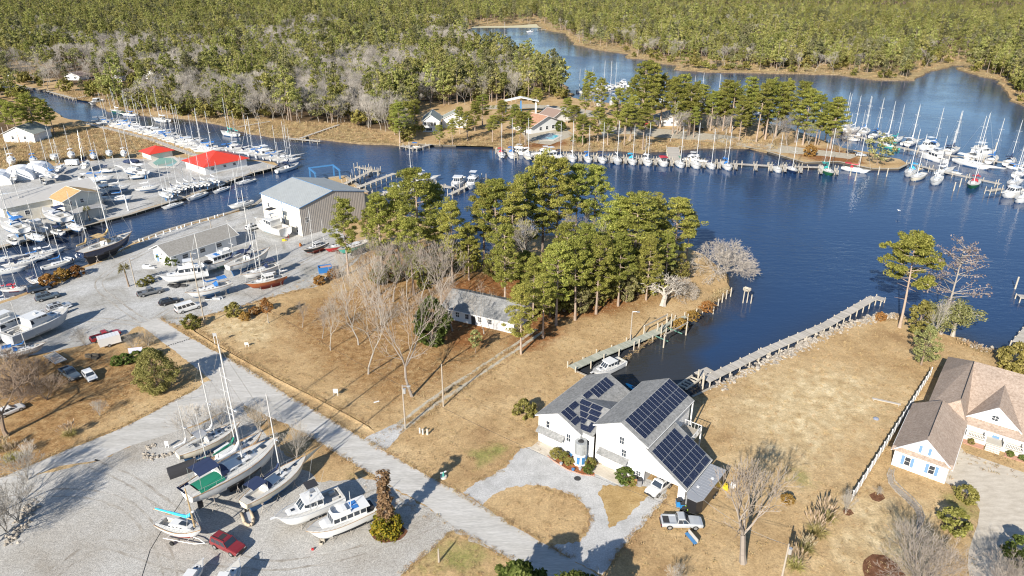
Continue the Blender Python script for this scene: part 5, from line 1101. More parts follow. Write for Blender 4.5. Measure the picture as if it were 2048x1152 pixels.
q = MB(); q.tube((gu0 - .4, gw - .43, gz - .02), (gc, gw - .43, gp + .06), .1, k=4); q.tube((gc, gw - .43, gp + .06), (gu1 + .4, gw - .43, gz - .02), .1, k=4); q.build('trim', M_trim, nb)
q = MB(); q.tube((gc, gw - .03, gz + 1.1), (gc, gw - .08, gz + 1.1), .5, k=16); rw = q.build('round_window', M_glass, nb); q = MB(); q.box((gc, gw - .09, gz + 1.1), (1.0, .04, .06)); q.build('muntin', M_trim, rw); q = MB(); q.box((gc, gw - .094, gz + 1.1), (.06, .04, 1.0)); q.build('muntin', M_trim, rw)
# foundation beds of the porch
bed = [NF(px0 + .2, pw - 1.3), NF(px0 + 3.0, pw - 1.3), NF(px0 + 3.0, pw + .1), NF(px0, pw + .1)]
q = MB(); q.prism([(p.x, p.y) for p in bed], .012, .08); tag(q.build('mulch_bed', M_soil), kind='structure')
bed = [NF(px0 + 5.9, pw - 1.2), NF(px1, pw - 1.2), NF(px1, pw + .1), NF(px0 + 5.9, pw + .1)]
q = MB(); q.prism([(p.x, p.y) for p in bed], .012, .08); tag(q.build('mulch_bed', M_soil), kind='structure')
for i in range(8):
    p = NF(px0 + (6.6 + (i - 1) * 1.7 if i else 1.2), pw - .55); o_ = thing('shrub', ('yellow-green shrub left of the porch steps' if not i else '%s small dark shrub right of the porch steps' % ordinal(i - 1)), 'shrub', p, i, 'porch shrubs'); o_.scale = (.42,) * 3; link('trunk', BUSH[0][0], o_); link('crown', BUSH[2 if not i else 0][1], o_)

# --- warehouse with blue trim
A, a, L_ = edge((606, 473), (733, 436)); hw = height_at(606, 473, 416); Dw = (G(523, 448) - G(606, 473)).length
wh = gable('warehouse', 'big metal warehouse with cream front, ribbed grey gable and blue trim', 'warehouse', A, a, L_, Dw * 1.12, hw, hw + 2.6, M_cream, M_metalroof, .25, M_bluetrim, ribs=.6, wins=[('l', 2.6, 1.6, .9, 1.9, (1, 2)), ('l', Dw * .55, 3.0, 1.0, 1.0), ('l', Dw * .92, 5.8, 1.1, 1.3), ('l', Dw * .9, 2.4, 1.0, 1.2), ('l', Dw * .47, 0, 1.0, 2.1, 'door', M_greige), ('f', 1.9, 4.6, 1.0, 1.5)])
b = MB(); b.poly([(0, -.012, 0), (L_, -.012, 0), (L_, -.012, hw), (L_ / 2, -.012, hw + 2.6), (0, -.012, hw)]); b.build('gable_wall', M_greige, wh)
b = MB()
for i in range(0, 30):
    w = i * Dw * 1.12 / 29
    for s_ in (0, 1): b.tube(((-.25 if s_ == 0 else L_ / 2), w, (hw - 2.6 / (L_ / 2) * .25 if s_ == 0 else hw + 2.6) + .15), ((L_ / 2 if s_ == 0 else L_ + .25), w, (hw + 2.6 if s_ == 0 else hw - 2.6 / (L_ / 2) * .25) + .15), .03, k=4, caps=False)
b.build('roof_seams', M_metalroof, wh)
for w in (Dw * .5,): b = MB(); b.box((-.06, w, hw / 2), (.12, .14, hw)); b.build('downpipe', M_bluetrim, wh)
# --- boatyard office
A = G(310, 519); B = G(439, 478); ang = math.atan2(B.y - A.y, B.x - A.x); Dof = (B - A).length
of = gable('boatyard_office', 'low white boatyard office with a long grey shingle roof', 'office', A, ang - math.pi / 2, 8.5, Dof, 3.3, 5.2, M_white, ramp_mat('office_shingle', [(0.3, (.24,.225,.20)), (0.6, (.31,.295,.27)), (0.75, (.37,.35,.325))], 2.0, fine=(8, .15)), .7, M_trim, wins=[('f', 4.2, 2.6, .5, .9), ('f', 1.8, 0, 1.0, 2.1, 'door', M_shutter), ('r', 4, 1.7, 1.6, 1.2), ('r', 9, 1.7, 1.6, 1.2), ('r', 14, 1.7, 1.6, 1.2)])
# --- sheds of the left yard
A = G(3, 424); B = G(125, 402); ang = math.atan2(B.y - A.y, B.x - A.x)
gable('metal_shed', 'long cream shed with a grey corrugated roof at the left edge', 'shed', G(-12, 432), ang - math.pi / 2 + .12, 13, 27, 5.4, 7.6, M_cream, mat('shed_roof', (.46,.445,.42), .6, var=.1, scale=.6), .6, M_trim, wins=[('r', 6, 2.5, 1.4, 1.4), ('r', 13, 2.3, 1.2, 1.2), ('f', 4, 3.2, 1, 1.4)])
A, a, L_ = edge((135, 437), (208, 418)); gable('tan_roofed_house', 'two-storey cream yard house with a tan roof on the sunny slope', 'house', A, a, L_, 8, 5.6, 7.6, M_cream, M_tanroof, .6, M_trim, wins=[('f', 2, 4.4, 1.0, 1.2), ('f', 5.5, 4.4, 1.0, 1.2), ('l', 2, 4.3, .6, .6), ('l', 4, 4.3, .6, .6), ('l', 3, 1.8, .6, .6)])
A, a, L_ = edge((150, 446), (215, 428)); gable('lean_to', 'grey-roofed lean-to in front of the tan-roofed house', 'shed', A, a, L_, 3.4, 2.6, 3.1, M_block, mat('leanto_roof', (.36,.35,.34), .7, var=.1), .4, M_trim)
A, a, L_ = edge((88, 418), (118, 414)); gable('small_shed', 'small grey-roofed shed between the long shed and the tan-roofed house', 'shed', A, a, L_ + 1, 5, 2.9, 4.2, M_cream, mat('leanto_roof', (.36,.35,.34), .7), .3, M_trim)
for i, (x, y, w, d) in enumerate([(-10, 372, 11, 8), (35, 362, 11, 8), (72, 354, 10, 8)]):
    t = thing('shrinkwrapped_shelter', '%s white arched tarp shelter from the left behind the long shed' % ordinal(i), 'shelter', G(x, y), R(20), 'tarp shelters'); m = MB()
    secs = [[(w / 2 * math.cos(q) * (1 if j % 2 else .97), d * j / 4, 4.6 * math.sin(q) ** .8 * (1 if j % 2 else .95)) for q in np.linspace(0, math.pi, 11)] for j in range(5)]; m.loft(secs, cap0=True, cap1=True); m.build('tarp', M_tarp, t); r_ = MB()
    for j in (1, 3): r_.path([(w / 2 * 1.004 * math.cos(q), d * j / 4, 4.62 * math.sin(q) ** .8) for q in np.linspace(0, math.pi, 11)], .06); 
    r_.build('hoop', M_alu, t)
# --- red roofs and pool of the left marina
A, a, L_ = edge((412, 352), (486, 336)); gable('red_roofed_house', 'large white marina building on piles with a bright red hip roof', 'building', G(412, 350), a, L_ + 2, 15, 3.3, 6.6, M_white, M_red, 1.0, hip=.42, wins=[('f', 3, 1.9, 1.2, 1), ('f', 8, 1.9, 1.2, 1), ('f', 12, 1.9, 1.2, 1), ('l', 5, 2, 1, 1)])
A, a, L_ = edge((303, 320), (346, 312)); gable('red_roofed_pavilion', 'small open pavilion with a bright red hip roof by the left pool', 'pavilion', A, a, L_, 8, 2.6, 4.6, M_cream, M_red, 1.0, hip=.45)
def pool(label, px, m, rim):
    t = thing('swimming_pool', label, 'pool', G(*px[0])); o_ = t.location; ps = [(G(*p) - Vector(o_)) for p in px]
    q = MB(); q.prism([(p.x, p.y) for p in ps], .03, .12); q.build('water_surface', m, t); c = sum((Vector((p.x, p.y)) for p in ps), Vector((0, 0))) / len(ps)
    q = MB(); out = [c + (Vector((p.x, p.y)) - c) * rim for p in ps]; q.prism([tuple(p) for p in out], .012, .1); q.build('coping', M_block, t); return t
pool('greenish swimming pool between the two red roofs', [(305,326),(320,316),(345,316),(355,324),(345,332),(315,333)], mat('green_pool', (.22,.42,.36), .1, var=.1), 1.35)
pool('turquoise swimming pool in front of the clubhouse', [(1086,278),(1106,279),(1118,272),(1100,268)], mat('blue_pool', (.12,.50,.62), .08, var=.1), 1.55)
# --- houses across the water
A, a, L_ = edge((843, 262), (882, 260)); gable('white_gabled_house', 'white house with a grey-green roof and glazed gable across the creek', 'house', G(846, 264), R(2), 8, 14, 5.2, 8.0, M_white, mat('greygreen_roof', (.30,.32,.28), .8, var=.12), .5, M_trim, wins=[('f', 1.3, 3.8, 1.1, 1.7, (2, 1)), ('f', 2.8, 3.8, 1.1, 1.7, (2, 1)), ('f', 4.3, 3.8, 1.1, 1.7, (2, 1)), ('f', 5.8, 3.8, 1.1, 1.7, (2, 1)), ('f', 3, 1.2, 3, 1.6, (3, 1))])
gable('white_house_wing', 'side wing of the white gabled house with a front gable', 'house', G(885, 256), R(2), 12, 9, 4.4, 7.2, M_white, mat('greygreen_roof', (.30,.32,.28), .8), .5, M_trim, wins=[('f', 3, 2.2, 1, 1.5), ('f', 8, 2.2, 1, 1.5)])
A, a, L_ = edge((1062, 268), (1118, 258)); gable('clubhouse', 'clubhouse with a wide terracotta roof beside the turquoise pool', 'clubhouse', G(1062, 268), a + R(90) - R(90), 20, 13, 3.4, 7.2, M_white, M_terra, 1.0, M_trim, wins=[('f', 6, 1.7, 1.6, 1.6), ('f', 10, 1.7, 1.6, 1.6), ('f', 14, 1.7, 1.6, 1.6)])
gable('clubhouse_annex', 'brown-roofed annex behind the clubhouse', 'building', G(1105, 248), a, 12, 10, 3.2, 6.2, M_white, mat('annex_roof', (.26,.185,.15), .85, var=.15), .8, M_trim)
A, a, L_ = edge((1316, 252), (1382, 252)); gable('lodge', 'long low lodge with a mossy grey-brown roof under the point pines', 'building', G(1316, 252) + Vector((0, 0, 0)), a + R(0), L_ , 12, 3.0, 5.4, M_white, mat('mossy_roof', (.27,.245,.20), .9, var=.2), .9, M_trim, wins=[('f', 3, 1.6, 1.6, 1), ('f', 7, 1.6, 1.6, 1), ('f', 11, 1.6, 1.6, 1)])
gable('ranch_house', 'low white ranch house with a grey roof among the pines', 'house', G(889, 636), heading((889, 636), (1028, 668)), (G(1028, 668) - G(889, 636)).length, 9.5, 3.0, 3.02, M_white, M_shingle, .1)
rh = bpy.data.objects['ranch_house']
for c_ in list(rh.children):
    if c_.name.split('.')[0] in ('roof', 'ridge_cap', 'trim'): bpy.data.objects.remove(c_)
Lr = (G(1028, 668) - G(889, 636)).length
for pts in ([(-.6, -.7, 2.85), (Lr + .6, -.7, 2.85), (Lr + .6, 4.75, 5.2), (-.6, 4.75, 5.2)], [(-.6, 4.75, 5.2), (Lr + .6, 4.75, 5.2), (Lr + .6, 10.2, 2.85), (-.6, 10.2, 2.85)]): slab(MB(), pts, .14).build('roof', M_shingle, rh)
b = MB(); b.poly([(0, 0, 3), (0, 9.5, 3), (0, 4.75, 5.0)][::-1]); b.poly([(Lr, 0, 3), (Lr, 9.5, 3), (Lr, 4.75, 5.0)]); b.tube((-.6, -.73, 2.78), (Lr + .6, -.73, 2.78), .09, k=4); b.build('trim', M_trim, rh)
for u in (1.2, 3.4, 5.8, 9.0, 11.5): window(rh, (u, 0, 1.6), (1, 0, 0), FN, .9, 1.2, (2, 2))
door(rh, (7.4, 0, 0), (1, 0, 0), FN, 1.0, 2.1, M_door)
for i, (x, y, w, d, he, hr, m, dsc) in enumerate([(288,158,10,12,3.5,7.5,'annex_roof','brown gabled house half hidden in the woods behind the left marina'), (218,163,9,8,3,5.5,'greygreen_roof','small pale house in the woods left of the brown gabled one'), (465,222,9,9,3,5.5,'greygreen_roof','grey-roofed house behind the bank trees'), (885,130,16,12,4,6.5,'greygreen_roof','white house deep in the woods'),
      (850,85,18,12,4,6.5,'greygreen_roof','white building in the farthest woods'), (10,285,14,12,4,7,'greygreen_roof','white house behind the left marsh pines'), (130,160,12,9,3,5,'annex_roof','low house in the clearing at the upper left')]):
    gable('far_house', dsc, 'house', G(x, y), R(random.uniform(-15, 20)), w, d, he, hr, M_white, MATS[m], .5, M_trim, wins=[('f', w * .3, he * .55, 1.1, 1.3), ('f', w * .7, he * .55, 1.1, 1.3)])
# boat hoist with a white canopy by the clubhouse
t = thing('boat_hoist', 'blue boat hoist frame with a white gabled canopy behind the clubhouse', 'hoist', G(1012, 228), R(3))
for u in (0, 8, 16): b = MB(); b.box((u, 0, 3.5), (.8 if u else .5, .8, 7)); b.build('post', M_bluetrim if u < 16 else M_trim, t)
slab(MB(), [(-1.5, -2.5, 7), (8, -2.5, 9), (8, 2.5, 9), (-1.5, 2.5, 7)], .3).build('canopy', M_trim, t); slab(MB(), [(8, -2.5, 9), (17.5, -2.5, 7), (17.5, 2.5, 7), (8, 2.5, 9)], .3).build('canopy', M_trim, t)
sheet('lane', [(960,212),(1060,208),(1150,216),(1200,224),(1215,236),(1230,268),(1205,272),(1196,240),(1150,226),(1060,216),(960,219)], .012, M_track, 4, .5)
sheet('clubhouse_yard', [(1040,262),(1130,252),(1150,270),(1100,290),(1050,284)], .009, M_track, 4, .5)
sheet('point_drive', [(1200,250),(1330,258),(1450,270),(1560,290),(1640,300),(1720,310),(1700,318),(1560,305),(1440,285),(1320,275),(1210,268)], .009, M_track, 4, .6)
# ---------------------------------------------------------------- docks, bulkheads, fence, poles
def island_mat(name, cols, rough=.9):
    m, nt, b = _nodes(name); N, L = nt.nodes, nt.links; ge = N.new('ShaderNodeNewGeometry'); cr = N.new('ShaderNodeValToRGB'); el = cr.color_ramp.elements
    while len(el) < len(cols): el.new(.5)
    for i, (e, c) in enumerate(zip(el, cols)): e.position = i / (len(cols) - 1); e.color = (*c, 1)
    L.new(ge.outputs['Random Per Island'], cr.inputs[0]); L.new(cr.outputs[0], b.inputs['Base Color']); b.inputs['Roughness'].default_value = rough; b.inputs['Specular IOR Level'].default_value = .2; MATS[name] = m; return m
M_planks = island_mat('deck_planks', [(.34,.31,.27), (.42,.39,.34), (.50,.46,.41), (.38,.36,.33)])
M_planks2 = island_mat('mossy_planks', [(.30,.31,.25), (.36,.37,.31), (.42,.42,.35)])
PILE = {}
def pile(parent, p, h, r=.14, m=None, z0=-2.0, world=False):
    key = (round(h, 1), r)
    if key not in PILE: q = MB(); q.tube((0, 0, z0), (0, 0, h - .08), r, r * .95, 7); q.tube((0, 0, h - .08), (0, 0, h), r * .95, r * .3, 7); PILE[key] = q.mesh('pile', M_pile)
    o = link('pile', PILE[key], parent, p); return o
def dock(name, label, px, width=1.6, z=.35, ph=.9, sp=3.2, pm=None, board=.32, group=None, piles=True, cat='dock', r=.14):
    pts = [G(*p) for p in px]; t = thing(name, label, cat, pts[0], 0, group); o0 = pts[0]; mb = MB(); side = 1
    for a, b in zip(pts[:-1], pts[1:]):
        d = (b - a); L = d.length; d.normalize(); n = Vector((-d.y, d.x, 0)); ang = math.atan2(d.y, d.x); k = max(2, int(L / board))
        for i in range(k):
            c = a - o0 + d * (L * (i + .5) / k); mb.box((c.x, c.y, z + random.uniform(-.008, .008)), (L / k - .035, width + random.uniform(-.05, .05), .06), ang)
        for s_ in (-1, 1): c0 = a - o0 + n * s_ * width * .42; c1 = c0 + d * L; mb.tube(c0 + Vector((0, 0, z - .14)), c1 + Vector((0, 0, z - .14)), .09, k=4)
        if piles:
            for i in range(int(L / sp) + 1):
                for s_ in (-1, 1):
                    c = a - o0 + d * min(L, i * sp) + n * s_ * (width / 2 + .12); pile(t, c, z + (ph if (i % 2 == 0) else ph * .5) * random.uniform(.85, 1.1), r)
    q = mb.build('planks', pm or M_planks, t); tag(q, kind='stuff'); return t
NEAR = [dock('pier', 'long grey plank pier along the riprap of the right-hand lawn', [(1410,765),(1530,706),(1650,655),(1748,598)], 2.0, .55, .25, 3.0),
        dock('pier', 'short plank end of the long pier beside the lone pine', [(1748,598),(1768,604)], 2.2, .55, .4, 2.0),
        dock('dock', 'old mossy plank dock with a boat lift along the left bank of the canal', [(1143,740),(1200,714),(1270,686),(1330,660)], 2.0, .5, .9, 4.2, M_planks2),
        dock('dock', 'narrow outer catwalk of the old boat lift', [(1318,668),(1345,650),(1375,640)], .8, 1.1, 1.6, 4.0, M_planks2)]
# lift beams at the old dock
t = thing('boat_lift', 'open timber boat lift with green bunks over the canal', 'boat lift', G(1330, 668)); f_ = heading((1300, 678), (1372, 640)); t.rotation_euler = (0, 0, f_)
for i, (u, v) in enumerate(((-4, 2.6), (4, 2.6), (-4, -2.6), (4, -2.6))): pile(t, (u, v, 0), 2.6, .16)
for v in (2.6, -2.6): b = MB(); b.box((0, v, 2.3), (8.6, .16, .26)); b.build('beam', M_wood, t)
for u in (-2.5, 2.5): b = MB(); b.box((u, 0, .2), (.16, 5.2, .18)); b.build('bunk', mat('green_steel', (.12,.25,.2), .6), t)
pl_ = thing('floating_platform', 'square grey floating platform at the foot of the long pier', 'platform', G(1413, 744), heading((1400, 760), (1440, 742)))
b = MB()
for i in range(9): b.box((-1.6 + i * .4, 0, -.25), (.37, 3.0, .1))
q = b.build('planks', M_planks, pl_); tag(q, kind='stuff'); b = MB(); b.box((0, 0, -.45), (3.4, 2.8, .3)); b.build('float', M_darkwood, pl_)
lf = thing('boat_lift', 'timber cradle lift beside the solar house pier', 'boat lift', G(1378, 768), heading((1350, 780), (1385, 756)))
for s_ in (-.9, .9): b = MB(); b.box((0, s_, .4), (5, .3, .3)); b.build('rail', M_pile, lf)
for i in range(5): b = MB(); b.box((-2 + i, 0, .35), (.3, 1.8, .2)); b.build('rung', M_pile, lf)
for u, v in ((2.2, -1.6), (2.6, -.3), (1.3, -2.2)): pile(lf, (u, v, 0), 2.2, .15)
for i, (x, y) in enumerate([(1392,632),(1405,626),(1412,619),(1426,628),(1436,612),(1444,605),(1452,598),(1461,593)]):
    o = thing('old_pile', '%s lone pile from the left of the row off the point' % ordinal(i), 'pile', G(x, y, WATER_Z), 0, 'lone piles'); pile(o, (0, 0, .7), 1.2 + .5 * (i > 4), .15)
o = thing('osprey_nest', 'stick nest on a leaning pile platform in the bay', 'nest', G(1490, 606, WATER_Z))
for u, v, h in ((-.5, 0, 2.6), (.5, .2, 2.4), (1.3, -.2, 1.6)): pile(o, (u, v, .7), h, .13)
b = MB()
for i in range(60): a = random.uniform(0, 6.3); b.tube((.9 * math.cos(a), .9 * math.sin(a), 3.3 + random.uniform(-.1, .5)), (.9 * math.cos(a + 1.6), .9 * math.sin(a + 1.6), 3.4 + random.uniform(-.1, .5)), .05, k=3)
tag(b.build('sticks', M_pile, o), kind='stuff')
# the other docks
dock('dock', 'long main dock of the left marina', [(172,248),(228,262),(300,280),(385,311),(430,322)], 2.4, .5, .9, 4.0)
dock('dock', 'dock at the tip of the left marina land beside the white ketch', [(505,347),(556,334)], 2.2, .5, .9, 4.0)
dock('dock', 'long dock of the middle marina lined with sailboats', [(992,303),(1100,308),(1224,316),(1380,325),(1536,334),(1660,338)], 2.0, .6, 1.2, 5.0)
dock('walkway', 'wide gangway from the wooded shore to the middle dock', [(1345,297),(1349,322)], 5.0, .6, .8, 4.0)
for i, x in enumerate((1030, 1070, 1105, 1130, 1160, 1190, 1222, 1250, 1280, 1310, 1342, 1375, 1406, 1437, 1470, 1510, 1540, 1568, 1600, 1640, 1672)):
    y = 303 + (x - 992) * 35 / 668; dock('finger_pier', '%s finger pier from the left of the middle marina' % ordinal(i), [(x, y + 1), (x + 2, y + 13)], .9, .6, 1.3, 5.0, board=.5, group='finger piers of the middle marina')
dock('dock', 'dock of the right marina running out from the point', [(1816,328),(1880,345),(2001,371)], 1.8, .6, 1.4, 5.0)
dock('dock', 'far dock of the right marina behind the big white yachts', [(1659,258),(1740,283),(1835,305),(1990,325),(2060,336)], 2.0, .6, 1.3, 6.0)
dock('dock', 'near stub dock at the right marina with cross braces', [(1975,385),(2005,380)], 1.6, .6, 1.6, 3.0)
dock('dock', 'outer wooden lift pier behind the warehouse, upper one', [(690,372),(742,346),(760,346)], 1.8, .9, 1.6, 3.0); dock('dock', 'outer wooden lift pier behind the warehouse, lower one', [(715,380),(790,351)], 2.0, .9, .3, 3.0)
dock('dock', 'short cross pier at the upper lift pier end', [(712,338),(760,347)], 1.6, .9, 1.8, 3.0)
dock('dock', 'dock with motor yachts right of the warehouse', [(745,391),(810,389),(870,372),(905,378)], 1.8, .6, 1.2, 4.0); dock('dock', 'slip dock beside the white motor yacht', [(900,392),(968,358)], 1.6, .6, 1.6, 4.0); dock('dock', 'slip dock left of the white motor yacht', [(868,372),(900,378)], 1.4, .6, 1.6, 4.0)
dock('dock', 'T-shaped dock across the creek, cross part', [(578,279),(642,285)], 1.6, .6, .8, 4.0); dock('dock', 'T-shaped dock across the creek, catwalk over the marsh', [(602,279),(678,252)], 1.4, .7, .2, 5.0)
dock('dock', 'L-shaped dock at the white gabled house', [(803,294),(830,300),(862,291)], 1.8, .6, 1.0, 4.0)
dock('dock', 'narrow catwalk over the marsh at the middle of the creek', [(476,256),(540,245)], 1.0, .6, .2, 6.0); dock('dock', 'narrow catwalk over the marsh behind the left marina, right one', [(340,230),(394,221)], 1.0, .6, .4, 6.0); dock('dock', 'narrow catwalk over the marsh behind the left marina, left one', [(270,220),(326,208)], 1.0, .6, .4, 6.0)
dock('dock', 'L-shaped dock at the upper left bank', [(95,184),(150,199),(160,197),(190,190)], 1.4, .6, .8, 6.0)
dock('dock', 'far dock with white posts at the head of the bay', [(945,74),(1003,74)], 2.0, .6, 3.0, 6.0); dock('dock', 'far dock behind the moored sailboat', [(1066,61),(1092,60)], 1.6, .6, .8, 6.0)
dock('dock', 'dock hidden behind the pines of the marina point, left', [(1165,192),(1262,178)], 2.0, .6, 1.4, 8.0); dock('dock', 'dock hidden behind the pines of the marina point, right', [(1290,208),(1400,214),(1500,236)], 2.0, .6, 1.4, 8.0)
dock('dock', 'plank dock at the right edge of the bay', [(2036,596),(2090,600)], 2.0, .5, .2, 3.0); dock('dock', 'plank dock leaving the right edge near the waxy shrub', [(2034,690),(2075,640)], 2.0, .5, .2, 3.0)
for i, (x, y) in enumerate([(2030,578),(1452,272),(1700,352),(1710,362),(1756,350),(1773,353),(1907,382),(1919,374),(1990,300),(1000,320),(1940,330)]): o = thing('mooring_pile', '%s white-topped mooring pile off the docks' % ordinal(i), 'pile', G(x, y, WATER_Z), 0, 'mooring piles'); pile(o, (0, 0, .7), 2.6, .2)
# timber bulkheads
def bulkhead(label, px, cap=.5, out=1):
    pts = [G(*p) for p in px]; t = thing('bulkhead', label, 'bulkhead', pts[0]); o0 = pts[0]; w = MB(); c = MB()
    for a, b in zip(pts[:-1], pts[1:]):
        d = (b - a).normalized(); L = (b - a).length; n = Vector((-d.y, d.x, 0)) * out; k = int(L / .3) + 1; ang = math.atan2(d.y, d.x)
        for i in range(k): q = a - o0 + d * (L * (i + .5) / k) + n * (.06 + .03 * (i % 2)); w.box((q.x, q.y, -.95), (L / k - .02, .1, 2.1), ang)
        m = (a + b) / 2 - o0; c.box((m.x, m.y, .09), (L, cap, .12), ang)
        for i in range(int(L / 3.2)): pile(t, a - o0 + d * (1.6 + i * 3.2) + n * .28, .15, .13)
    tag(w.build('sheet_piling', M_darkwood, t), kind='stuff'); c.build('cap', M_wood, t); return t
bulkhead('timber bulkhead of the left marina yard along the canal', [(-60,511),(0,495),(262,428.5),(370,395.5),(512,343.5),(558,333)], 1.1, -1); bulkhead('timber bulkhead with white bollards along the warehouse yard', [(735,385),(690,352),(600,362),(540,385),(512,408),(460,425),(385,445),(325,463),(267,485)], 1.3, -1)
bulkhead('pale timber bulkhead around the marina point', [(1536,303),(1608,325),(1676,323),(1743,337),(1798,337),(1816,328)], .9, 1); bulkhead('bulkhead under the house lawn across the creek', [(837,288),(862,290),(912,291)], .5, 1); bulkhead('low bulkhead at the head of the canal beside the old dock', [(1205,765),(1150,742)], .4, 1); bulkhead('stone-faced bulkhead at the house pier', [(1430,772),(1400,787),(1385,794)], .4, 1)
bulkhead('bulkhead at the upper left bank', [(0,160),(30,168),(95,183),(150,198)], .6, -1)
BOL = MB(); BOL.tube((0, 0, 0), (0, 0, .85), .2, .18, 8); BOL = BOL.mesh('post', M_trim)
for i, (x, y) in enumerate([(279,480),(287,479),(299,476),(313,471),(328,465),(341,460),(355,456),(363,454),(370,451),(384,447),(400,442),(417,437),(430,433),(436,431),(448,428)]): o = thing('bollard', '%s white bollard from the left along the canal bulkhead' % ordinal(i), 'bollard', G(x, y + 3), 0, 'white bollards'); link('post', BOL, o)
# blue lift gantries behind the warehouse
t = thing('lift_gantry', 'blue travel-lift gantry standing in the water behind the warehouse', 'gantry', G(655, 360), heading((630, 358), (690, 350)))
for u in (-4.5, 4.5):
    b = MB(); b.box((u, 3, 3.4), (.5, 9, .5)); b.build('beam', M_bluetrim, t)
    for w in (-1, 7): b = MB(); b.box((u, w, .9), (.45, .45, 5)); b.build('leg', M_bluetrim, t)
b = MB(); b.box((0, 7, 3.5), (9, .45, .45)); b.build('cross_beam', M_bluetrim, t)
# riprap
ROCK = []
for i in range(4):
    bm = bmesh.new(); bmesh.ops.create_icosphere(bm, subdivisions=1, radius=.5)
    for v in bm.verts: v.co *= random.uniform(.7, 1.2); v.co.z *= .7
    me = bpy.data.meshes.new('rock'); bm.to_mesh(me); bm.free(); me.materials.append(mat('riprap_stone', (.34,.30,.25), .9, var=.3, scale=2, rand=.3)); ROCK.append(me)
def rocks(path, n, spread, s0, s1):
    pts = [G(*p) for p in path]; out = []
    for i in range(n):
        k = random.randrange(len(pts) - 1); p = pts[k].lerp(pts[k + 1], random.random()); out.append((p.x + random.gauss(0, spread), p.y + random.gauss(0, spread), random.uniform(-.25, .15)))
    return out, [random.uniform(s0, s1) for _ in out]
P1, S1 = rocks([(1430,775),(1536,724),(1586,702),(1626,680),(1696,650),(1761,633),(1800,632)], 900, .7, .35, .9); P2, S2 = rocks([(1930,680),(1946,692),(1986,700)], 80, .6, .4, .9); P3, S3 = rocks([(290,905),(300,915),(330,912),(345,905)], 130, .35, .25, .55); P4, S4 = rocks([(20,1085),(40,1060),(55,1025),(58,1010)], 170, .6, .35, .8); P5, S5 = rocks([(292,900),(300,892),(312,890)], 60, .3, .25, .5)
PP = P1 + P2 + P3 + P4 + P5; SS = S1 + S2 + S3 + S4 + S5
instance_mass('riprap', PP, rng.integers(0, 4, len(PP)), SS, rng.uniform(0, 6.28, len(PP)), ROCK, 'pale riprap stones along the lawn shore and lot edges')
# white fence with posts and panels
fa, fb_ = G(1703, 1002), G(1860, 752); n = 21; t = thing('white_fence', 'white vinyl privacy fence beside the brown-roofed house', 'fence', fa, math.atan2(fb_.y - fa.y, fb_.x - fa.x)); Lf = (fb_ - fa).length / n
pm_ = MB(); pm_.box((0, 0, .95), (.14, .14, 1.9)); pm_.box((0, 0, 1.93), (.2, .2, .07)); pm_ = pm_.mesh('post', M_trim); pn = MB()
pn.box((Lf / 2, 0, 1.66), (Lf - .14, .06, .14)); pn.box((Lf / 2, 0, .18), (Lf - .14, .06, .14))
for i in range(9): pn.box((.07 + (Lf - .14) * (i + .5) / 9, 0, .92), ((Lf - .14) / 9 - .012, .04, 1.36))
pn = pn.mesh('panel', M_trim)
for i in range(n + 1):
    link('post', pm_, t, (i * Lf, 0, 0))
    if i < n: link('panel', pn, t, (i * Lf, 0, 0))
# utility poles and wires
M_polew = mat('pole_wood', (.38,.33,.27), .9, var=.2)
def pole(px, py, top, label, arm=False, lamp=False, box=False, m=None, name='utility_pole'):
    h = height_at(px, py, top); t = thing(name, label, 'pole', G(px, py), 0, 'poles'); b = MB(); b.tube((0, 0, -.3), (0, 0, h), .15, .1, 8); b.build('shaft', m or M_polew, t)
    if arm: b = MB(); b.box((0, 0, h - .5), (2.2, .1, .12), .6); b.build('crossarm', M_polew, t)
    if lamp: b = MB(); b.tube((0, 0, h - .2), (.9, -.3, h), .04, k=5); b.box((1.1, -.37, h - .02), (.6, .3, .14)); b.build('lamp_head', M_alu, t)
    if box: b = MB(); b.tube((.3, 0, h - 1.6), (.3, 0, h - .7), .25, k=9); b.build('transformer', M_alu, t)
    return t, G(px, py) + Vector((0, 0, h - .2))
_, w1 = pole(811,857,770,'utility pole with a lamp beside the wheel tracks',lamp=True,box=True); _, w2 = pole(887,813,728,'bare pole between the lot and the lawn'); _, w3 = pole(1260,686,622,'lamp pole on the lawn by the old dock',lamp=True); _, w4 = pole(410,649,505,'tall pole at the corner of the boatyard and the street',lamp=True)
_, w5 = pole(1563,1158,1088,'pole with a transformer at the bottom edge of the lawn',box=True); _, w6 = pole(272,573,516,'lamp pole beside the palm',lamp=True); _, w7 = pole(425,470,440,'thin pole behind the boatyard office'); _, w8 = pole(878,1124,1098,'short grey post on the grass strip')
M_wire = mat('wire', (.05,.05,.05), .7, var=0)
def wire(label, a, b, sag=1.0, m=None, r=.018, name='wire'):
    q = MB(); ps = [a.lerp(b, i / 14) - Vector((0, 0, sag * 4 * (i / 14) * (1 - i / 14))) for i in range(15)]; q.path(ps, r, 4); return tag(q.build(name, m or M_wire), label, 'wire', 'overhead wires')
wire('overhead wire from the boatyard corner pole to the lot pole', w4, w1, 1.6); wire('overhead wire between the lot pole and the bare pole', w1, w2, .8); wire('pale service wire crossing above the grey pickup to the bottom pole', w5, HF(LU, 0, 3.0), 1.2, M_alu); wire('overhead wire from the lot pole to the transformer pole', w1, w5, 2.0)
q = MB(); q.path([G(370, 990, .03), G(358, 1010, .03), G(330, 1050, .03), G(300, 1100, .03), G(284, 1152, .03), G(280, 1180, .03)], .035, 5); tag(q.build('cable', M_wire), 'black power cable lying across the gravel lot', 'cable')
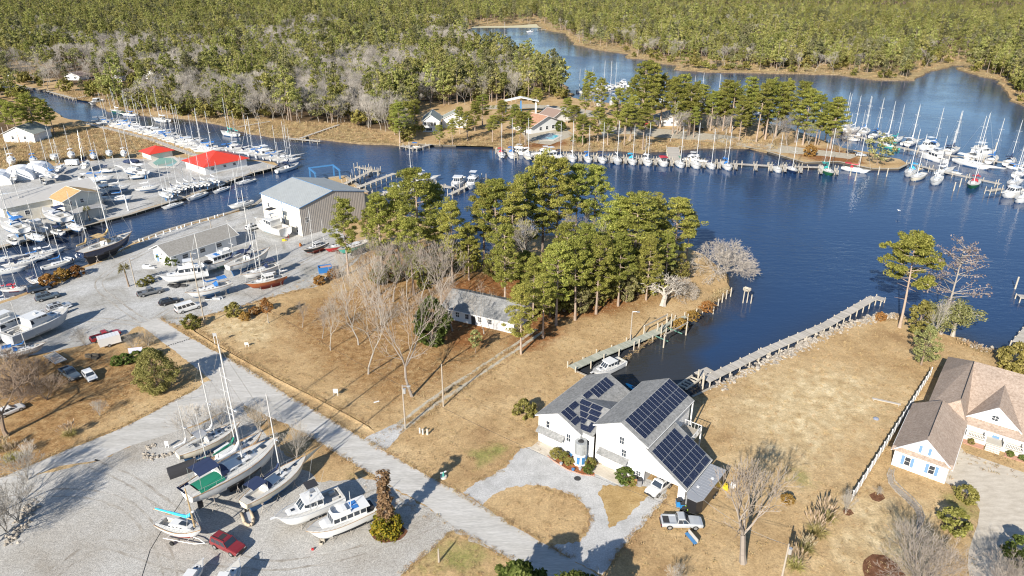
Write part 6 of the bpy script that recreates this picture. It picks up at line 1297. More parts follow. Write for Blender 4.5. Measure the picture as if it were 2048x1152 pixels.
# ---------------------------------------------------------------- boats
M_gel = mat('white_gelcoat', (.68,.68,.67), .3, var=.03, scale=.8, coat=.3); M_deckc = mat('offwhite_deck', (.58,.57,.54), .55, var=.06, scale=1.5); M_teak = mat('teak', (.38,.25,.14), .7, var=.2, scale=2); M_cream_h = mat('cream_hull', (.68,.62,.50), .35, var=.04)
M_navy = mat('navy_hull', (.012,.025,.07), .2, var=.1, coat=.4); M_redh = mat('red_hull', (.42,.03,.035), .3, var=.08); M_tealh = mat('teal_hull', (.08,.36,.30), .35, var=.08); M_blackh = mat('black_hull', (.02,.02,.022), .3, var=.1); M_rusth = mat('varnished_hull', (.30,.09,.03), .4, var=.25, scale=1.5); M_greyh = mat('grey_hull', (.42,.44,.47), .35, var=.06); M_greenh = mat('green_hull', (.02,.10,.05), .3, var=.1)
M_af = {k: mat('antifoul_' + k, c, .7, var=.2, scale=1.2) for k, c in dict(blue=(.05,.14,.30), black=(.03,.03,.035), red=(.30,.05,.03), grey=(.26,.27,.28), green=(.05,.16,.11), pale=(.40,.50,.55)).items()}
M_cv = {k: mat('canvas_' + k, c, .85, var=.12, scale=2.5) for k, c in dict(blue=(.03,.16,.45), navy=(.02,.035,.09), green=(.01,.20,.12), red=(.45,.03,.05), grey=(.30,.31,.33), tan=(.55,.38,.18), white=(.72,.72,.72), sky=(.04,.40,.68), black=(.03,.03,.035), teal=(.03,.30,.28)).items()}
M_mast = mat('mast_alloy', (.72,.72,.71), .4, .25, var=.05); M_woodmast = mat('wooden_mast', (.50,.36,.19), .5, var=.15); M_steel = mat('stainless', (.66,.67,.68), .3, .7, var=0); M_rubber = mat('rubber', (.025,.025,.028), .8, var=.1); M_tan_inf = mat('tan_tube', (.50,.40,.28), .7, var=.1); M_seat = mat('seat_vinyl', (.52,.50,.46), .7, var=.1); M_wtube = mat('grey_tube', (.55,.57,.60), .6, var=.08)
def hullf(L, B, fb, dd, tr=.72, power=False, over=.9, n=16):
    """sections stern to bow; returns (sections, halfbeam(t), sheer(t))"""
    def hb(t): return B / 2 * ((1 - (1 - tr) * (-t) ** 2.2) if t < 0 else max(.012, (1 - t ** (2.6 if power else 2.1)) ** (.8 if power else .95)))
    def sh(t): return fb * (1 + .30 * max(0, t) ** 1.6 + (.06 * t * t if t < 0 else 0))
    secs = []
    for i in range(n + 1):
        t = -1 + 2 * i / n; b = hb(t); zs = sh(t); q = max(0, (t - .45) / .55); zk = -dd * (1 - .25 * t * t) + (dd * .75 + zs * over) * q ** 2.2
        if t < 0 and not power: zk += (dd * .95 + .1) * (-t) ** 3
        x = L / 2 * t; xo = L * .5 * .10 * q * q
        if power: pr = [(1, 0), (.97, .3), (.93, .55), (.86, .72), (.45, .88), (0, 1)]
        else: pr = [(math.cos(a) ** .6, math.sin(a) ** 1.15) for a in (0, .3, .6, .9, 1.2, math.pi / 2 - 1e-6)]
        half = [(b * y, zs + (zk - zs) * z) for y, z in pr]; sec = [(x - xo * ((zs - z) / max(.01, zs - zk)), y, z) for y, z in half] + [(x - xo * ((zs - z) / max(.01, zs - zk)), -y, z) for y, z in half[-2::-1]]
        secs.append(sec)
    return secs, hb, sh
def hull_mesh(secs, boot=.12):
    m = MB(); k = len(secs[0])
    def mf(i, j): z = sum(secs[a][c][2] for a in (i, i + 1) for c in (j, j + 1)) / 4; return 1 if z < boot else 0
    m.loft([s[::-1] for s in secs], mfun=lambda i, j: mf(i, k - 2 - j)); m.face(list(range(k))[::1], 0); return m.mesh('hull', [M_gel, M_af['blue']], True)
def deck_mesh(L, hb, sh, c0, c1, cw, depth=.5, n=28, camber=.06, ins=.04):
    ts = sorted(set([-1 + 2 * i / n for i in range(n + 1)] + [c0 - 1e-4, c0, c1, c1 + 1e-4])); secs = []; ins_ = []
    for t in ts:
        b = max(.005, hb(t) - ins); z = sh(t) + .0; inside = c0 <= t <= c1; w = min(cw, b * .8); f = z - depth if inside else z + camber
        secs.append([(L / 2 * t, b, z), (L / 2 * t, w, z + camber), (L / 2 * t, w, f), (L / 2 * t, -w, f), (L / 2 * t, -w, z + camber), (L / 2 * t, -b, z)])
    m = MB(); m.loft([s[::-1] for s in secs], mfun=lambda i, j: 1 if j == 2 else 0); return m.mesh('deck', [M_deckc, M_seat])
def trunk_mesh(x0, x1, w0, w1, z0f, h, name='cabin', slope=.5, m=None):
    q = MB(); secs = []
    for i, (s_, hh) in enumerate(((0, .0), (.04, .95), (.5, 1.0), (.82, .8), (1, .0))):
        x = x0 + (x1 - x0) * s_; w = w0 + (w1 - w0) * s_; z = z0f(x); H = max(.02, h * hh); secs.append([(x, w, z - .05), (x, w * .92, z + H * .85), (x, w * .7, z + H), (x, -w * .7, z + H), (x, -w * .92, z + H * .85), (x, -w, z - .05)])
    q.loft([s[::-1] for s in secs], cap0=True, cap1=True); return q.mesh(name, m or M_gel)
def rail_mesh(L, hb, sh, h=.6, n=10, t0=-1, t1=1, m=None):
    q = MB()
    for s_ in (1, -1):
        ps = [(L / 2 * t, s_ * max(0, hb(t) - .06), sh(t)) for t in np.linspace(t0, t1 * .985, n)]
        for p in ps: q.tube(p, (p[0], p[1], p[2] + h), .018, k=4)
        q.path([(p[0], p[1], p[2] + h) for p in ps], .018, 4)
    return q.mesh('rails', m or M_steel)
MODEL = {}
def rig(parts, x, H, z0, boom, L, bow, stern, B, key='mast', cover=True, spread=2, m=None, r=.105):
    q = MB(); q.tube((x, 0, z0), (x - .01 * H, 0, z0 + H), r, r * .7, 7); parts.append((key, q.mesh('mast', m or M_mast), None))
    q = MB()
    for i in range(spread): z = z0 + H * (.45 + .27 * i); q.tube((x - .1, -B * .28, z), (x - .1, B * .28, z), .028, k=4)
    q.tube((x, 0, z0 + H), (x, 0, z0 + H + .5), .012, k=4); q.ball((x + .25, 0, z0 + H * .42), .22, 8, 5, flat=(1, 1, .5)); parts.append(('spreaders', q.mesh('spreaders', M_mast), key))
    q = MB(); q.tube((x - .1, 0, z0 + 1.1), (x - boom, 0, z0 + 1.15), .06, k=6); parts.append(('boom', q.mesh('boom', m or M_mast), None))
    if cover:
        q = MB(); secs = []
        for i in range(8): t = i / 7; rr = .26 * (1 - .55 * t) * (1 + .12 * math.sin(i * 2.3)); c = Vector((x - .12 - boom * .92 * t, 0, z0 + 1.3 + (.6 * max(0, .15 - t) / .15))); secs.append([(c.x, rr * .7 * math.cos(a), c.z + rr * math.sin(a)) for a in [2 * math.pi * j / 7 for j in range(7)]])
        q.loft(secs, close=True, cap0=True, cap1=True); parts.append(('sail_cover', q.mesh('sail_cover', M_cv['blue']), 'boom'))
    q = MB(); top = (x - .01 * H, 0, z0 + H * .98); q.tube(top, bow, .02, k=3); q.tube(top, stern, .014, k=3)
    for s_ in (1, -1): q.tube(top, (x - .1, s_ * B * .46, z0 - .3), .014, k=3); q.tube((x, 0, z0 + H * .5), (x - .5, s_ * B * .46, z0 - .3), .014, k=3)
    parts.append(('rigging', q.mesh('rigging', M_steel), None))
def sail_model(key, L=11, B=3.5, fb=1.15, dd=.55, tr=.72, mast=.08, mh=1.25, mizzen=None, keel='fin', canopy=True, ctr=False, cabin=(.30, -.30), wood=False, over=.9, pilot=False, boomk=.36):
    secs, hb, sh = hullf(L, B, fb, dd, tr, over=over); P = [('hull', hull_mesh(secs), None)]; c0, c1 = (-.85, -.42) if not ctr else (-.5, -.15)
    P.append(('deck', deck_mesh(L, hb, sh, c0, c1, B * .24), None)); zf = lambda x: sh(2 * x / L) + .03
    P.append(('cabin', trunk_mesh(L / 2 * (c1 + .02), L / 2 * cabin[0] * 1.5, B * .3, B * .17, zf, .42), None))
    q = MB()
    for s_ in (1, -1):
        for i in range(4): x = L / 2 * (c1 + .1 + i * .17); w = B * .3 + (B * .17 - B * .3) * ((x - L / 2 * (c1 + .02)) / (L / 2 * (cabin[0] * 1.5 - c1 - .02))); q.box((x, s_ * (w * .965), zf(x) + .2), (L * .045, .05, .14))
    P.append(('portlights', q.mesh('portlights', M_glass), 'cabin')); q = MB()
    for t in (.12, .32, .62): x = L / 2 * t; q.box((x, 0, zf(x) + (.46 if t < .4 else .1)), (.55, .55, .05))
    P.append(('hatches', q.mesh('hatches', M_glass), None)); xm = L * mast
    rig(P, xm, L * mh, sh(.1) + .4, L * boomk, L, (L * .495, 0, sh(1)), (-L * .48, 0, sh(-1)), B, m=M_woodmast if wood else None)
    if mizzen: rig(P, -L * mizzen, L * mh * .66, sh(-.5) + .1, L * .2, L, (xm, 0, sh(.1) + L * mh * .6), (-L * .49, 0, sh(-1)), B * .8, key='mizzen_mast', r=.065, spread=1)
    P.append(('rails', rail_mesh(L, hb, sh), None)); q = MB()
    for s_ in (1, -1): q.path([(L / 2 * t, s_ * hb(t), sh(t) + .03) for t in np.linspace(-1, 1, 15)], .05, 4)
    P.append(('toe_rail', q.mesh('toe_rail', M_teak), 'deck'))
    if keel == 'fin': q = MB(); q.loft([[(L * .10, 0, -dd * .8), (L * .02, .16, -dd * .8), (-L * .11, 0, -dd * .8), (L * .02, -.16, -dd * .8)], [(L * .04, 0, -1.75), (-.02 * L, .12, -1.75), (-L * .10, 0, -1.75), (-.02 * L, -.12, -1.75)]], close=True, cap1=True); P.append(('keel', q.mesh('keel', M_af['blue']), None)); q = MB(); q.box((-L * .40, 0, -.75), (.55, .07, 1.5)); P.append(('rudder', q.mesh('rudder', M_af['blue']), None))
    else: q = MB(); q.prism([(L * .22, -dd * .7), (L * .1, -1.45), (-L * .40, -1.5), (-L * .44, .1), (-L * .3, -dd * .4)], -.13, .13); q.v = [(a, c, b) for a, b, c in q.v]; P.append(('keel', q.mesh('keel', M_af['blue']), None))
    if canopy:
        q = MB(); x0, x1 = L / 2 * (c0 + .05), L / 2 * (c1 + .02); zc = sh(c0) + (1.75 if not pilot else 1.5); secs = [[(x, B * .34 * math.cos(a), zc + .28 * math.sin(a)) for a in np.linspace(.25, math.pi - .25, 7)] for x in np.linspace(x0, x1, 4)]; q.loft(secs)
        P.append(('bimini', q.mesh('bimini', M_cv['navy']), None)); q = MB()
        for x in (x0, x1):
            for s_ in (1, -1): q.tube((x, s_ * B * .3, zf(x) - .1), (x, s_ * B * .33, zc + .05), .02, k=4)
        P.append(('bimini_frame', q.mesh('bimini_frame', M_steel), 'bimini')); q = MB(); xd = x1 + .1; secs = [[(xd + .9 * s_, B * .3 * math.cos(a) * (1 - .1 * s_), sh(c1) + .3 + (1.0 - .55 * s_) * math.sin(a)) for a in np.linspace(.05, math.pi - .05, 7)] for s_ in (0, .5, 1)]; q.loft(secs); P.append(('dodger', q.mesh('dodger', M_cv['navy']), None))
    if pilot:
        q = MB(); x0, x1 = -L * .18, L * .04; zz = sh(0) + .3; q.loft([[(x, B * .3, zz), (x - .1, B * .27, zz + 1.2), (x - .1, -B * .27, zz + 1.2), (x, -B * .3, zz)] for x in (x0, x1)], cap0=True, cap1=True); P.append(('pilothouse', q.mesh('pilothouse', M_gel), None)); q = MB()
        for s_ in (1, -1):
            for i in range(3): q.box((x0 + .45 + i * .75, s_ * B * .29, zz + .72), (.6, .06, .5))
        q.box((x1 + .0, 0, zz + .72), (.12, B * .48, .5)); P.append(('windows', q.mesh('windows', M_glass), 'pilothouse'))
    MODEL[key] = (L, P, 1.8 if keel == 'fin' else 1.55, sh(0))
sail_model('sloop'); sail_model('sloop2', canopy=False, L=9.5, B=3.0, fb=.95, mh=1.2, tr=.6); sail_model('ketch', keel='long', mizzen=.33, ctr=True, tr=.55, over=1.0, fb=1.2); sail_model('cutter', L=12, B=3.7, tr=.5, keel='long', over=1.05, mh=1.2); sail_model('pilot', L=11.5, B=3.7, tr=.6, keel='long', mizzen=.36, pilot=True, canopy=False)
sail_model('cat', L=6, B=2.5, fb=.75, dd=.35, tr=.75, mast=.36, mh=.95, keel='long', canopy=False, wood=True, boomk=.95, cabin=(.42, 0), over=.5)
def house(name, x0, x1, w0, w1, z0, h, rake=.35, m=None):
    q = MB(); q.loft([[(x0, w0, z0), (x0, w0 * .94, z0 + h), (x0, -w0 * .94, z0 + h), (x0, -w0, z0)], [(x1 + rake, w1, z0), (x1 - rake * .3, w1 * .92, z0 + h), (x1 - rake * .3, -w1 * .92, z0 + h), (x1 + rake, -w1, z0)]], cap0=True, cap1=True); return q.mesh(name, m or M_gel)
def wins(x0, x1, w0, w1, z0, h, n, rake=.35, front=True):
    """dark panes with gaps round a deckhouse"""
    q = MB()
    for i in range(n):
        a, b = (i + .1) / n, (i + .9) / n
        for s_ in (1, -1):
            ps = []
            for t, zz in ((a, .35), (b, .35), (b, .85), (a, .85)): x = x0 + (x1 - x0) * t; w = (w0 + (w1 - w0) * t) * (1 - .07 * zz) + .02; ps.append((x, s_ * w, z0 + h * zz))
            q.poly(ps if s_ < 0 else ps[::-1])
    if front:
        for i in range(3):
            y0, y1 = -w1 * .9 + 1.8 * w1 * (i + .06) / 3, -w1 * .9 + 1.8 * w1 * (i + .94) / 3; xf = lambda z: x1 + rake - rake * 1.3 * z + .03
            q.poly([(xf(.35), y0, z0 + h * .35), (xf(.35), y1, z0 + h * .35), (xf(.9), y1 * .95, z0 + h * .9), (xf(.9), y0 * .95, z0 + h * .9)])
    return q.mesh('windows', M_glass)
def power_model(key, L, B, fb, dd, kind):
    secs, hb, sh = hullf(L, B, fb, dd, .9, True); P = [('hull', hull_mesh(secs, .1), None)]; c0, c1 = (-.93, -.45) if kind != 'trawler' else (-.95, -.72)
    if kind == 'runabout': c0, c1 = -.85, .25
    P.append(('deck', deck_mesh(L, hb, sh, c0, c1, B * .36, .6), None)); z = sh(0)
    if kind == 'trawler':
        P.append(('deckhouse', house('deckhouse', -L * .34, L * .14, B * .36, B * .33, z, 1.55), None)); P.append(('windows', wins(-L * .34, L * .14, B * .36, B * .33, z, 1.55, 5), 'deckhouse')); q = MB(); q.box((-L * .14, 0, z + 1.6), (L * .50, B * .80, .1)); P.append(('roof', q.mesh('roof', M_gel), 'deckhouse'))
        q = MB(); q.loft([[(x, B * .33 * s2, z + 1.62), (x + .1, B * .31 * s2, z + 2.35)] for x, s2 in ((-L * .12, 1), (L * .05, .95), (L * .11, .6), (L * .12, 0), (L * .11, -.6), (L * .05, -.95), (-L * .12, -1))]); P.append(('flybridge', q.mesh('flybridge', M_gel), None)); q = MB(); q.box((-L * .05, 0, z + 1.9), (.7, 1.6, .5)); q.box((-L * .2, .45, z + 1.68), (1.1, .9, .08), m=1); q.box((-L * .2, -.6, z + 1.68), (1.1, .9, .08), m=1); P.append(('seats', q.mesh('seats', [M_gel, M_cv['blue']]), 'flybridge'))
        P.append(('foredeck_trunk', trunk_mesh(L * .14, L * .30, B * .32, B * .22, lambda x: sh(2 * x / L), .45), None)); q = MB(); q.tube((-L * .16, 0, z + 1.6), (-L * .16, 0, z + 4.8), .07, .04, 6); P.append(('mast', q.mesh('mast', M_mast), None))
        q = MB(); q.box((-L * .41, 0, z + .3), (1.4, 1.9, .45)); P.append(('dinghy_cover', q.mesh('dinghy_cover', M_cv['black']), None))
    if kind in ('sportfish', 'express', 'yacht'):
        h = {'sportfish': 1.5, 'express': 1.2, 'yacht': 1.75}[kind]; P.append(('deckhouse', house('deckhouse', -L * (.18 if kind != 'yacht' else .3), L * .10, B * .38, B * .3, z, h, 1.1), None)); P.append(('windows', wins(-L * (.18 if kind != 'yacht' else .3), L * .10, B * .38, B * .3, z, h, 3, 1.1), 'deckhouse')); q = MB(); q.box((-L * (.06 if kind != 'yacht' else .12), 0, z + h + .04), (L * (.27 if kind != 'yacht' else .42), B * .80, .1)); P.append(('roof', q.mesh('roof', M_gel), 'deckhouse'))
        P.append(('foredeck_trunk', trunk_mesh(L * .1, L * .34, B * .34, B * .18, lambda x: sh(2 * x / L), .3), None)); q = MB(); q.box((L * .24, 0, sh(.48) + .33), (.55, .55, .05)); P.append(('hatch', q.mesh('hatch', M_glass), None)); q = MB(); q.box((L * .52, 0, sh(1) - .02), (.9, .45, .08)); P.append(('bow_pulpit', q.mesh('bow_pulpit', M_gel), None))
        if kind == 'sportfish':
            q = MB()
            for x, s_ in ((-L * .16, 1), (-L * .16, -1), (L * .03, 1), (L * .03, -1)): q.tube((x, s_ * B * .36, z + .3), (-L * .07 + (x + L * .07) * .45, s_ * B * .2, z + 3.9), .035, k=5)
            q.box((-L * .07, 0, z + 2.75), (.9, 1.5, .05)); P.append(('tower', q.mesh('tower', M_steel), None)); q = MB(); q.box((-L * .07, 0, z + 3.95), (1.9, 1.9, .08)); P.append(('tower_top', q.mesh('tower_top', M_cv['black']), None)); q = MB()
            for s_ in (1, -1): q.tube((-L * .02, s_ * B * .42, z + .4), (-L * .22, s_ * B * .62, z + 7.5), .03, .015, 5)
            P.append(('outriggers', q.mesh('outriggers', M_alu), None)); q = MB(); q.ball((-L * .02, 0, z + h + .25), .3, 10, 6, flat=(1, 1, .5)); P.append(('radar', q.mesh('radar', M_gel), None))
        if kind == 'yacht':
            q = MB(); q.loft([[(x, B * .33 * s2, z + h + .08), (x + .12, B * .3 * s2, z + h + .8)] for x, s2 in ((-L * .26, 1), (-L * .02, .95), (L * .05, .55), (L * .06, 0), (L * .05, -.55), (-L * .02, -.95), (-L * .26, -1))]); P.append(('flybridge', q.mesh('flybridge', M_gel), None)); q = MB(); q.box((-L * .14, 0, z + h + 1.95), (L * .22, B * .6, .07)); P.append(('hardtop', q.mesh('hardtop', M_gel), None)); q = MB()
            for x in (-L * .24, -L * .05):
                for s_ in (1, -1): q.tube((x, s_ * B * .27, z + h + .1), (x, s_ * B * .27, z + h + 1.95), .03, k=4)
            P.append(('hardtop_frame', q.mesh('hardtop_frame', M_steel), 'hardtop'))
        q = MB(); q.box((-L * .38, B * .22, z - .2), (1.0, .5, .5)); q.box((-L * .38, -B * .22, z - .2), (1.0, .5, .5)); P.append(('cockpit_seats', q.mesh('cockpit_seats', M_seat), None))
    if kind == 'runabout':
        q = MB(); ws = [(L * .12, B * .36), (L * .2, B * .2), (L * .22, 0), (L * .2, -B * .2), (L * .12, -B * .36)]; q.loft([[(x, y, z), (x - .25, y * .95, z + .5)] for x, y in ws]); P.append(('windscreen', q.mesh('windscreen', M_glass), None)); q = MB(); q.box((-L * .5 - .2, 0, z + .1), (.45, .4, .7)); q.box((-L * .5 - .25, 0, -.3), (.25, .15, .8)); P.append(('outboard', q.mesh('outboard', M_blackh), None)); q = MB()
        for x in (-L * .15, L * .0): q.box((x, .45, z - .25), (.5, .5, .6)); q.box((x, -.45, z - .25), (.5, .5, .6))
        P.append(('seats', q.mesh('seats', M_seat), None)); q = MB(); secs_ = [[(x, B * .36 * math.cos(a), z + 1.6 + .18 * math.sin(a)) for a in np.linspace(.2, math.pi - .2, 6)] for x in (-L * .28, L * .05)]; q.loft(secs_)
        for x in (-L * .28, L * .05):
            for s_ in (1, -1): q.tube((x, s_ * B * .35, z), (x, s_ * B * .345, z + 1.62), .02, k=4)
        P.append(('bimini', q.mesh('bimini', M_cv['white']), None))
    if kind != 'runabout': P.append(('rails', rail_mesh(L, hb, sh, .65, 9, -.1, 1), None))
    q = MB()
    for s_ in (1, -1): q.path([(L / 2 * t, s_ * (hb(t) + .01), sh(t) - .02) for t in np.linspace(-1, 1, 15)], .05, 4)
    P.append(('rub_rail', q.mesh('rub_rail', M_greyh if kind != 'trawler' else M_teak), 'hull')); MODEL[key] = (L, P, dd + .45, sh(0))
power_model('trawler', 12, 4.0, 1.5, .8, 'trawler'); power_model('sportfish', 11, 3.9, 1.45, .7, 'sportfish'); power_model('express', 9.5, 3.2, 1.25, .6, 'express'); power_model('yacht', 13, 4.2, 1.6, .8, 'yacht'); power_model('runabout', 6.3, 2.4, .85, .4, 'runabout')
STAND = MB(); STAND.tube((0, 0, 1.0), (0, 0, 1.75), .035, k=5); STAND.box((0, 0, 1.77), (.32, .32, .05))
for a in (0, 2.1, 4.2): STAND.tube((0, 0, 1.15), (.55 * math.cos(a), .55 * math.sin(a), 0), .03, k=4)
STAND = STAND.mesh('stand', mat('stand_steel', (.40,.36,.32), .6, .3, var=.3))
SMALL = {'spreaders', 'rigging', 'rails', 'portlights', 'hatches', 'seats', 'windows', 'cockpit_seats', 'outriggers', 'tower', 'bimini_frame', 'hardtop_frame', 'toe_rail', 'rub_rail'}
FARSKIP = {'rails', 'hatches', 'hatch', 'bimini_frame', 'toe_rail', 'rub_rail', 'cockpit_seats', 'hardtop_frame', 'seats'}
LMAX = dict(sloop=15.5, ketch=16.0, cutter=14.0, yacht=13.5, trawler=13, sportfish=13.5, express=9.5, runabout=6.5, sloop2=10.5)
def c0_land(l): return l
def boat(model, label, bow, stern, hull=None, af='blue', canvas=None, land=True, stands=False, group='boats', skip=(), cover=None, L=None, deckm=None, cat=None, deck_z=None, pitch=0.0):
    L0, P, keel, fbz = MODEL[model]; z = (keel + fbz if land else WATER_Z + fbz) if deck_z is None else deck_z; a = G(*bow, z); b = G(*stern, z); d = a - b; Lr = L or min(d.length, LMAX.get(model, 13.0) if c0_land(land) else (16.0 if 'largest' in label else 12.5)); s_ = Lr / L0; c = (a + b) / 2
    base = keel * s_ * .97 if land else WATER_Z; sailb = model in ('sloop', 'sloop2', 'ketch', 'cutter', 'pilot', 'cat')
    o = thing('sailboat' if sailb else 'motorboat', label, cat or ('sailboat' if sailb else 'motorboat'), (c.x, c.y, base), math.atan2(d.y, d.x), group, s_); o.rotation_euler[1] = -pitch
    far = c.y > 190; made = {}
    for nm, me, par in P:
        if nm in skip or (far and nm in FARSKIP) or (not land and nm in ('keel', 'rudder')) or (par and par not in made): continue
        q = link(nm.replace('mizzen_', '') if nm == 'mizzen_mast' else nm, me, made.get(par, o)); made[nm] = q
        if nm in SMALL: q['kind'] = 'stuff'
        if nm == 'hull': recolor(q, {0: hull or M_gel, 1: M_af[af]})
        elif nm in ('keel', 'rudder'): recolor(q, {0: M_af[af]})
        elif nm in ('bimini', 'dodger') and canvas: recolor(q, {0: M_cv[canvas]})
        elif nm == 'sail_cover' and (cover or canvas): recolor(q, {0: M_cv[cover or canvas]})
        elif nm == 'deck' and deckm: recolor(q, {0: deckm})
    if land and stands:
        for k_, (u, v) in enumerate([(x, y) for x in (-.32, -.08, .18) for y in (-.40, .40)]):
            p = Vector((c.x, c.y, 0)) + Matrix.Rotation(o.rotation_euler[2], 3, 'Z') @ Vector((u * Lr, v * 3.2 * s_, 0)); j = thing('jack_stand', 'tripod jack stand propping the ' + ' '.join(stands.split()[:10]), 'jack stand', p, k_, 'jack stands of the ' + stands); j.scale = (s_, s_, s_ * keel / 1.8); link('stand', STAND, j)
        kb = thing('keel_block', 'timber keel blocks under the ' + ' '.join(stands.split()[:10]), 'block', (c.x, c.y, 0), o.rotation_euler[2]); q = MB()
        q.box((-.5 * s_, 0, .04), (.9, .6, .08)); q.build('timber', M_wood, kb)
    return o
def boat_w(mdl, label, c, h, L, hull, canvas, group, af='blue'):
    L0, P, keel, fbz = MODEL[mdl]; s_ = L / L0; sailb = mdl in ('sloop', 'sloop2', 'ketch', 'cutter', 'pilot'); o = thing('sailboat' if sailb else 'motorboat', label, 'sailboat' if sailb else 'motorboat', (c.x, c.y, WATER_Z), h, group, s_); made = {}
    for nm, me, par in P:
        if nm in FARSKIP or nm in ('keel', 'rudder') or (par and par not in made): continue
        q = link('mast' if nm == 'mizzen_mast' else nm, me, made.get(par, o)); made[nm] = q
        if nm in SMALL: q['kind'] = 'stuff'
        if nm == 'hull' and hull: recolor(q, {0: hull})
        if nm in ('bimini', 'dodger', 'sail_cover'): recolor(q, {0: M_cv[canvas]})
    return o
# --- the storage lot in the foreground
boat('ketch', 'white ketch with grey spray hood, first of the row nearest the side street', (481,846), (354,906), M_cream_h, 'blue', 'grey', stands='white ketch nearest the side street', cover='white')
boat('pilot', 'white pilothouse sailboat with teak deck and a grey skirt, second of the lot row', (524,868), (398,950), None, 'blue', 'green', stands='pilothouse sailboat', deckm=M_teak, cover='green')
boat('sloop', 'large white sailboat with green cockpit awning, longest boat of the lot', (562,890), (374,1000), None, 'black', 'navy', stands='large white sailboat', cover='white')
boat('cutter', 'cream-hulled sailboat with navy dodger and solar panel on the stern', (612,915), (486,1005), M_cream_h, 'blue', 'navy', stands='cream-hulled sailboat', cover='navy')
boat('sportfish', 'white sportfishing boat with tower and outriggers in the lot', (549,1035), (682,980), None, 'black', stands='sportfishing boat')
boat('trawler', 'white trawler yacht with flybridge and blue cushions, front of the lot row', (611,1060), (748,1003), None, 'black', stands='trawler yacht')
boat('cat', 'small white catboat with a bright blue boom cover on a trailer', (405,1073), (322,1050), None, 'red', 'sky', cover='sky', skip=('keel',), deck_z=1.7)
boat('express', 'white cabin boat cut by the bottom edge, left one', (402,1108), (358,1166), None, 'blue'); boat('yacht', 'white motor yacht cut by the bottom edge, right one', (474,1106), (428,1190), None, 'blue')
aw = thing('awning', 'green canvas awning over the cockpit of the large white sailboat', 'awning', G(415, 962, 4.4), heading((374, 1000), (562, 890))); q = MB(); q.loft([[(x, 1.5 * math.cos(a), .5 * math.sin(a) - .25) for a in np.linspace(.1, math.pi - .1, 7)] for x in (-1.9, 0, 1.9)]); q.build('canvas', M_cv['green'], aw); q = MB()
for x in (-1.9, 1.9):
    for y in (-1.45, 1.45): q.tube((x, y, -.25), (x, y * .95, -1.7), .025, k=4)
q.build('poles', M_steel, aw); sp_ = thing('stern_solar_panel', 'dark solar panel behind the green awning', 'solar panel', G(371, 976, 4.2), heading((374, 1000), (562, 890))); q = MB(); q.box((0, 0, 0), (1.5, 2.2, .06)); q.box((.9, 0, -.6), (.06, .06, 1.2)); q.build('panel', M_panel, sp_)
sk = thing('storm_tarp', 'black tarp skirt hung under the pilothouse sailboat', 'tarp', G(368, 942), heading((345, 950), (400, 930))); q = MB(); secs = [[(x, 1.0 * math.cos(a), 1.5 * math.sin(a) + .02) for a in np.linspace(0, math.pi, 9)] for x in np.linspace(-2.2, 2.0, 5)]; q.loft(secs, cap0=True, cap1=True); q.build('cover', M_cv['black'], sk)
# --- boatyard by the warehouse
Y = [('yacht','white motor yacht beside the boatyard office, bow towards the palm',(316,551),(414,535),None,'grey',None), ('trawler','white trawler with a busy flybridge behind the motor yacht',(489,501),(409,527),None,'green',None), ('ketch','white two-masted sailboat pointing to the warehouse',(541,502),(455,536),None,'blue','navy'), ('sloop','white sloop with a navy dodger beside the varnished motorsailer',(481,550),(556,526),None,'grey','navy'),
     ('pilot','varnished rust-brown motorsailer with a white wheelhouse',(489,567),(571,547),M_rusth,'red','white'), ('sloop','white sloop with a royal blue sail cover behind the white van',(370,587),(462,563),None,'blue','blue'), ('sportfish','white sportfishing boat at the warehouse door',(511,442),(574,462),None,'pale',None), ('pilot','black-hulled motorsailer in front of the warehouse gable',(604,496),(654,479),M_blackh,'red','white'),
     ('sloop2','red-hulled sailboat without a mast by the warehouse',(648,498),(703,480),M_redh,'red','white'), ('sloop2','teal-hulled sailboat without a mast, last of the warehouse row',(672,504),(738,481),M_tealh,'green','white'), ('ketch','large navy ketch with tan sail cover beside the canal',(268,474),(160,515),M_navy,'black','tan'), ('sloop2','white sloop with dark cover hauled out by the canal edge',(455,412),(505,399),None,'grey','navy')]
for mdl, lb, bw, st_, hl, af, cv in Y:
    boat(mdl, lb, bw, st_, hl, af, cv, stands=lb if mdl in ('yacht', 'trawler', 'ketch', 'sloop', 'pilot') else False, group='boats in the warehouse yard', skip=('mast', 'boom', 'rigging', 'mizzen_mast') if 'without a mast' in lb else ())
boat('sportfish', 'large white sportfishing boat with blue windows at the left edge', (140,622), (12,676), M_greyh, 'grey', group='boats in the warehouse yard', skip=('tower', 'tower_top', 'outriggers')); boat('yacht', 'white motor yacht behind the large sportfishing boat at the left edge', (80,622), (-30,668), None, 'grey', group='boats in the warehouse yard')
boat('sloop', 'grey sloop with a blue sail cover at the left edge', (90,680), (-5,702), M_greyh, 'grey', 'blue', group='boats in the warehouse yard'); boat('sloop2', 'slender varnished yellow sailboat without a mast behind the sportfishing boat', (98,608), (56,622), M_rusth, 'red', 'tan', group='boats in the warehouse yard', skip=('mast', 'boom', 'rigging')); boat('runabout', 'small blue and white runabout on a trailer in the yard', (104,622), (132,611), None, 'blue', group='boats in the warehouse yard')
boat('ketch', 'white ketch with red canvas in the left canal end', (56,570), (0,574), None, 'red', 'red', land=False, group='boats in the left canal'); boat('sloop', 'white sloop beside the brown bushes in the left canal end', (90,566), (58,552), None, 'blue', 'navy', land=False, group='boats in the left canal'); boat('sloop2', 'white sloop at the left frame edge in the canal', (30,590), (-20,600), None, 'blue', 'white', land=False, group='boats in the left canal')
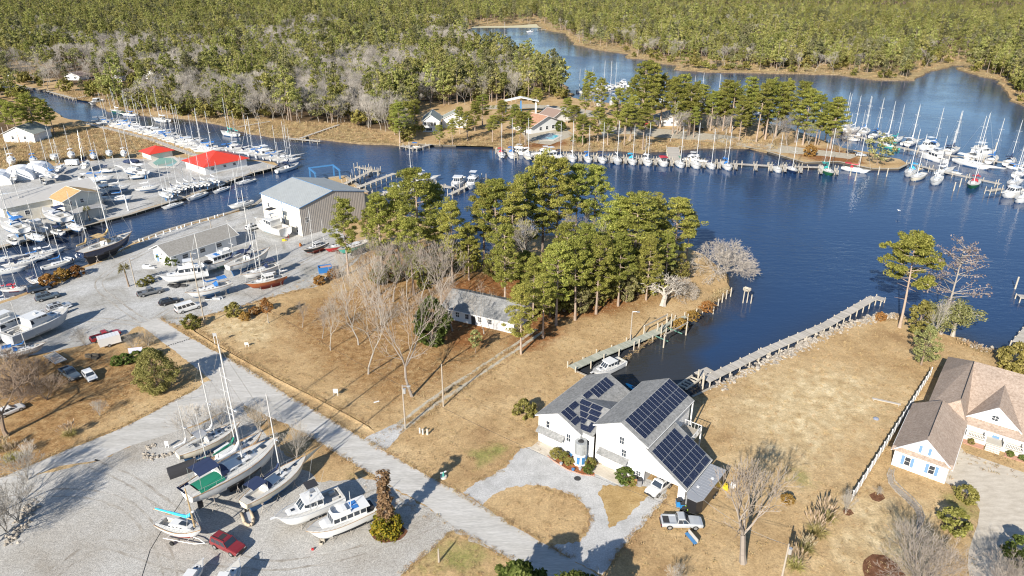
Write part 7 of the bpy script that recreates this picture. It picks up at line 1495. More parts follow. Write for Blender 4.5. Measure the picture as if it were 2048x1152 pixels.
for i, (b_, s_) in enumerate([((322,415),(365,403)), ((372,399),(413,384)), ((425,384),(458,372)), ((470,366),(511,357)), ((240,500),(280,455))][:4]): boat('sloop2', '%s white sloop from the left moored along the canal bulkhead' % ordinal(i), b_, s_, None, 'blue', ('white', 'navy')[i % 2], land=False, group='sloops along the canal')
# --- left yard
K = [('sloop','white sloop with blue dodger, left one of three facing the long shed',(4,444),(51,464),'blue'), ('express','white express cruiser between two sloops by the canal bulkhead',(48,437),(94,458),None), ('sloop','white sloop with navy dodger nearest the tan-roofed house',(88,423),(135,442),'navy'), ('yacht','blue-striped cabin cruiser at the left edge below the long shed',(-8,437),(54,432),None), ('yacht','white cabin cruiser behind the blue-striped one at the left edge',(-8,417),(48,412),None), ('cutter','big white yacht on stands in the middle of the left yard',(230,334),(308,347),'white'),
     ('runabout','white runabout with blue hull stripe, first of three by the long shed',(150,352),(185,360),None), ('express','white express boat, second of three by the long shed',(165,378),(210,362),None), ('express','white express boat, third of three by the long shed',(180,388),(228,370),None)]
for mdl, lb, bw, st_, cv in K: boat(mdl, lb, bw, st_, None, 'blue', cv, group='boats in the left yard', skip=('mast', 'boom', 'rigging') if 'navy dodger nearest' in lb else ())
for i, (x, y) in enumerate([(22,318),(66,316),(108,312),(142,306),(186,307),(218,303),(247,302)]): boat(('sloop', 'cutter', 'sloop2')[i % 3], '%s boat from the left of the row hauled out along the left marsh' % ordinal(i), (x + 3, y + 10), (x - 4, y - 10), None, ('pale', 'blue', 'green')[i % 3], ('white', 'blue', 'green')[i % 3], group='boats along the left marsh', L=10 - i * .3)
for i, (x, y) in enumerate([(330,385),(345,376),(358,370),(372,366),(390,364),(405,362),(425,356)]): boat('sloop2', '%s small sailboat from the left in the cluster before the red roof' % ordinal(i), (x - 17, y - 5), (x + 14, y + 5), None, 'blue', ('white', 'navy', 'white')[i % 3], group='small sailboats before the red roof', L=8)
o = thing('covered_boat', 'boat under a dark blue oval cover in the left yard', 'boat', G(263, 327), .2); q = MB(); q.ball((0, 0, .9), 1, 14, 7, flat=(3.2, 1.5, .9)); q.build('cover', M_cv['navy'], o); q = MB(); q.box((0, 0, .15), (4, 1, .3)); q.build('trailer', M_steel, o)
LY = sorted([(12,398,.2,'express'), (30,405,.3,'yacht'), (62,412,.1,'express'), (100,345,2.4,'sloop'), (60,340,2.3,'express'), (25,350,2.2,'sloop2'), (200,352,.3,'sloop'), (215,338,.2,'runabout'), (150,450,-.6,'sloop2'), (118,462,-.5,'runabout'), (170,325,1.9,'sloop'), (120,332,1.8,'sloop2'), (5,425,.3,'sloop'), (40,420,.2,'sloop2'), (72,470,-.5,'sloop2'), (28,480,-.6,'runabout'), (235,372,.5,'sloop2'), (275,350,.4,'runabout'), (195,395,.3,'express'), (240,392,.4,'sloop2'), (295,372,.5,'sloop2'), (85,358,2.2,'runabout')])
for i, (x, y, h, md) in enumerate(LY):
    L0, P_, kl_, f_ = MODEL[md]; o_ = boat_w(md, '%s hauled-out boat from the left scattered across the left yard' % ordinal(i), G(x, y, kl_ + f_), h, L0 * .9, None, ('white', 'blue', 'navy')[i % 3], 'scattered boats of the left yard'); o_.location.z = kl_ * .87
for i, (x, y, h) in enumerate([(20,545,.5), (45,530,.6), (75,520,.6), (100,508,.7), (8,522,.5), (120,532,.8)]): boat_w(('sloop', 'cutter', 'sloop2')[i % 3], '%s small sailboat from the left at the end of the left canal' % ordinal([8,20,45,75,100,120].index(x)), G(x, y, WATER_Z), h, 8.5, None, ('white', 'navy', 'blue')[i % 3], 'sailboats at the canal end')
# --- slips of the left marina
def slip_row(lab, path, n, head, model, off, group, Lr=(9, 12), t0=0.0, t1=1.0, seed=1, cols=None):
    rr = random.Random(seed); pts = [G(*p, WATER_Z) for p in path]; seg = [(b - a).length for a, b in zip(pts[:-1], pts[1:])]; T = sum(seg)
    for i in range(n):
        x = T * (t0 + (t1 - t0) * (i + .5) / n); k = 0
        while k < len(seg) - 1 and x > seg[k]: x -= seg[k]; k += 1
        d = (pts[k + 1] - pts[k]).normalized(); c = pts[k] + d * x; h = math.atan2(d.y, d.x) + head + rr.gauss(0, .05); L = rr.uniform(*Lr); c = c + Vector((math.cos(h), math.sin(h), 0)) * (off + L / 2) * (1 if off > 0 else -1) * (1 if off > 0 else -1)
        if rr.random() < .12: h += math.pi
        L0, P, keel, fbz = MODEL['sloop']; mdl = model[i % len(model)]; c0 = (c + Vector((math.cos(h), math.sin(h), 0)) * L / 2); c1 = (c - Vector((math.cos(h), math.sin(h), 0)) * L / 2)
        boat_w(mdl, lab % ordinal(i), c, h, L, rr.choice(cols or [None, None, None, M_greyh]), rr.choice(['blue', 'navy', 'white', 'blue', 'grey']), group)
slip_row('%s boat from the left along the upper side of the long left dock', [(172,246),(228,260),(300,278),(385,308)], 23, R(62), ['sloop', 'sloop2', 'cutter', 'sloop', 'express', 'sloop2', 'ketch'], 1.5, 'slips of the left marina', (9.5, 13), seed=3)
slip_row('%s boat from the left in the slips beside the big red roof', [(425,302),(505,318),(556,330)], 9, R(70), ['sloop', 'yacht', 'sloop', 'cutter'], 1.5, 'slips by the red roof', (9, 12), seed=4)
for mdl, lb, bw, st_, hl, cv in [('cutter','white sailboat moored at the marsh catwalk, left one',(242,226),(272,228),None,'blue'), ('sloop2','green-trimmed sailboat beside the left catwalk',(220,220),(244,223),M_greenh,'white'), ('sloop','white sailboat moored at the marsh catwalk, right one',(305,236),(338,241),None,'white'), ('ketch','white ketch moored alone at the creek catwalk',(441,263),(477,269),None,'teal'), ('ketch','white ketch with wooden trim at the end of the left marina',(599,327),(552,342),None,'navy'),
      ('runabout','covered skiff on the lift at the L-shaped dock',(812,293),(842,295),None,'blue'), ('sloop','white sloop at the dock right of the warehouse',(835,378),(808,362),None,'white'), ('yacht','white motor yacht moored behind the tallest pine',(878,352),(820,362),None,'blue'), ('express','dark-windowed express cruiser beside the large motor yacht',(905,378),(925,352),None,'blue'), ('yacht','large white motor yacht with flybridge at the slip dock',(925,385),(962,345),None,'blue'), ('runabout','low white boat behind the warehouse dock',(765,386),(808,382),None,'white'), ('sloop2','small sailboat at the upper lift pier',(698,362),(716,358),None,'white'),
      ('yacht','white motor yacht broadside behind the middle dock',(1421,322),(1366,316),None,'blue'), ('yacht','white motor yacht at the left end of the middle dock, upper one',(1010,298),(1055,302),None,'blue'), ('yacht','white trawler yacht at the left end of the middle dock, second',(1060,306),(1108,304),None,'white'), ('yacht','white motor yacht at the left end of the middle dock, third',(1068,316),(1120,308),None,'white'), ('sloop','white sailboat with a red cover at the tip of the point bulkhead',(1742,342),(1684,333),None,'red'), ('sloop','sailboat moored alone at the head of the bay',(1052,62),(1066,62),None,'white'), ('sloop','sailboat at the far dock with white posts',(1004,76),(1016,72),None,'white'), ('cutter','double-masted white yacht before the far dock',(970,88),(1000,92),None,'white'), ('yacht','white cruiser at the upper left bank',(4,164),(36,150),None,'blue'), ('express','white boat at the L-shaped dock of the upper left bank',(180,207),(205,200),None,'blue')]:
    boat(mdl, lb, bw, st_, hl, 'blue', cv, land=False, group='moored boats')
# middle marina: bows towards the camera
MID = [(1003,'cutter',None,'red'),(1024,'sloop',None,'blue'),(1056,'cutter',M_cream_h,'white'),(1120,'sloop',M_greyh,'navy'),(1144,'sloop2',None,'white'),(1176,'sloop',None,'blue'),(1204,'sloop',None,'navy'),(1233,'sloop2',M_greyh,'white'),(1264,'sloop',None,'sky'),(1294,'ketch',None,'white'),(1326,'express',None,'red'),(1359,'sloop2',None,'green'),(1390,'sloop',None,'white'),(1421,'sloop',None,'navy'),(1453,'ketch',None,'blue'),(1553,'sloop',None,'navy'),(1582,'sloop',M_navy,'navy'),(1653,'ketch',M_greenh,'teal')]
for i, (x, mdl, hl, cv) in enumerate(MID):
    y = 303 + (x - 992) * 35 / 668; p = G(x, y + 9, WATER_Z); L = 10.5 + (i * 7 % 5) * .5; boat_w(mdl, '%s boat from the left moored bow-out at the middle dock' % ordinal(i), p, R(-86 - (x - 1250) * .02), L, hl, cv, 'boats of the middle dock')
# red canvas on the cruiser
cv_ = thing('canopy', 'red canvas top over the cruiser at the middle dock', 'canopy', G(1326, 321, 1.2)); q = MB(); q.loft([[(x, y, 1.3 + .5 * math.cos(x * .6) - .04 * y * y) for x in np.linspace(-1.6, 1.6, 7)] for y in (-2, 0, 2)]); q.build('canvas', M_cv['red'], cv_); q = MB()
for x in (-1.5, 1.5):
    for y in (-1.9, 1.9): q.tube((x, y, 0), (x, y, 1.5), .03, k=4)
q.build('frame', M_steel, cv_)
# right marina
RM_ = [('sloop','white sailboat with sky-blue cover at the root of the right dock',(1812,352),(1830,335),None,'sky'), ('sloop2','tan-decked sailboat second from the root of the right dock',(1820,360),(1850,346),M_cream_h,'tan'), ('sloop','white sloop alone below the right dock',(1866,368),(1880,351),None,'white'), ('sloop2','white sailboat with blue canvas above the root of the right dock',(1862,336),(1838,332),None,'blue'), ('cutter','white sailboat above the middle of the right dock',(1908,335),(1872,345),None,'white'), ('sloop2','small sailboat with bright blue cover above the right dock',(1926,345),(1902,340),None,'blue'), ('ketch','dark green ketch with red covers below the right dock',(1938,377),(1957,356),M_greenh,'red'),
       ('sloop','white sailboat upper of three at the right edge',(2016,372),(2040,358),None,'white'), ('express','white cabin boat middle of three at the right edge',(2005,390),(2045,380),None,None), ('sloop','white sailboat lowest of three at the right edge',(2030,402),(2062,388),None,'white'), ('yacht','big white power yacht with a sharp bow at the far right dock',(1832,302),(1900,322),None,None), ('cutter','largest white sailing yacht, broadside at the far right dock',(1990,337),(1906,318),None,'white'), ('yacht','white sportfishing yacht with a flybridge behind the largest sailing yacht',(1992,303),(1935,312),None,None), ('sloop','white sloop behind the big power yacht',(1925,296),(1878,304),None,'navy'),
       ('cutter','long white sloop with a tall mast at the far right dock',(1852,278),(1790,289),None,'white'), ('yacht','white trawler beside the long sloop at the far right dock',(1835,294),(1872,288),None,None), ('sloop','teal-striped sailboat broadside under the far dock',(1755,286),(1798,296),M_tealh,'teal'), ('sloop','white sailboat nearest the trees at the far dock',(1680,272),(1718,278),None,'white'), ('sloop','sailboat with navy awning at the left end of the far dock',(1700,250),(1672,258),None,'navy'), ('sloop2','second sailboat from the left end of the far dock',(1722,255),(1692,264),None,'white'), ('ketch','third sailboat from the left end of the far dock',(1745,258),(1712,270),None,'white'), ('sloop','fourth sailboat from the left end of the far dock',(1768,262),(1735,276),None,'blue'), ('sloop','fifth sailboat from the left end of the far dock',(1790,268),(1758,282),None,'white'), ('cutter','sailboat with teal awning left of the long sloop',(1812,272),(1772,285),None,'teal'), ('sloop','blue-striped sailboat at the right frame edge',(2060,338),(2014,330),None,'blue')]
RM_ += [('sloop', '%s small sailboat from the left in the rank behind the far right dock' % ordinal(i), (x + 9, y - 6), (x - 9, y + 6), None, ('white', 'blue', 'navy')[i % 3]) for i, (x, y) in enumerate([(1690,258),(1728,262),(1752,268),(1822,284),(1868,292),(1905,300),(1950,312),(1985,318),(2020,322),(2040,345)])]
for mdl, lb, bw, st_, hl, cv in RM_: boat(mdl, lb, bw, st_, hl, 'blue', cv, land=False, group='boats of the right marina')
# boats seen between the pines of the marina point
slip_row('%s boat from the left at the dock behind the pines of the marina point', [(1165,190),(1262,176)], 8, R(75), ['sloop', 'sloop2', 'cutter', 'yacht'], 2, 'boats behind the point pines, left', (10, 13), seed=8); slip_row('%s boat from the left at the rear dock of the marina point', [(1290,206),(1400,212),(1500,233)], 13, R(75), ['sloop', 'cutter', 'sloop2'], 2, 'boats behind the point pines, right', (10, 13), seed=9)
for i, (b_, s_, mdl) in enumerate([((1192,212),(1206,200),'express'), ((1222,208),(1232,198),'yacht'), ((1088,222),(1100,214),'runabout'), ((1118,226),(1132,217),'runabout'), ((1130,236),(1152,228),'yacht'), ((1140,224),(1160,216),'express')]): boat(mdl, '%s hauled-out boat from the left in the clubhouse boatyard' % ordinal(i), b_, s_, None, 'pale', group='boats of the clubhouse yard')
boat('express', 'white boat with raised cover on the lift at the old dock', (1186,736), (1246,708), None, 'black', land=False, deck_z=1.6, group='moored boats'); b_ = bpy.data.objects[-1] if False else None
# small craft
def dinghy(label, px, py, h, m, L=3.0, z=0.0): 
    o = thing('dinghy', label, 'dinghy', G(px, py, z), h); q = MB(); pts = [(-L / 2, .62), (L * .2, .62), (L * .42, .35), (L * .5, 0), (L * .42, -.35), (L * .2, -.62), (-L / 2, -.62)]; q.path([(x, y, .35) for x, y in pts], .21, 8); q.build('tube', m, o, smooth=True); q = MB(); q.prism([(x * .97, y * .8) for x, y in pts], .12, .2); q.build('floor', M_greyh, o); q = MB(); q.box((-L * .5 - .1, 0, .55), (.35, .3, .6)); q.build('outboard', M_blackh, o); return o
dinghy('tan inflatable dinghy on the gravel between two boats of the lot', 497, 1040, R(-60), M_tan_inf, 3.2); dinghy('grey inflatable dinghy at the stern of the navy ketch', 138, 520, R(150), M_wtube, 3.4, .8); dinghy('small white inflatable dinghy behind the navy ketch', 158, 513, R(130), M_gel, 2.6, .8)
ky = thing('kayak', 'blue sit-on kayak floating between the roofs of the solar house', 'kayak', G(1268, 778, WATER_Z), heading((1256, 768), (1285, 786))); q = MB(); q.ball((0, 0, .1), 1, 16, 7, flat=(2.3, .5, .24)); q.build('hull', M_cv['sky'], ky, smooth=True); q = MB(); q.ball((-.2, 0, .26), 1, 10, 5, flat=(.6, .32, .1)); q.build('cockpit', M_navy, ky)
# ---------------------------------------------------------------- vehicles
def paint(name, c): return mat('paint_' + name, c, .3, .1, var=.04, coat=.6)
PAINT = {k: paint(k, c) for k, c in dict(silver=(.46,.48,.50), maroon=(.22,.025,.03), white=(.76,.76,.75), grey=(.16,.165,.17), black=(.02,.02,.023), red=(.40,.03,.03), navy=(.025,.045,.08), blue=(.10,.20,.34), slate=(.10,.13,.16)).items()}
M_tyre = mat('tyre', (.018,.018,.018), .85, var=.1); M_rim = mat('rim', (.45,.46,.47), .35, .6, var=.05); M_light = mat('headlight', (.75,.75,.72), .15, var=0); M_tail = mat('tail_light', (.35,.01,.01), .3, var=0); M_plastic = mat('black_plastic', (.035,.035,.037), .6, var=.1)
VM = {}
def tube_x(y0, y1, x, z, r, m, k=14): q = MB(); q.tube((x, y0, z), (x, y1, z), r, k=k); return q.mesh(m[0], m[1])
def vehicle_model(key, L, W, prof, cab, wb, r=.36, zf=.34, bed=None, rails=False):
    """prof: hood and belt line (x, z) rear to front; cab: (x rear base, x rear top, x front top, x front base, z belt, z roof, windows per side)"""
    P = []; q = MB(); w = W / 2; secs = []
    for x, z in prof:
        e = 1 - .10 * max(0, (abs(x) / (L / 2) - .8) / .2) ** 2; ww = w * e; secs.append([(x, ww * .96, zf), (x, ww, zf + .25), (x, ww, z - .16), (x, ww * .93, z - .03), (x, ww * .8, z), (x, -ww * .8, z), (x, -ww * .93, z - .03), (x, -ww, z - .16), (x, -ww, zf + .25), (x, -ww * .96, zf)])
    q.loft(secs, cap0=True, cap1=True); q.loft([[(s_[0][0], s_[0][1], zf), (s_[0][0], -s_[0][1], zf)] for s_ in secs]); P.append(('body', q.mesh('body', PAINT['white']), None))
    xr, xrt, xft, xf, zb, zr, nw = cab; wt = w * .80; wb_ = w * .94
    q = MB(); q.loft([[(xr, wb_, zb - .1), (xrt, wt, zr - .05), (xrt + .1, wt * .85, zr), (xrt + .1, -wt * .85, zr), (xrt, -wt, zr - .05), (xr, -wb_, zb - .1)], [(xf, wb_, zb - .1), (xft, wt, zr - .05), (xft - .1, wt * .85, zr), (xft - .1, -wt * .85, zr), (xft, -wt, zr - .05), (xf, -wb_, zb - .1)]], cap0=True, cap1=True); P.append(('cabin', q.mesh('cabin', PAINT['white']), None))
    def side(t, v, s_, o=.015): xa = xr + (xf - xr) * t; xb = xrt + (xft - xrt) * t; y = wb_ + (wt - wb_) * v; return (xa + (xb - xa) * v, s_ * (y + o), zb - .1 + (zr - .05 - zb + .1) * v)
    for s_ in (1, -1):
        for i in range(nw):
            a, b = .05 + .9 * i / nw + .02, .05 + .9 * (i + 1) / nw - .02; g = MB(); ps = [side(a, .2, s_), side(b, .2, s_), side(b, .88, s_), side(a, .88, s_)]; g.poly(ps if s_ < 0 else ps[::-1]); P.append(('side_window', g.mesh('side_window', M_glass), 'cabin'))
    for nm, xa, xb, sg in (('windscreen', xf, xft, 1), ('rear_window', xr, xrt, -1)):
        g = MB(); f = lambda v: xa + (xb - xa) * v + sg * .02; h = lambda v: zb - .1 + (zr - .05 - zb + .1) * v; yy = lambda v: (wb_ + (wt - wb_) * v) * .9; ps = [(f(.18), -yy(.18), h(.18)), (f(.18), yy(.18), h(.18)), (f(.9), yy(.9), h(.9)), (f(.9), -yy(.9), h(.9))]; g.poly(ps if sg > 0 else ps[::-1]); P.append((nm, g.mesh(nm, M_glass), 'cabin'))
    for i, x in enumerate((wb[0], wb[1])):
        for s_ in (1, -1): P.append(('wheel%d%d' % (i, s_), tube_x(s_ * (w - .2), s_ * (w + .015), x, r, r, ('wheel', M_tyre)), None)); P.append(('rim', tube_x(s_ * (w + .012), s_ * (w + .03), x, r, r * .6, ('rim', M_rim), 10), 'wheel%d%d' % (i, s_)))
    for s_ in (1, -1):
        g = MB(); g.box((prof[-1][0] - .02, s_ * w * .66, prof[-1][1] - .22), (.1, .34, .16)); P.append(('headlight', g.mesh('headlight', M_light), None)); g = MB(); g.box((prof[0][0] + .02, s_ * w * .8, prof[0][1] - .28), (.1, .18, .3)); P.append(('tail_light', g.mesh('tail_light', M_tail), None))
    for x, nm in ((prof[-1][0] + .03, 'front_bumper'), (prof[0][0] - .03, 'rear_bumper')): g = MB(); g.box((x, 0, .5), (.14, W * .92, .24)); P.append((nm, g.mesh(nm, M_plastic), None))
    g = MB(); g.box((prof[-1][0] + .02, 0, prof[-1][1] - .25), (.06, W * .42, .2)); P.append(('grille', g.mesh('grille', M_plastic), None))
    if bed:
        x0, x1 = bed; g = MB(); zt = prof[1][1]; g.box(((x0 + x1) / 2, 0, zt + .004), (x1 - x0, W * .76, .012)); P.append(('bed_liner', g.mesh('bed_liner', M_plastic), None)); g = MB()
        for s_ in (1, -1): g.box(((x0 + x1) / 2, s_ * W * .44, zt + .05), (x1 - x0 + .1, W * .1, .16))
        g.box((x0 - .05, 0, zt + .05), (.1, W * .9, .16)); P.append(('bed_rail', g.mesh('bed_rail', PAINT['white']), None))
    if rails: g = MB(); [g.box(((xrt + xft) / 2, s_ * wt * .8, zr + .05), ((xft - xrt) * .9, .05, .05)) for s_ in (1, -1)]; g.box(((xrt + xft) / 2 + .3, 0, zr + .012), (.8, .9, .02)); P.append(('roof_rack', g.mesh('roof_rack', M_plastic), None))
    VM[key] = (L, P)
vehicle_model('pickup', 5.7, 1.98, [(-2.85, .98), (-2.75, 1.0), (-.75, 1.02), (.9, 1.06), (1.6, 1.08), (2.5, 1.0), (2.85, .88)], (-.8, -.62, .35, 1.15, 1.04, 1.82, 2), (-1.75, 1.8), .41, .45, bed=(-2.65, -.85))
vehicle_model('suv', 4.9, 1.95, [(-2.45, 1.0), (-2.3, 1.06), (0, 1.06), (.9, 1.08), (1.4, 1.08), (2.2, 1.0), (2.45, .86)], (-2.35, -2.15, .25, .95, 1.05, 1.82, 3), (-1.45, 1.5), .4, .45, rails=True)
vehicle_model('hatch', 4.3, 1.78, [(-2.15, .82), (-2.0, .9), (0, .92), (.8, .92), (1.2, .88), (1.9, .76), (2.15, .64)], (-2.05, -1.6, .15, 1.0, .9, 1.46, 3), (-1.3, 1.35), .32, .28)
vehicle_model('van', 5.7, 2.0, [(-2.85, 1.1), (-2.8, 1.14), (0, 1.15), (1.2, 1.15), (1.7, 1.12), (2.6, .98), (2.85, .82)], (-2.82, -2.78, 1.0, 1.75, 1.14, 2.05, 4), (-1.7, 1.9), .37, .36)
def vehicle(kind, label, rear, front, colour, cat, glass=None):
    a, b = G(*rear), G(*front); L, P = VM[kind]; c = (a + b) / 2; o = thing(kind if kind in ('pickup', 'suv', 'van') else 'car', label, cat, (c.x, c.y, .02), math.atan2(b.y - a.y, b.x - a.x), 'parked vehicles'); made = {}
    for nm, me, par in P:
        q = link(nm[:5] if nm.startswith('wheel') else nm, me, made.get(par, o)); made[nm] = q
        if nm in ('body', 'cabin', 'bed_rail'): recolor(q, {0: PAINT[colour]})
    return o
for args in [('pickup','silver-grey pickup parked on the lawn beside the black trailer',(1322,1050),(1402,1052),'silver','pickup'), ('suv','maroon sport utility vehicle with roof rack hitched to the catboat trailer',(425,1082),(490,1112),'maroon','car'), ('suv','white off-road car in the carport of the solar house',(1333,968),(1302,992),'white','car'), ('pickup','grey pickup nearest the palm bed',(278,594),(325,583),'grey','pickup'), ('hatch','black-red hatchback between the grey pickup and the white van',(320,612),(358,602),'black','car'), ('van','white panel van beside the tall corner pole',(352,628),(404,612),'white','van'),
             ('pickup','red pickup behind the white cargo trailer',(182,686),(242,668),'red','pickup'), ('pickup','dark slate pickup with a flatbed trailer on the shaded lot',(126,742),(158,764),'slate','pickup'), ('hatch','small white car next to the dark pickup on the shaded lot',(170,745),(192,768),'white','car'), ('suv','dark car farther back under the left trees',(62,586),(96,578),'navy','car'), ('suv','dark slate car nearer under the left trees',(72,604),(120,592),'slate','car'), ('suv','silver car beside the runabout trailer',(100,625),(140,613),'silver','car'),
             ('suv','red car under the point pines',(1284,250),(1297,250),'red','car'), ('hatch','dark blue car under the point pines, below the red one',(1278,262),(1290,258),'navy','car'), ('suv','black car right of the lodge',(1392,261),(1406,258),'black','car'), ('hatch','black car on the marina point, left of two',(1694,306),(1712,307),'black','car'), ('hatch','silver car on the marina point, right of two',(1712,312),(1732,313),'silver','car'), ('hatch','small white car half hidden at the left edge',(8,832),(36,820),'white','car'), ('suv','white car behind the white cabin boat at the warehouse',(497,462),(520,455),'white','car')]: vehicle(*args)
# trailers
def trailer(label, c, h, L, W, H, m, roofm, nose=0.0, axles=2, name='cargo_trailer'):
    o = thing(name, label, 'trailer', c, h, 'trailers'); q = MB(); pl_ = [(-L / 2, -W / 2), (L / 2, -W / 2)] + ([(L / 2 + nose, 0)] if nose and nose < .7 else ([(L / 2 + nose, -W * .28), (L / 2 + nose, W * .28)] if nose else [])) + [(L / 2, W / 2), (-L / 2, W / 2)]; q.prism(pl_, .5, H); q.build('box', m, o); q = MB(); q.prism([(x * 1.005, y * 1.01) for x, y in pl_], H, H + .06); rf = q.build('roof', roofm, o); q = MB()
    for i in range(int(L / .6)): q.box((-L / 2 + .3 + i * .6, 0, H + .07), (.03, W * .98, .02))
    q.build('roof_seams', M_alu, rf)
    for i in range(axles):
        for s_ in (1, -1): q = MB(); q.tube((-L * .08 + (i - (axles - 1) / 2) * .85, s_ * (W / 2 - .12), .36), (-L * .08 + (i - (axles - 1) / 2) * .85, s_ * (W / 2 + .08), .36), .36, k=14); w = q.build('wheel', M_tyre, o); q = MB(); q.tube((-L * .08 + (i - (axles - 1) / 2) * .85, s_ * (W / 2 + .08), .36), (-L * .08 + (i - (axles - 1) / 2) * .85, s_ * (W / 2 + .1), .36), .2, k=10); q.build('rim', M_rim, w)
    q = MB(); q.tube((L / 2, W * .3, .5), (L / 2 + 1.2 + nose, 0, .5), .05, k=4); q.tube((L / 2, -W * .3, .5), (L / 2 + 1.2 + nose, 0, .5), .05, k=4); q.build('drawbar', M_plastic, o); return o
tf = Frame(HF(LU + 1.55, -.9), HF.a + math.pi / 2); tr_ = trailer('long black enclosed trailer with a grey roof beside the carport', HF(LU + 1.6, 3.1), HF.a - math.pi / 2, 8.2, 2.5, 2.7, M_blackh, mat('grey_trailer_roof', (.31,.32,.34), .6, .1, var=.12), 1.0)
q = MB(); q.box((4.05, -1.28, 1.6), (.25, .03, 2.2)); q.box((4.62, -.95, 1.6), (.03, .3, 2.2)); q.build('corner_trim', M_alu, tr_); q = MB(); q.box((-1, .4, 2.83), (.4, .4, .12)); q.box((2, -.5, 2.83), (.35, .35, .1)); q.build('vent', M_gel, tr_)
trailer('small white cargo trailer beside the red pickup', G(221, 690), heading((200, 694), (243, 682)), 4.0, 2.0, 2.2, PAINT['white'], M_gel, axles=1); trailer('white cargo trailer on the left yard below the hauled-out boats', G(146, 331), .1, 4.5, 2.1, 2.3, PAINT['white'], M_gel)
o = thing('flatbed_trailer', 'empty plank flatbed trailer behind the dark slate pickup', 'trailer', G(112, 722), heading((136, 736), (100, 712))); q = MB()
for i in range(9): q.box((-2.4 + i * .6, 0, .72), (.56, 2.0, .05))
q.build('planks', M_planks, o)
for s_ in (1, -1): q = MB(); q.box((0, s_ * 1.03, .74), (5.4, .08, .16)); q.build('side_rail', M_alu, o); q = MB(); q.tube((.3, s_ * .95, .34), (.3, s_ * 1.15, .34), .34, k=12); q.build('wheel', M_tyre, o)
o = thing('boat_trailer', 'white trailer under the small catboat', 'trailer', G(366, 1082), heading((322, 1070), (420, 1092))); q = MB()
for s_ in (1, -1): q.tube((-2.5, s_ * .7, .55), (2.2, s_ * .5, .5), .06, k=5); q.tube((2.2, s_ * .5, .5), (3.6, 0, .5), .06, k=5)
q.tube((-2, -.7, .5), (-2, .7, .5), .05, k=5); q.tube((1, -.6, .5), (1, .6, .5), .05, k=5); q.build('frame', M_trim, o)
for s_ in (1, -1): q = MB(); q.tube((-.9, s_ * .95, .32), (-.9, s_ * 1.15, .32), .32, k=12); q.build('wheel', M_tyre, o)
# ---------------------------------------------------------------- things around the houses and yards
def simple(name, label, cat, px, py, fn, group=None, rz=0.0):
    o = thing(name, label, cat, G(px, py), rz, group); fn(o); return o
def part(o, nm, m, *calls, smooth=False):
    q = MB()
    for f, *a in calls: getattr(q, f)(*a)
    return q.build(nm, m, o, smooth=smooth)
def dump(o): part(o, 'bin', mat('dumpster_blue', (.03,.16,.42), .5, var=.15), ('box', (0, 1.0, .8), (3.4, .12, 1.5)), ('box', (0, -1.0, .8), (3.4, .12, 1.5)), ('box', (1.65, 0, .8), (.12, 2, 1.5)), ('box', (-1.65, 0, .8), (.12, 2, 1.5))); part(o, 'waste', M_soil, ('box', (0, 0, 1.0), (3.2, 1.9, .5)))
simple('dumpster', 'blue open dumpster at the edge of the boatyard gravel', 'dumpster', 651, 543, dump, rz=.4)
def bin_(col):
    def f(o): part(o, 'bin', mat('bin_' + col, dict(blue=(.03,.22,.50), lime=(.42,.62,.05), grey=(.25,.25,.26), brown=(.42,.22,.10))[col], .5), ('box', (0, 0, .55), (.6, .7, 1.0), 0, None, 1.12)); part(o, 'lid', M_plastic if col != 'lime' else MATS['bin_lime'], ('box', (0, 0, 1.1), (.72, .82, .08)))
    return f
simple('wheelie_bin', 'blue wheelie bin at the nose of the black trailer', 'bin', 1356, 1012, bin_('blue')); simple('wheelie_bin', 'second blue wheelie bin at the nose of the black trailer', 'bin', 1364, 1018, bin_('blue')); simple('wheelie_bin', 'grey bin at the corner of the solar house', 'bin', 1278, 970, bin_('grey')); simple('planter', 'brown tub at the corner of the solar house', 'planter', 1270, 966, bin_('brown'))
def mower(o): part(o, 'hood', mat('bin_lime', (.42,.62,.05), .5), ('box', (.3, 0, .75), (1.1, .8, .5), 0, None, .8)); part(o, 'seat', M_plastic, ('box', (-.5, 0, .8), (.5, .6, .5))); [part(o, 'wheel', M_tyre, ('tube', (x, y - .1, .28), (x, y + .1, .28), .28)) for x in (-.55, .65) for y in (-.45, .45)]
simple('lawn_mower', 'lime-green riding mower beside the black trailer', 'mower', 1373, 1024, mower, rz=.5)
def tank(o): part(o, 'base', M_trim, ('tube', (0, 0, 0), (0, 0, 2.0), 1.15, .95, 8)); part(o, 'tank', mat('galvanized', (.42,.44,.45), .4, .4, var=.2), ('tube', (0, 0, 2.0), (0, 0, 4.1), .95, .95, 20)); part(o, 'lid', M_plastic, ('tube', (0, 0, 4.1), (0, 0, 4.2), .5, .4, 16)); [part(o, 'panel', M_bluetrim, ('box', (1.02 * math.cos(a), 1.02 * math.sin(a), 1.0), (.06, .5, 1.3), a)) for a in (-1.2, -2.0, -.4)]
simple('water_tank', 'galvanized tank on a white octagonal base with blue panels before the solar house', 'tank', 1160, 925, tank)
bedm = ramp_mat('orange_mulch', [(0.3, (.22,.07,.025)), (0.5, (.34,.12,.045)), (0.75, (.45,.19,.08))], 1.5, fine=(9, .3), bump=.6)
sheet('flower_bed', [(1098,912),(1118,896),(1140,903),(1170,914),(1190,924),(1196,935),(1188,950),(1165,948),(1135,938),(1108,922)], .02, bedm, .6, .03); sheet('flower_bed', [(1234,962),(1240,948),(1262,956),(1275,966),(1268,973),(1245,969)], .02, bedm, .6, .03)
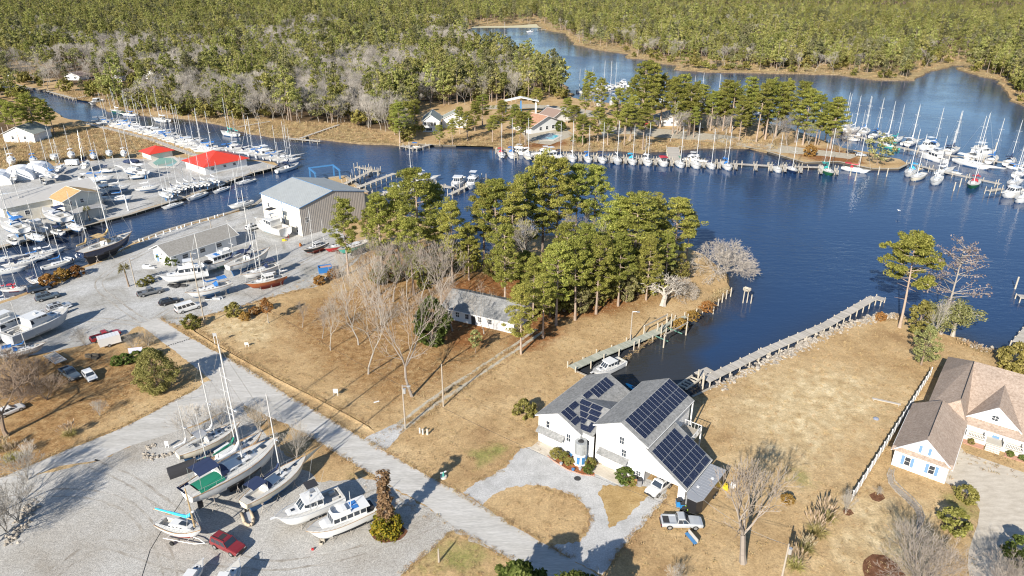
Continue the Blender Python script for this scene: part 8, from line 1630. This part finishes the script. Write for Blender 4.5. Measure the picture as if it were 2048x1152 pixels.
bk = MB(); bk.box((0, 0, .09), (.24, .12, .14)); bk = bk.mesh('brick', M_soil); bo = thing('brick_edging', 'curved brick edging of the flower bed before the solar house', 'edging', G(1098, 912)); pts = densify([(1096,913),(1108,923),(1135,940),(1165,950),(1188,952)], .26, 0, False)
for i, (x, y, _) in enumerate(pts): q = link('brick', bk, bo, (x - bo.location.x, y - bo.location.y, 0), random.uniform(-.2, .2) + HF.a)
for i, (x, y, h, k, d) in enumerate([(1112,912,1.5,2,'round yellow-green shrub at the left end of the flower bed'), (1128,918,1.3,2,'round shrub second from the left in the flower bed'), (1139,928,1.2,2,'round shrub third from the left in the flower bed'), (1180,932,1.4,2,'round shrub right of the tank in the flower bed'), (1176,944,1.2,0,'green shrub at the right end of the flower bed'), (1248,962,2.1,0,'large clipped round shrub by the small window of the solar house'), (1262,968,1.2,2,'olive shrub beside the large clipped one')]): put_tree('shrub', d, 'shrub', *BUSH[k], x, y, H=h, base=2.2, wide=1.15, group='garden shrubs')
for i, (x, y) in enumerate([(1118,906),(1134,908),(1142,912),(1150,908),(1122,930),(1146,942),(1160,940)]): simple('garden_pot', '%s small pot or ornament from the left in the flower bed' % ordinal(i), 'pot', x, y, lambda o: part(o, 'pot', (M_bluetrim, M_block, M_greyh)[int(o.location.x * 7) % 3], ('tube', (0, 0, 0), (0, 0, .45), .18, .26, 9)), 'garden ornaments')
simple('drain_cover', 'dark oval drain cover in the gravel drive', 'cover', 1155, 957, lambda o: part(o, 'plate', M_plastic, ('tube', (0, 0, .012), (0, 0, .06), .55, .5, 16)))
def wellhead(o): part(o, 'ring', M_block, ('tube', (0, 0, 0), (0, 0, .3), .55, .5, 12)); part(o, 'figure', M_tealh, ('tube', (0, 0, .3), (0, 0, 1.1), .2, .1, 8)); part(o, 'arms', M_trim, ('box', (0, 0, 1.0), (1.0, .1, .2), .5))
simple('lawn_ornament', 'white and teal mailbox ornament in a stone ring beside the street', 'ornament', 887, 955, wellhead)
def sign(w, h, z, m):
    def f(o): part(o, 'post', M_trim, ('box', (-w * .4, 0, (z + h / 2) / 2), (.08, .08, z + h / 2)), ('box', (w * .4, 0, (z + h / 2) / 2), (.08, .08, z + h / 2))); part(o, 'board', m, ('box', (0, -.03, z), (w, .05, h)))
    return f
simple('sign', 'white yard sign on two posts on the leaf-strewn lot', 'sign', 672, 792, sign(.9, .9, 1.1, M_trim)); simple('sign', 'small white yard sign on the tan lawn near the street', 'sign', 494, 693, sign(.8, .5, .7, M_trim)); simple('sign', 'pale lavender boatyard sign in the hedge', 'sign', 275, 716, sign(2.6, 1.4, 1.7, mat('lavender_board', (.55,.56,.70), .5)), rz=.25); simple('sign', 'leaning white sign at the lot entrance stones', 'sign', 335, 895, sign(.6, .9, .8, M_trim)); simple('sign', 'white street sign beside the ditch', 'sign', 433, 688, sign(.8, .7, 2.2, M_alu)); simple('white_board', 'white board lying on the leaf-strewn lot', 'board', 753, 804, lambda o: part(o, 'board', M_trim, ('box', (0, 0, .05), (1.0, .3, .06), .5)))
for i, (x, y) in enumerate([(840,866),(846,868),(855,869)]): simple('milk_can', '%s pale upright marker from the left on the lawn by the street' % ordinal(i), 'marker', x, y, lambda o: part(o, 'body', M_block, ('tube', (0, 0, 0), (0, 0, .8), .2, .16, 9), ('ball', (0, 0, .9), .18)), 'lawn markers')
def bench(o): part(o, 'seat', M_bluetrim, ('box', (0, 0, .5), (2.2, .5, .08))); part(o, 'backrest', M_planks, ('box', (0, .35, .8), (2.2, .08, .6))); [part(o, 'leg', M_plastic, ('box', (x, y, .25), (.08, .08, .5))) for x in (-.9, .9) for y in (-.2, .2)]
simple('bench', 'weathered blue bench lying on the lawn below the grey pickup', 'bench', 1381, 1082, bench, rz=-1.2)
def table(o): part(o, 'top', M_wood, ('box', (0, 0, .6), (2.6, .9, .08))); [part(o, 'leg', M_wood, ('box', (x, y, .3), (.1, .1, .6))) for x in (-1.1, 1.1) for y in (-.35, .35)]
simple('plank_ramp', 'long plank ramp against the inside of the white fence', 'ramp', 1772, 806, lambda o: part(o, 'plank', M_planks, ('box', (0, 0, .35), (4.6, .5, .1)), ('box', (-2, 0, .15), (.1, .5, .3)), ('box', (2, 0, .15), (.1, .5, .3))), rz=-.45); simple('wire_plant_cage', 'small bluish mound on the lawn inside the fence', 'mound', 1752, 838, lambda o: part(o, 'mound', mat('grey_blue', (.22,.25,.33), .9, var=.3, scale=4), ('ball', (0, 0, .05), .5, 10, 6, None, (1, 1, .6)))); sheet('mulch_ring', [(1686,1022),(1692,1017),(1702,1019),(1708,1027),(1698,1032),(1688,1029)], .012, M_mulch, .4, .04); sheet('mulch_ring', [(1738,990),(1748,984),(1764,987),(1771,996),(1758,1004),(1744,999)], .012, M_mulch, .4, .05)
# stone-edged garden path
sheet('garden_path', [(1781,938),(1776,950),(1780,966),(1794,982),(1815,1000),(1832,1018),(1838,1036),(1834,1052),(1830,1075),(1838,1075),(1842,1052),(1847,1034),(1840,1015),(1822,996),(1802,978),(1787,963),(1784,950),(1786,940)], .012, ramp_mat('path_stone', [(0.3, (.26,.22,.18)), (0.6, (.38,.33,.27)), (0.75, (.46,.41,.34))], 2.5, fine=(8, .25)), .8, .04)
pst = thing('stone_edging', 'grey stone edging along the curved garden path', 'edging', G(1781, 938)); sm = MB(); sm.box((0, 0, .09), (.34, .16, .16), 0, None, .85); sm = sm.mesh('stone', mat('riprap_stone', (.46,.42,.35)))
for ln in ([(1779,938),(1774,950),(1778,967),(1792,984),(1813,1002),(1830,1020),(1836,1036),(1832,1052)], [(1788,940),(1786,950),(1789,962),(1804,977),(1824,995),(1842,1014),(1849,1034),(1844,1052)]):
    P = densify(ln, .36, .02, False)
    for a, b in zip(P[:-1], P[1:]): link('stone', sm, pst, (a[0] - pst.location.x, a[1] - pst.location.y, 0), math.atan2(b[1] - a[1], b[0] - a[0]))
# yard clutter
CL = [('pallet', 'weathered pallet and engine block behind the black tarp', 352, 942, M_wood, (1.4, 1.1, .5)), ('fuel_tank', 'small red fuel tank on the gravel below the trawler bow', 627, 1100, M_redh, (.5, .3, .3)), ('crate_stack', 'timber crates under the trawler bow', 643, 1085, M_wood, (1.0, .8, .7)), ('barrel', 'orange gas drums beside the black-hulled motorsailer', 600, 492, mat('orange', (.65,.20,.03), .5), (.9, .9, .9)), ('yellow_cart', 'yellow cart by the warehouse', 568, 482, mat('yellow', (.70,.50,.04), .5), (1.4, .8, .7)), ('lumber_pile', 'pale lumber pile by the dumpster', 640, 556, M_tanroof, (3.2, 1.2, .4)), ('ice_box', 'white freezer chests beside the boatyard office', 302, 536, M_gel, (4.0, 1.0, .9)), ('scrap_pile', 'dark scrap and mats below the motor yacht', 352, 572, M_plastic, (5.5, 2.0, .5)),
      ('propane_tanks', 'white tanks beside the black trailer wheels', 1466, 975, M_gel, (.9, .7, .8)), ('sawhorse', 'yellow sawhorse beside the black trailer', 1452, 978, MATS['yellow'], (.7, .9, .8)), ('junk_pile', 'grey junk and jack stands below the blue-covered sloop', 425, 598, M_greyh, (4.5, 1.2, .5)), ('log_pile', 'dark stacked logs and engine parts by the cargo trailer', 188, 715, M_darkwood, (3.5, 1.2, .7)), ('scrap_heap', 'heap of boat parts by the small shed', 78, 425, M_soil, (5, 4, 1.2))]
for nm, lb, x, y, m, (a, b, c) in CL:
    o = thing(nm, lb, nm.split('_')[-1], G(x, y), random.uniform(-.4, .6)); n_ = 5
    for i in range(n_): q = MB(); q.box((random.uniform(-a, a) * .32, random.uniform(-b, b) * .3, c * .25 * (1 + i % 2)), (a * random.uniform(.3, .6), b * random.uniform(.35, .7), c * .5 * (1 + i % 2)), random.uniform(-.3, .3), None, .9); q.build('piece', m, o)
def ladder(o): [part(o, 'rail', M_redh, ('tube', (x, y0, 0), (x * .5, 0, 3.6), .04, None, 4)) for x in (-.45, .45) for y0 in (-.9, .9)]; part(o, 'rungs', M_redh, *[('tube', (-.45 + .05 * i, -.9 + .22 * i, .4 + .55 * i), (.45 - .05 * i, -.9 + .22 * i, .4 + .55 * i), .03, None, 4) for i in range(6)])
simple('step_ladder', 'tall red step ladder at the warehouse front', 'ladder', 574, 476, ladder, rz=.4)
def crane(o): part(o, 'mast', M_trim, ('tube', (0, 0, 0), (-.2, 0, 5.2), .28, .2, 8)); part(o, 'jib', M_trim, ('tube', (-.2, 0, 5.2), (-3.2, -.4, 4.4), .16, .1, 6))
simple('dock_crane', 'white swing crane at the canal bulkhead of the left yard', 'crane', 257, 421, crane)
def sbird(o): part(o, 'body', M_gel, ('ball', (0, 0, 1.0), .3, 8, 6, None, (1.6, .6, .5))); part(o, 'wing', M_gel, ('box', (0, .5, 1.1), (.35, .9, .04), .3)); part(o, 'wing', M_greyh, ('box', (0, -.5, 1.15), (.35, .9, .04), -.3))
simple('gull', 'white gull flying low over the bay', 'bird', 1797, 427, sbird)
# speed cushions painted as a dashed line across the street
q = MB(); a, b = G(331, 693), G(380, 678); d = (b - a)
for i in range(11): c = a + d * ((i + .5) / 11); q.box((c.x, c.y, .021), (d.length / 20, .4, .008), math.atan2(d.y, d.x))
tag(q.build('road_marking', M_plastic), kind='structure')
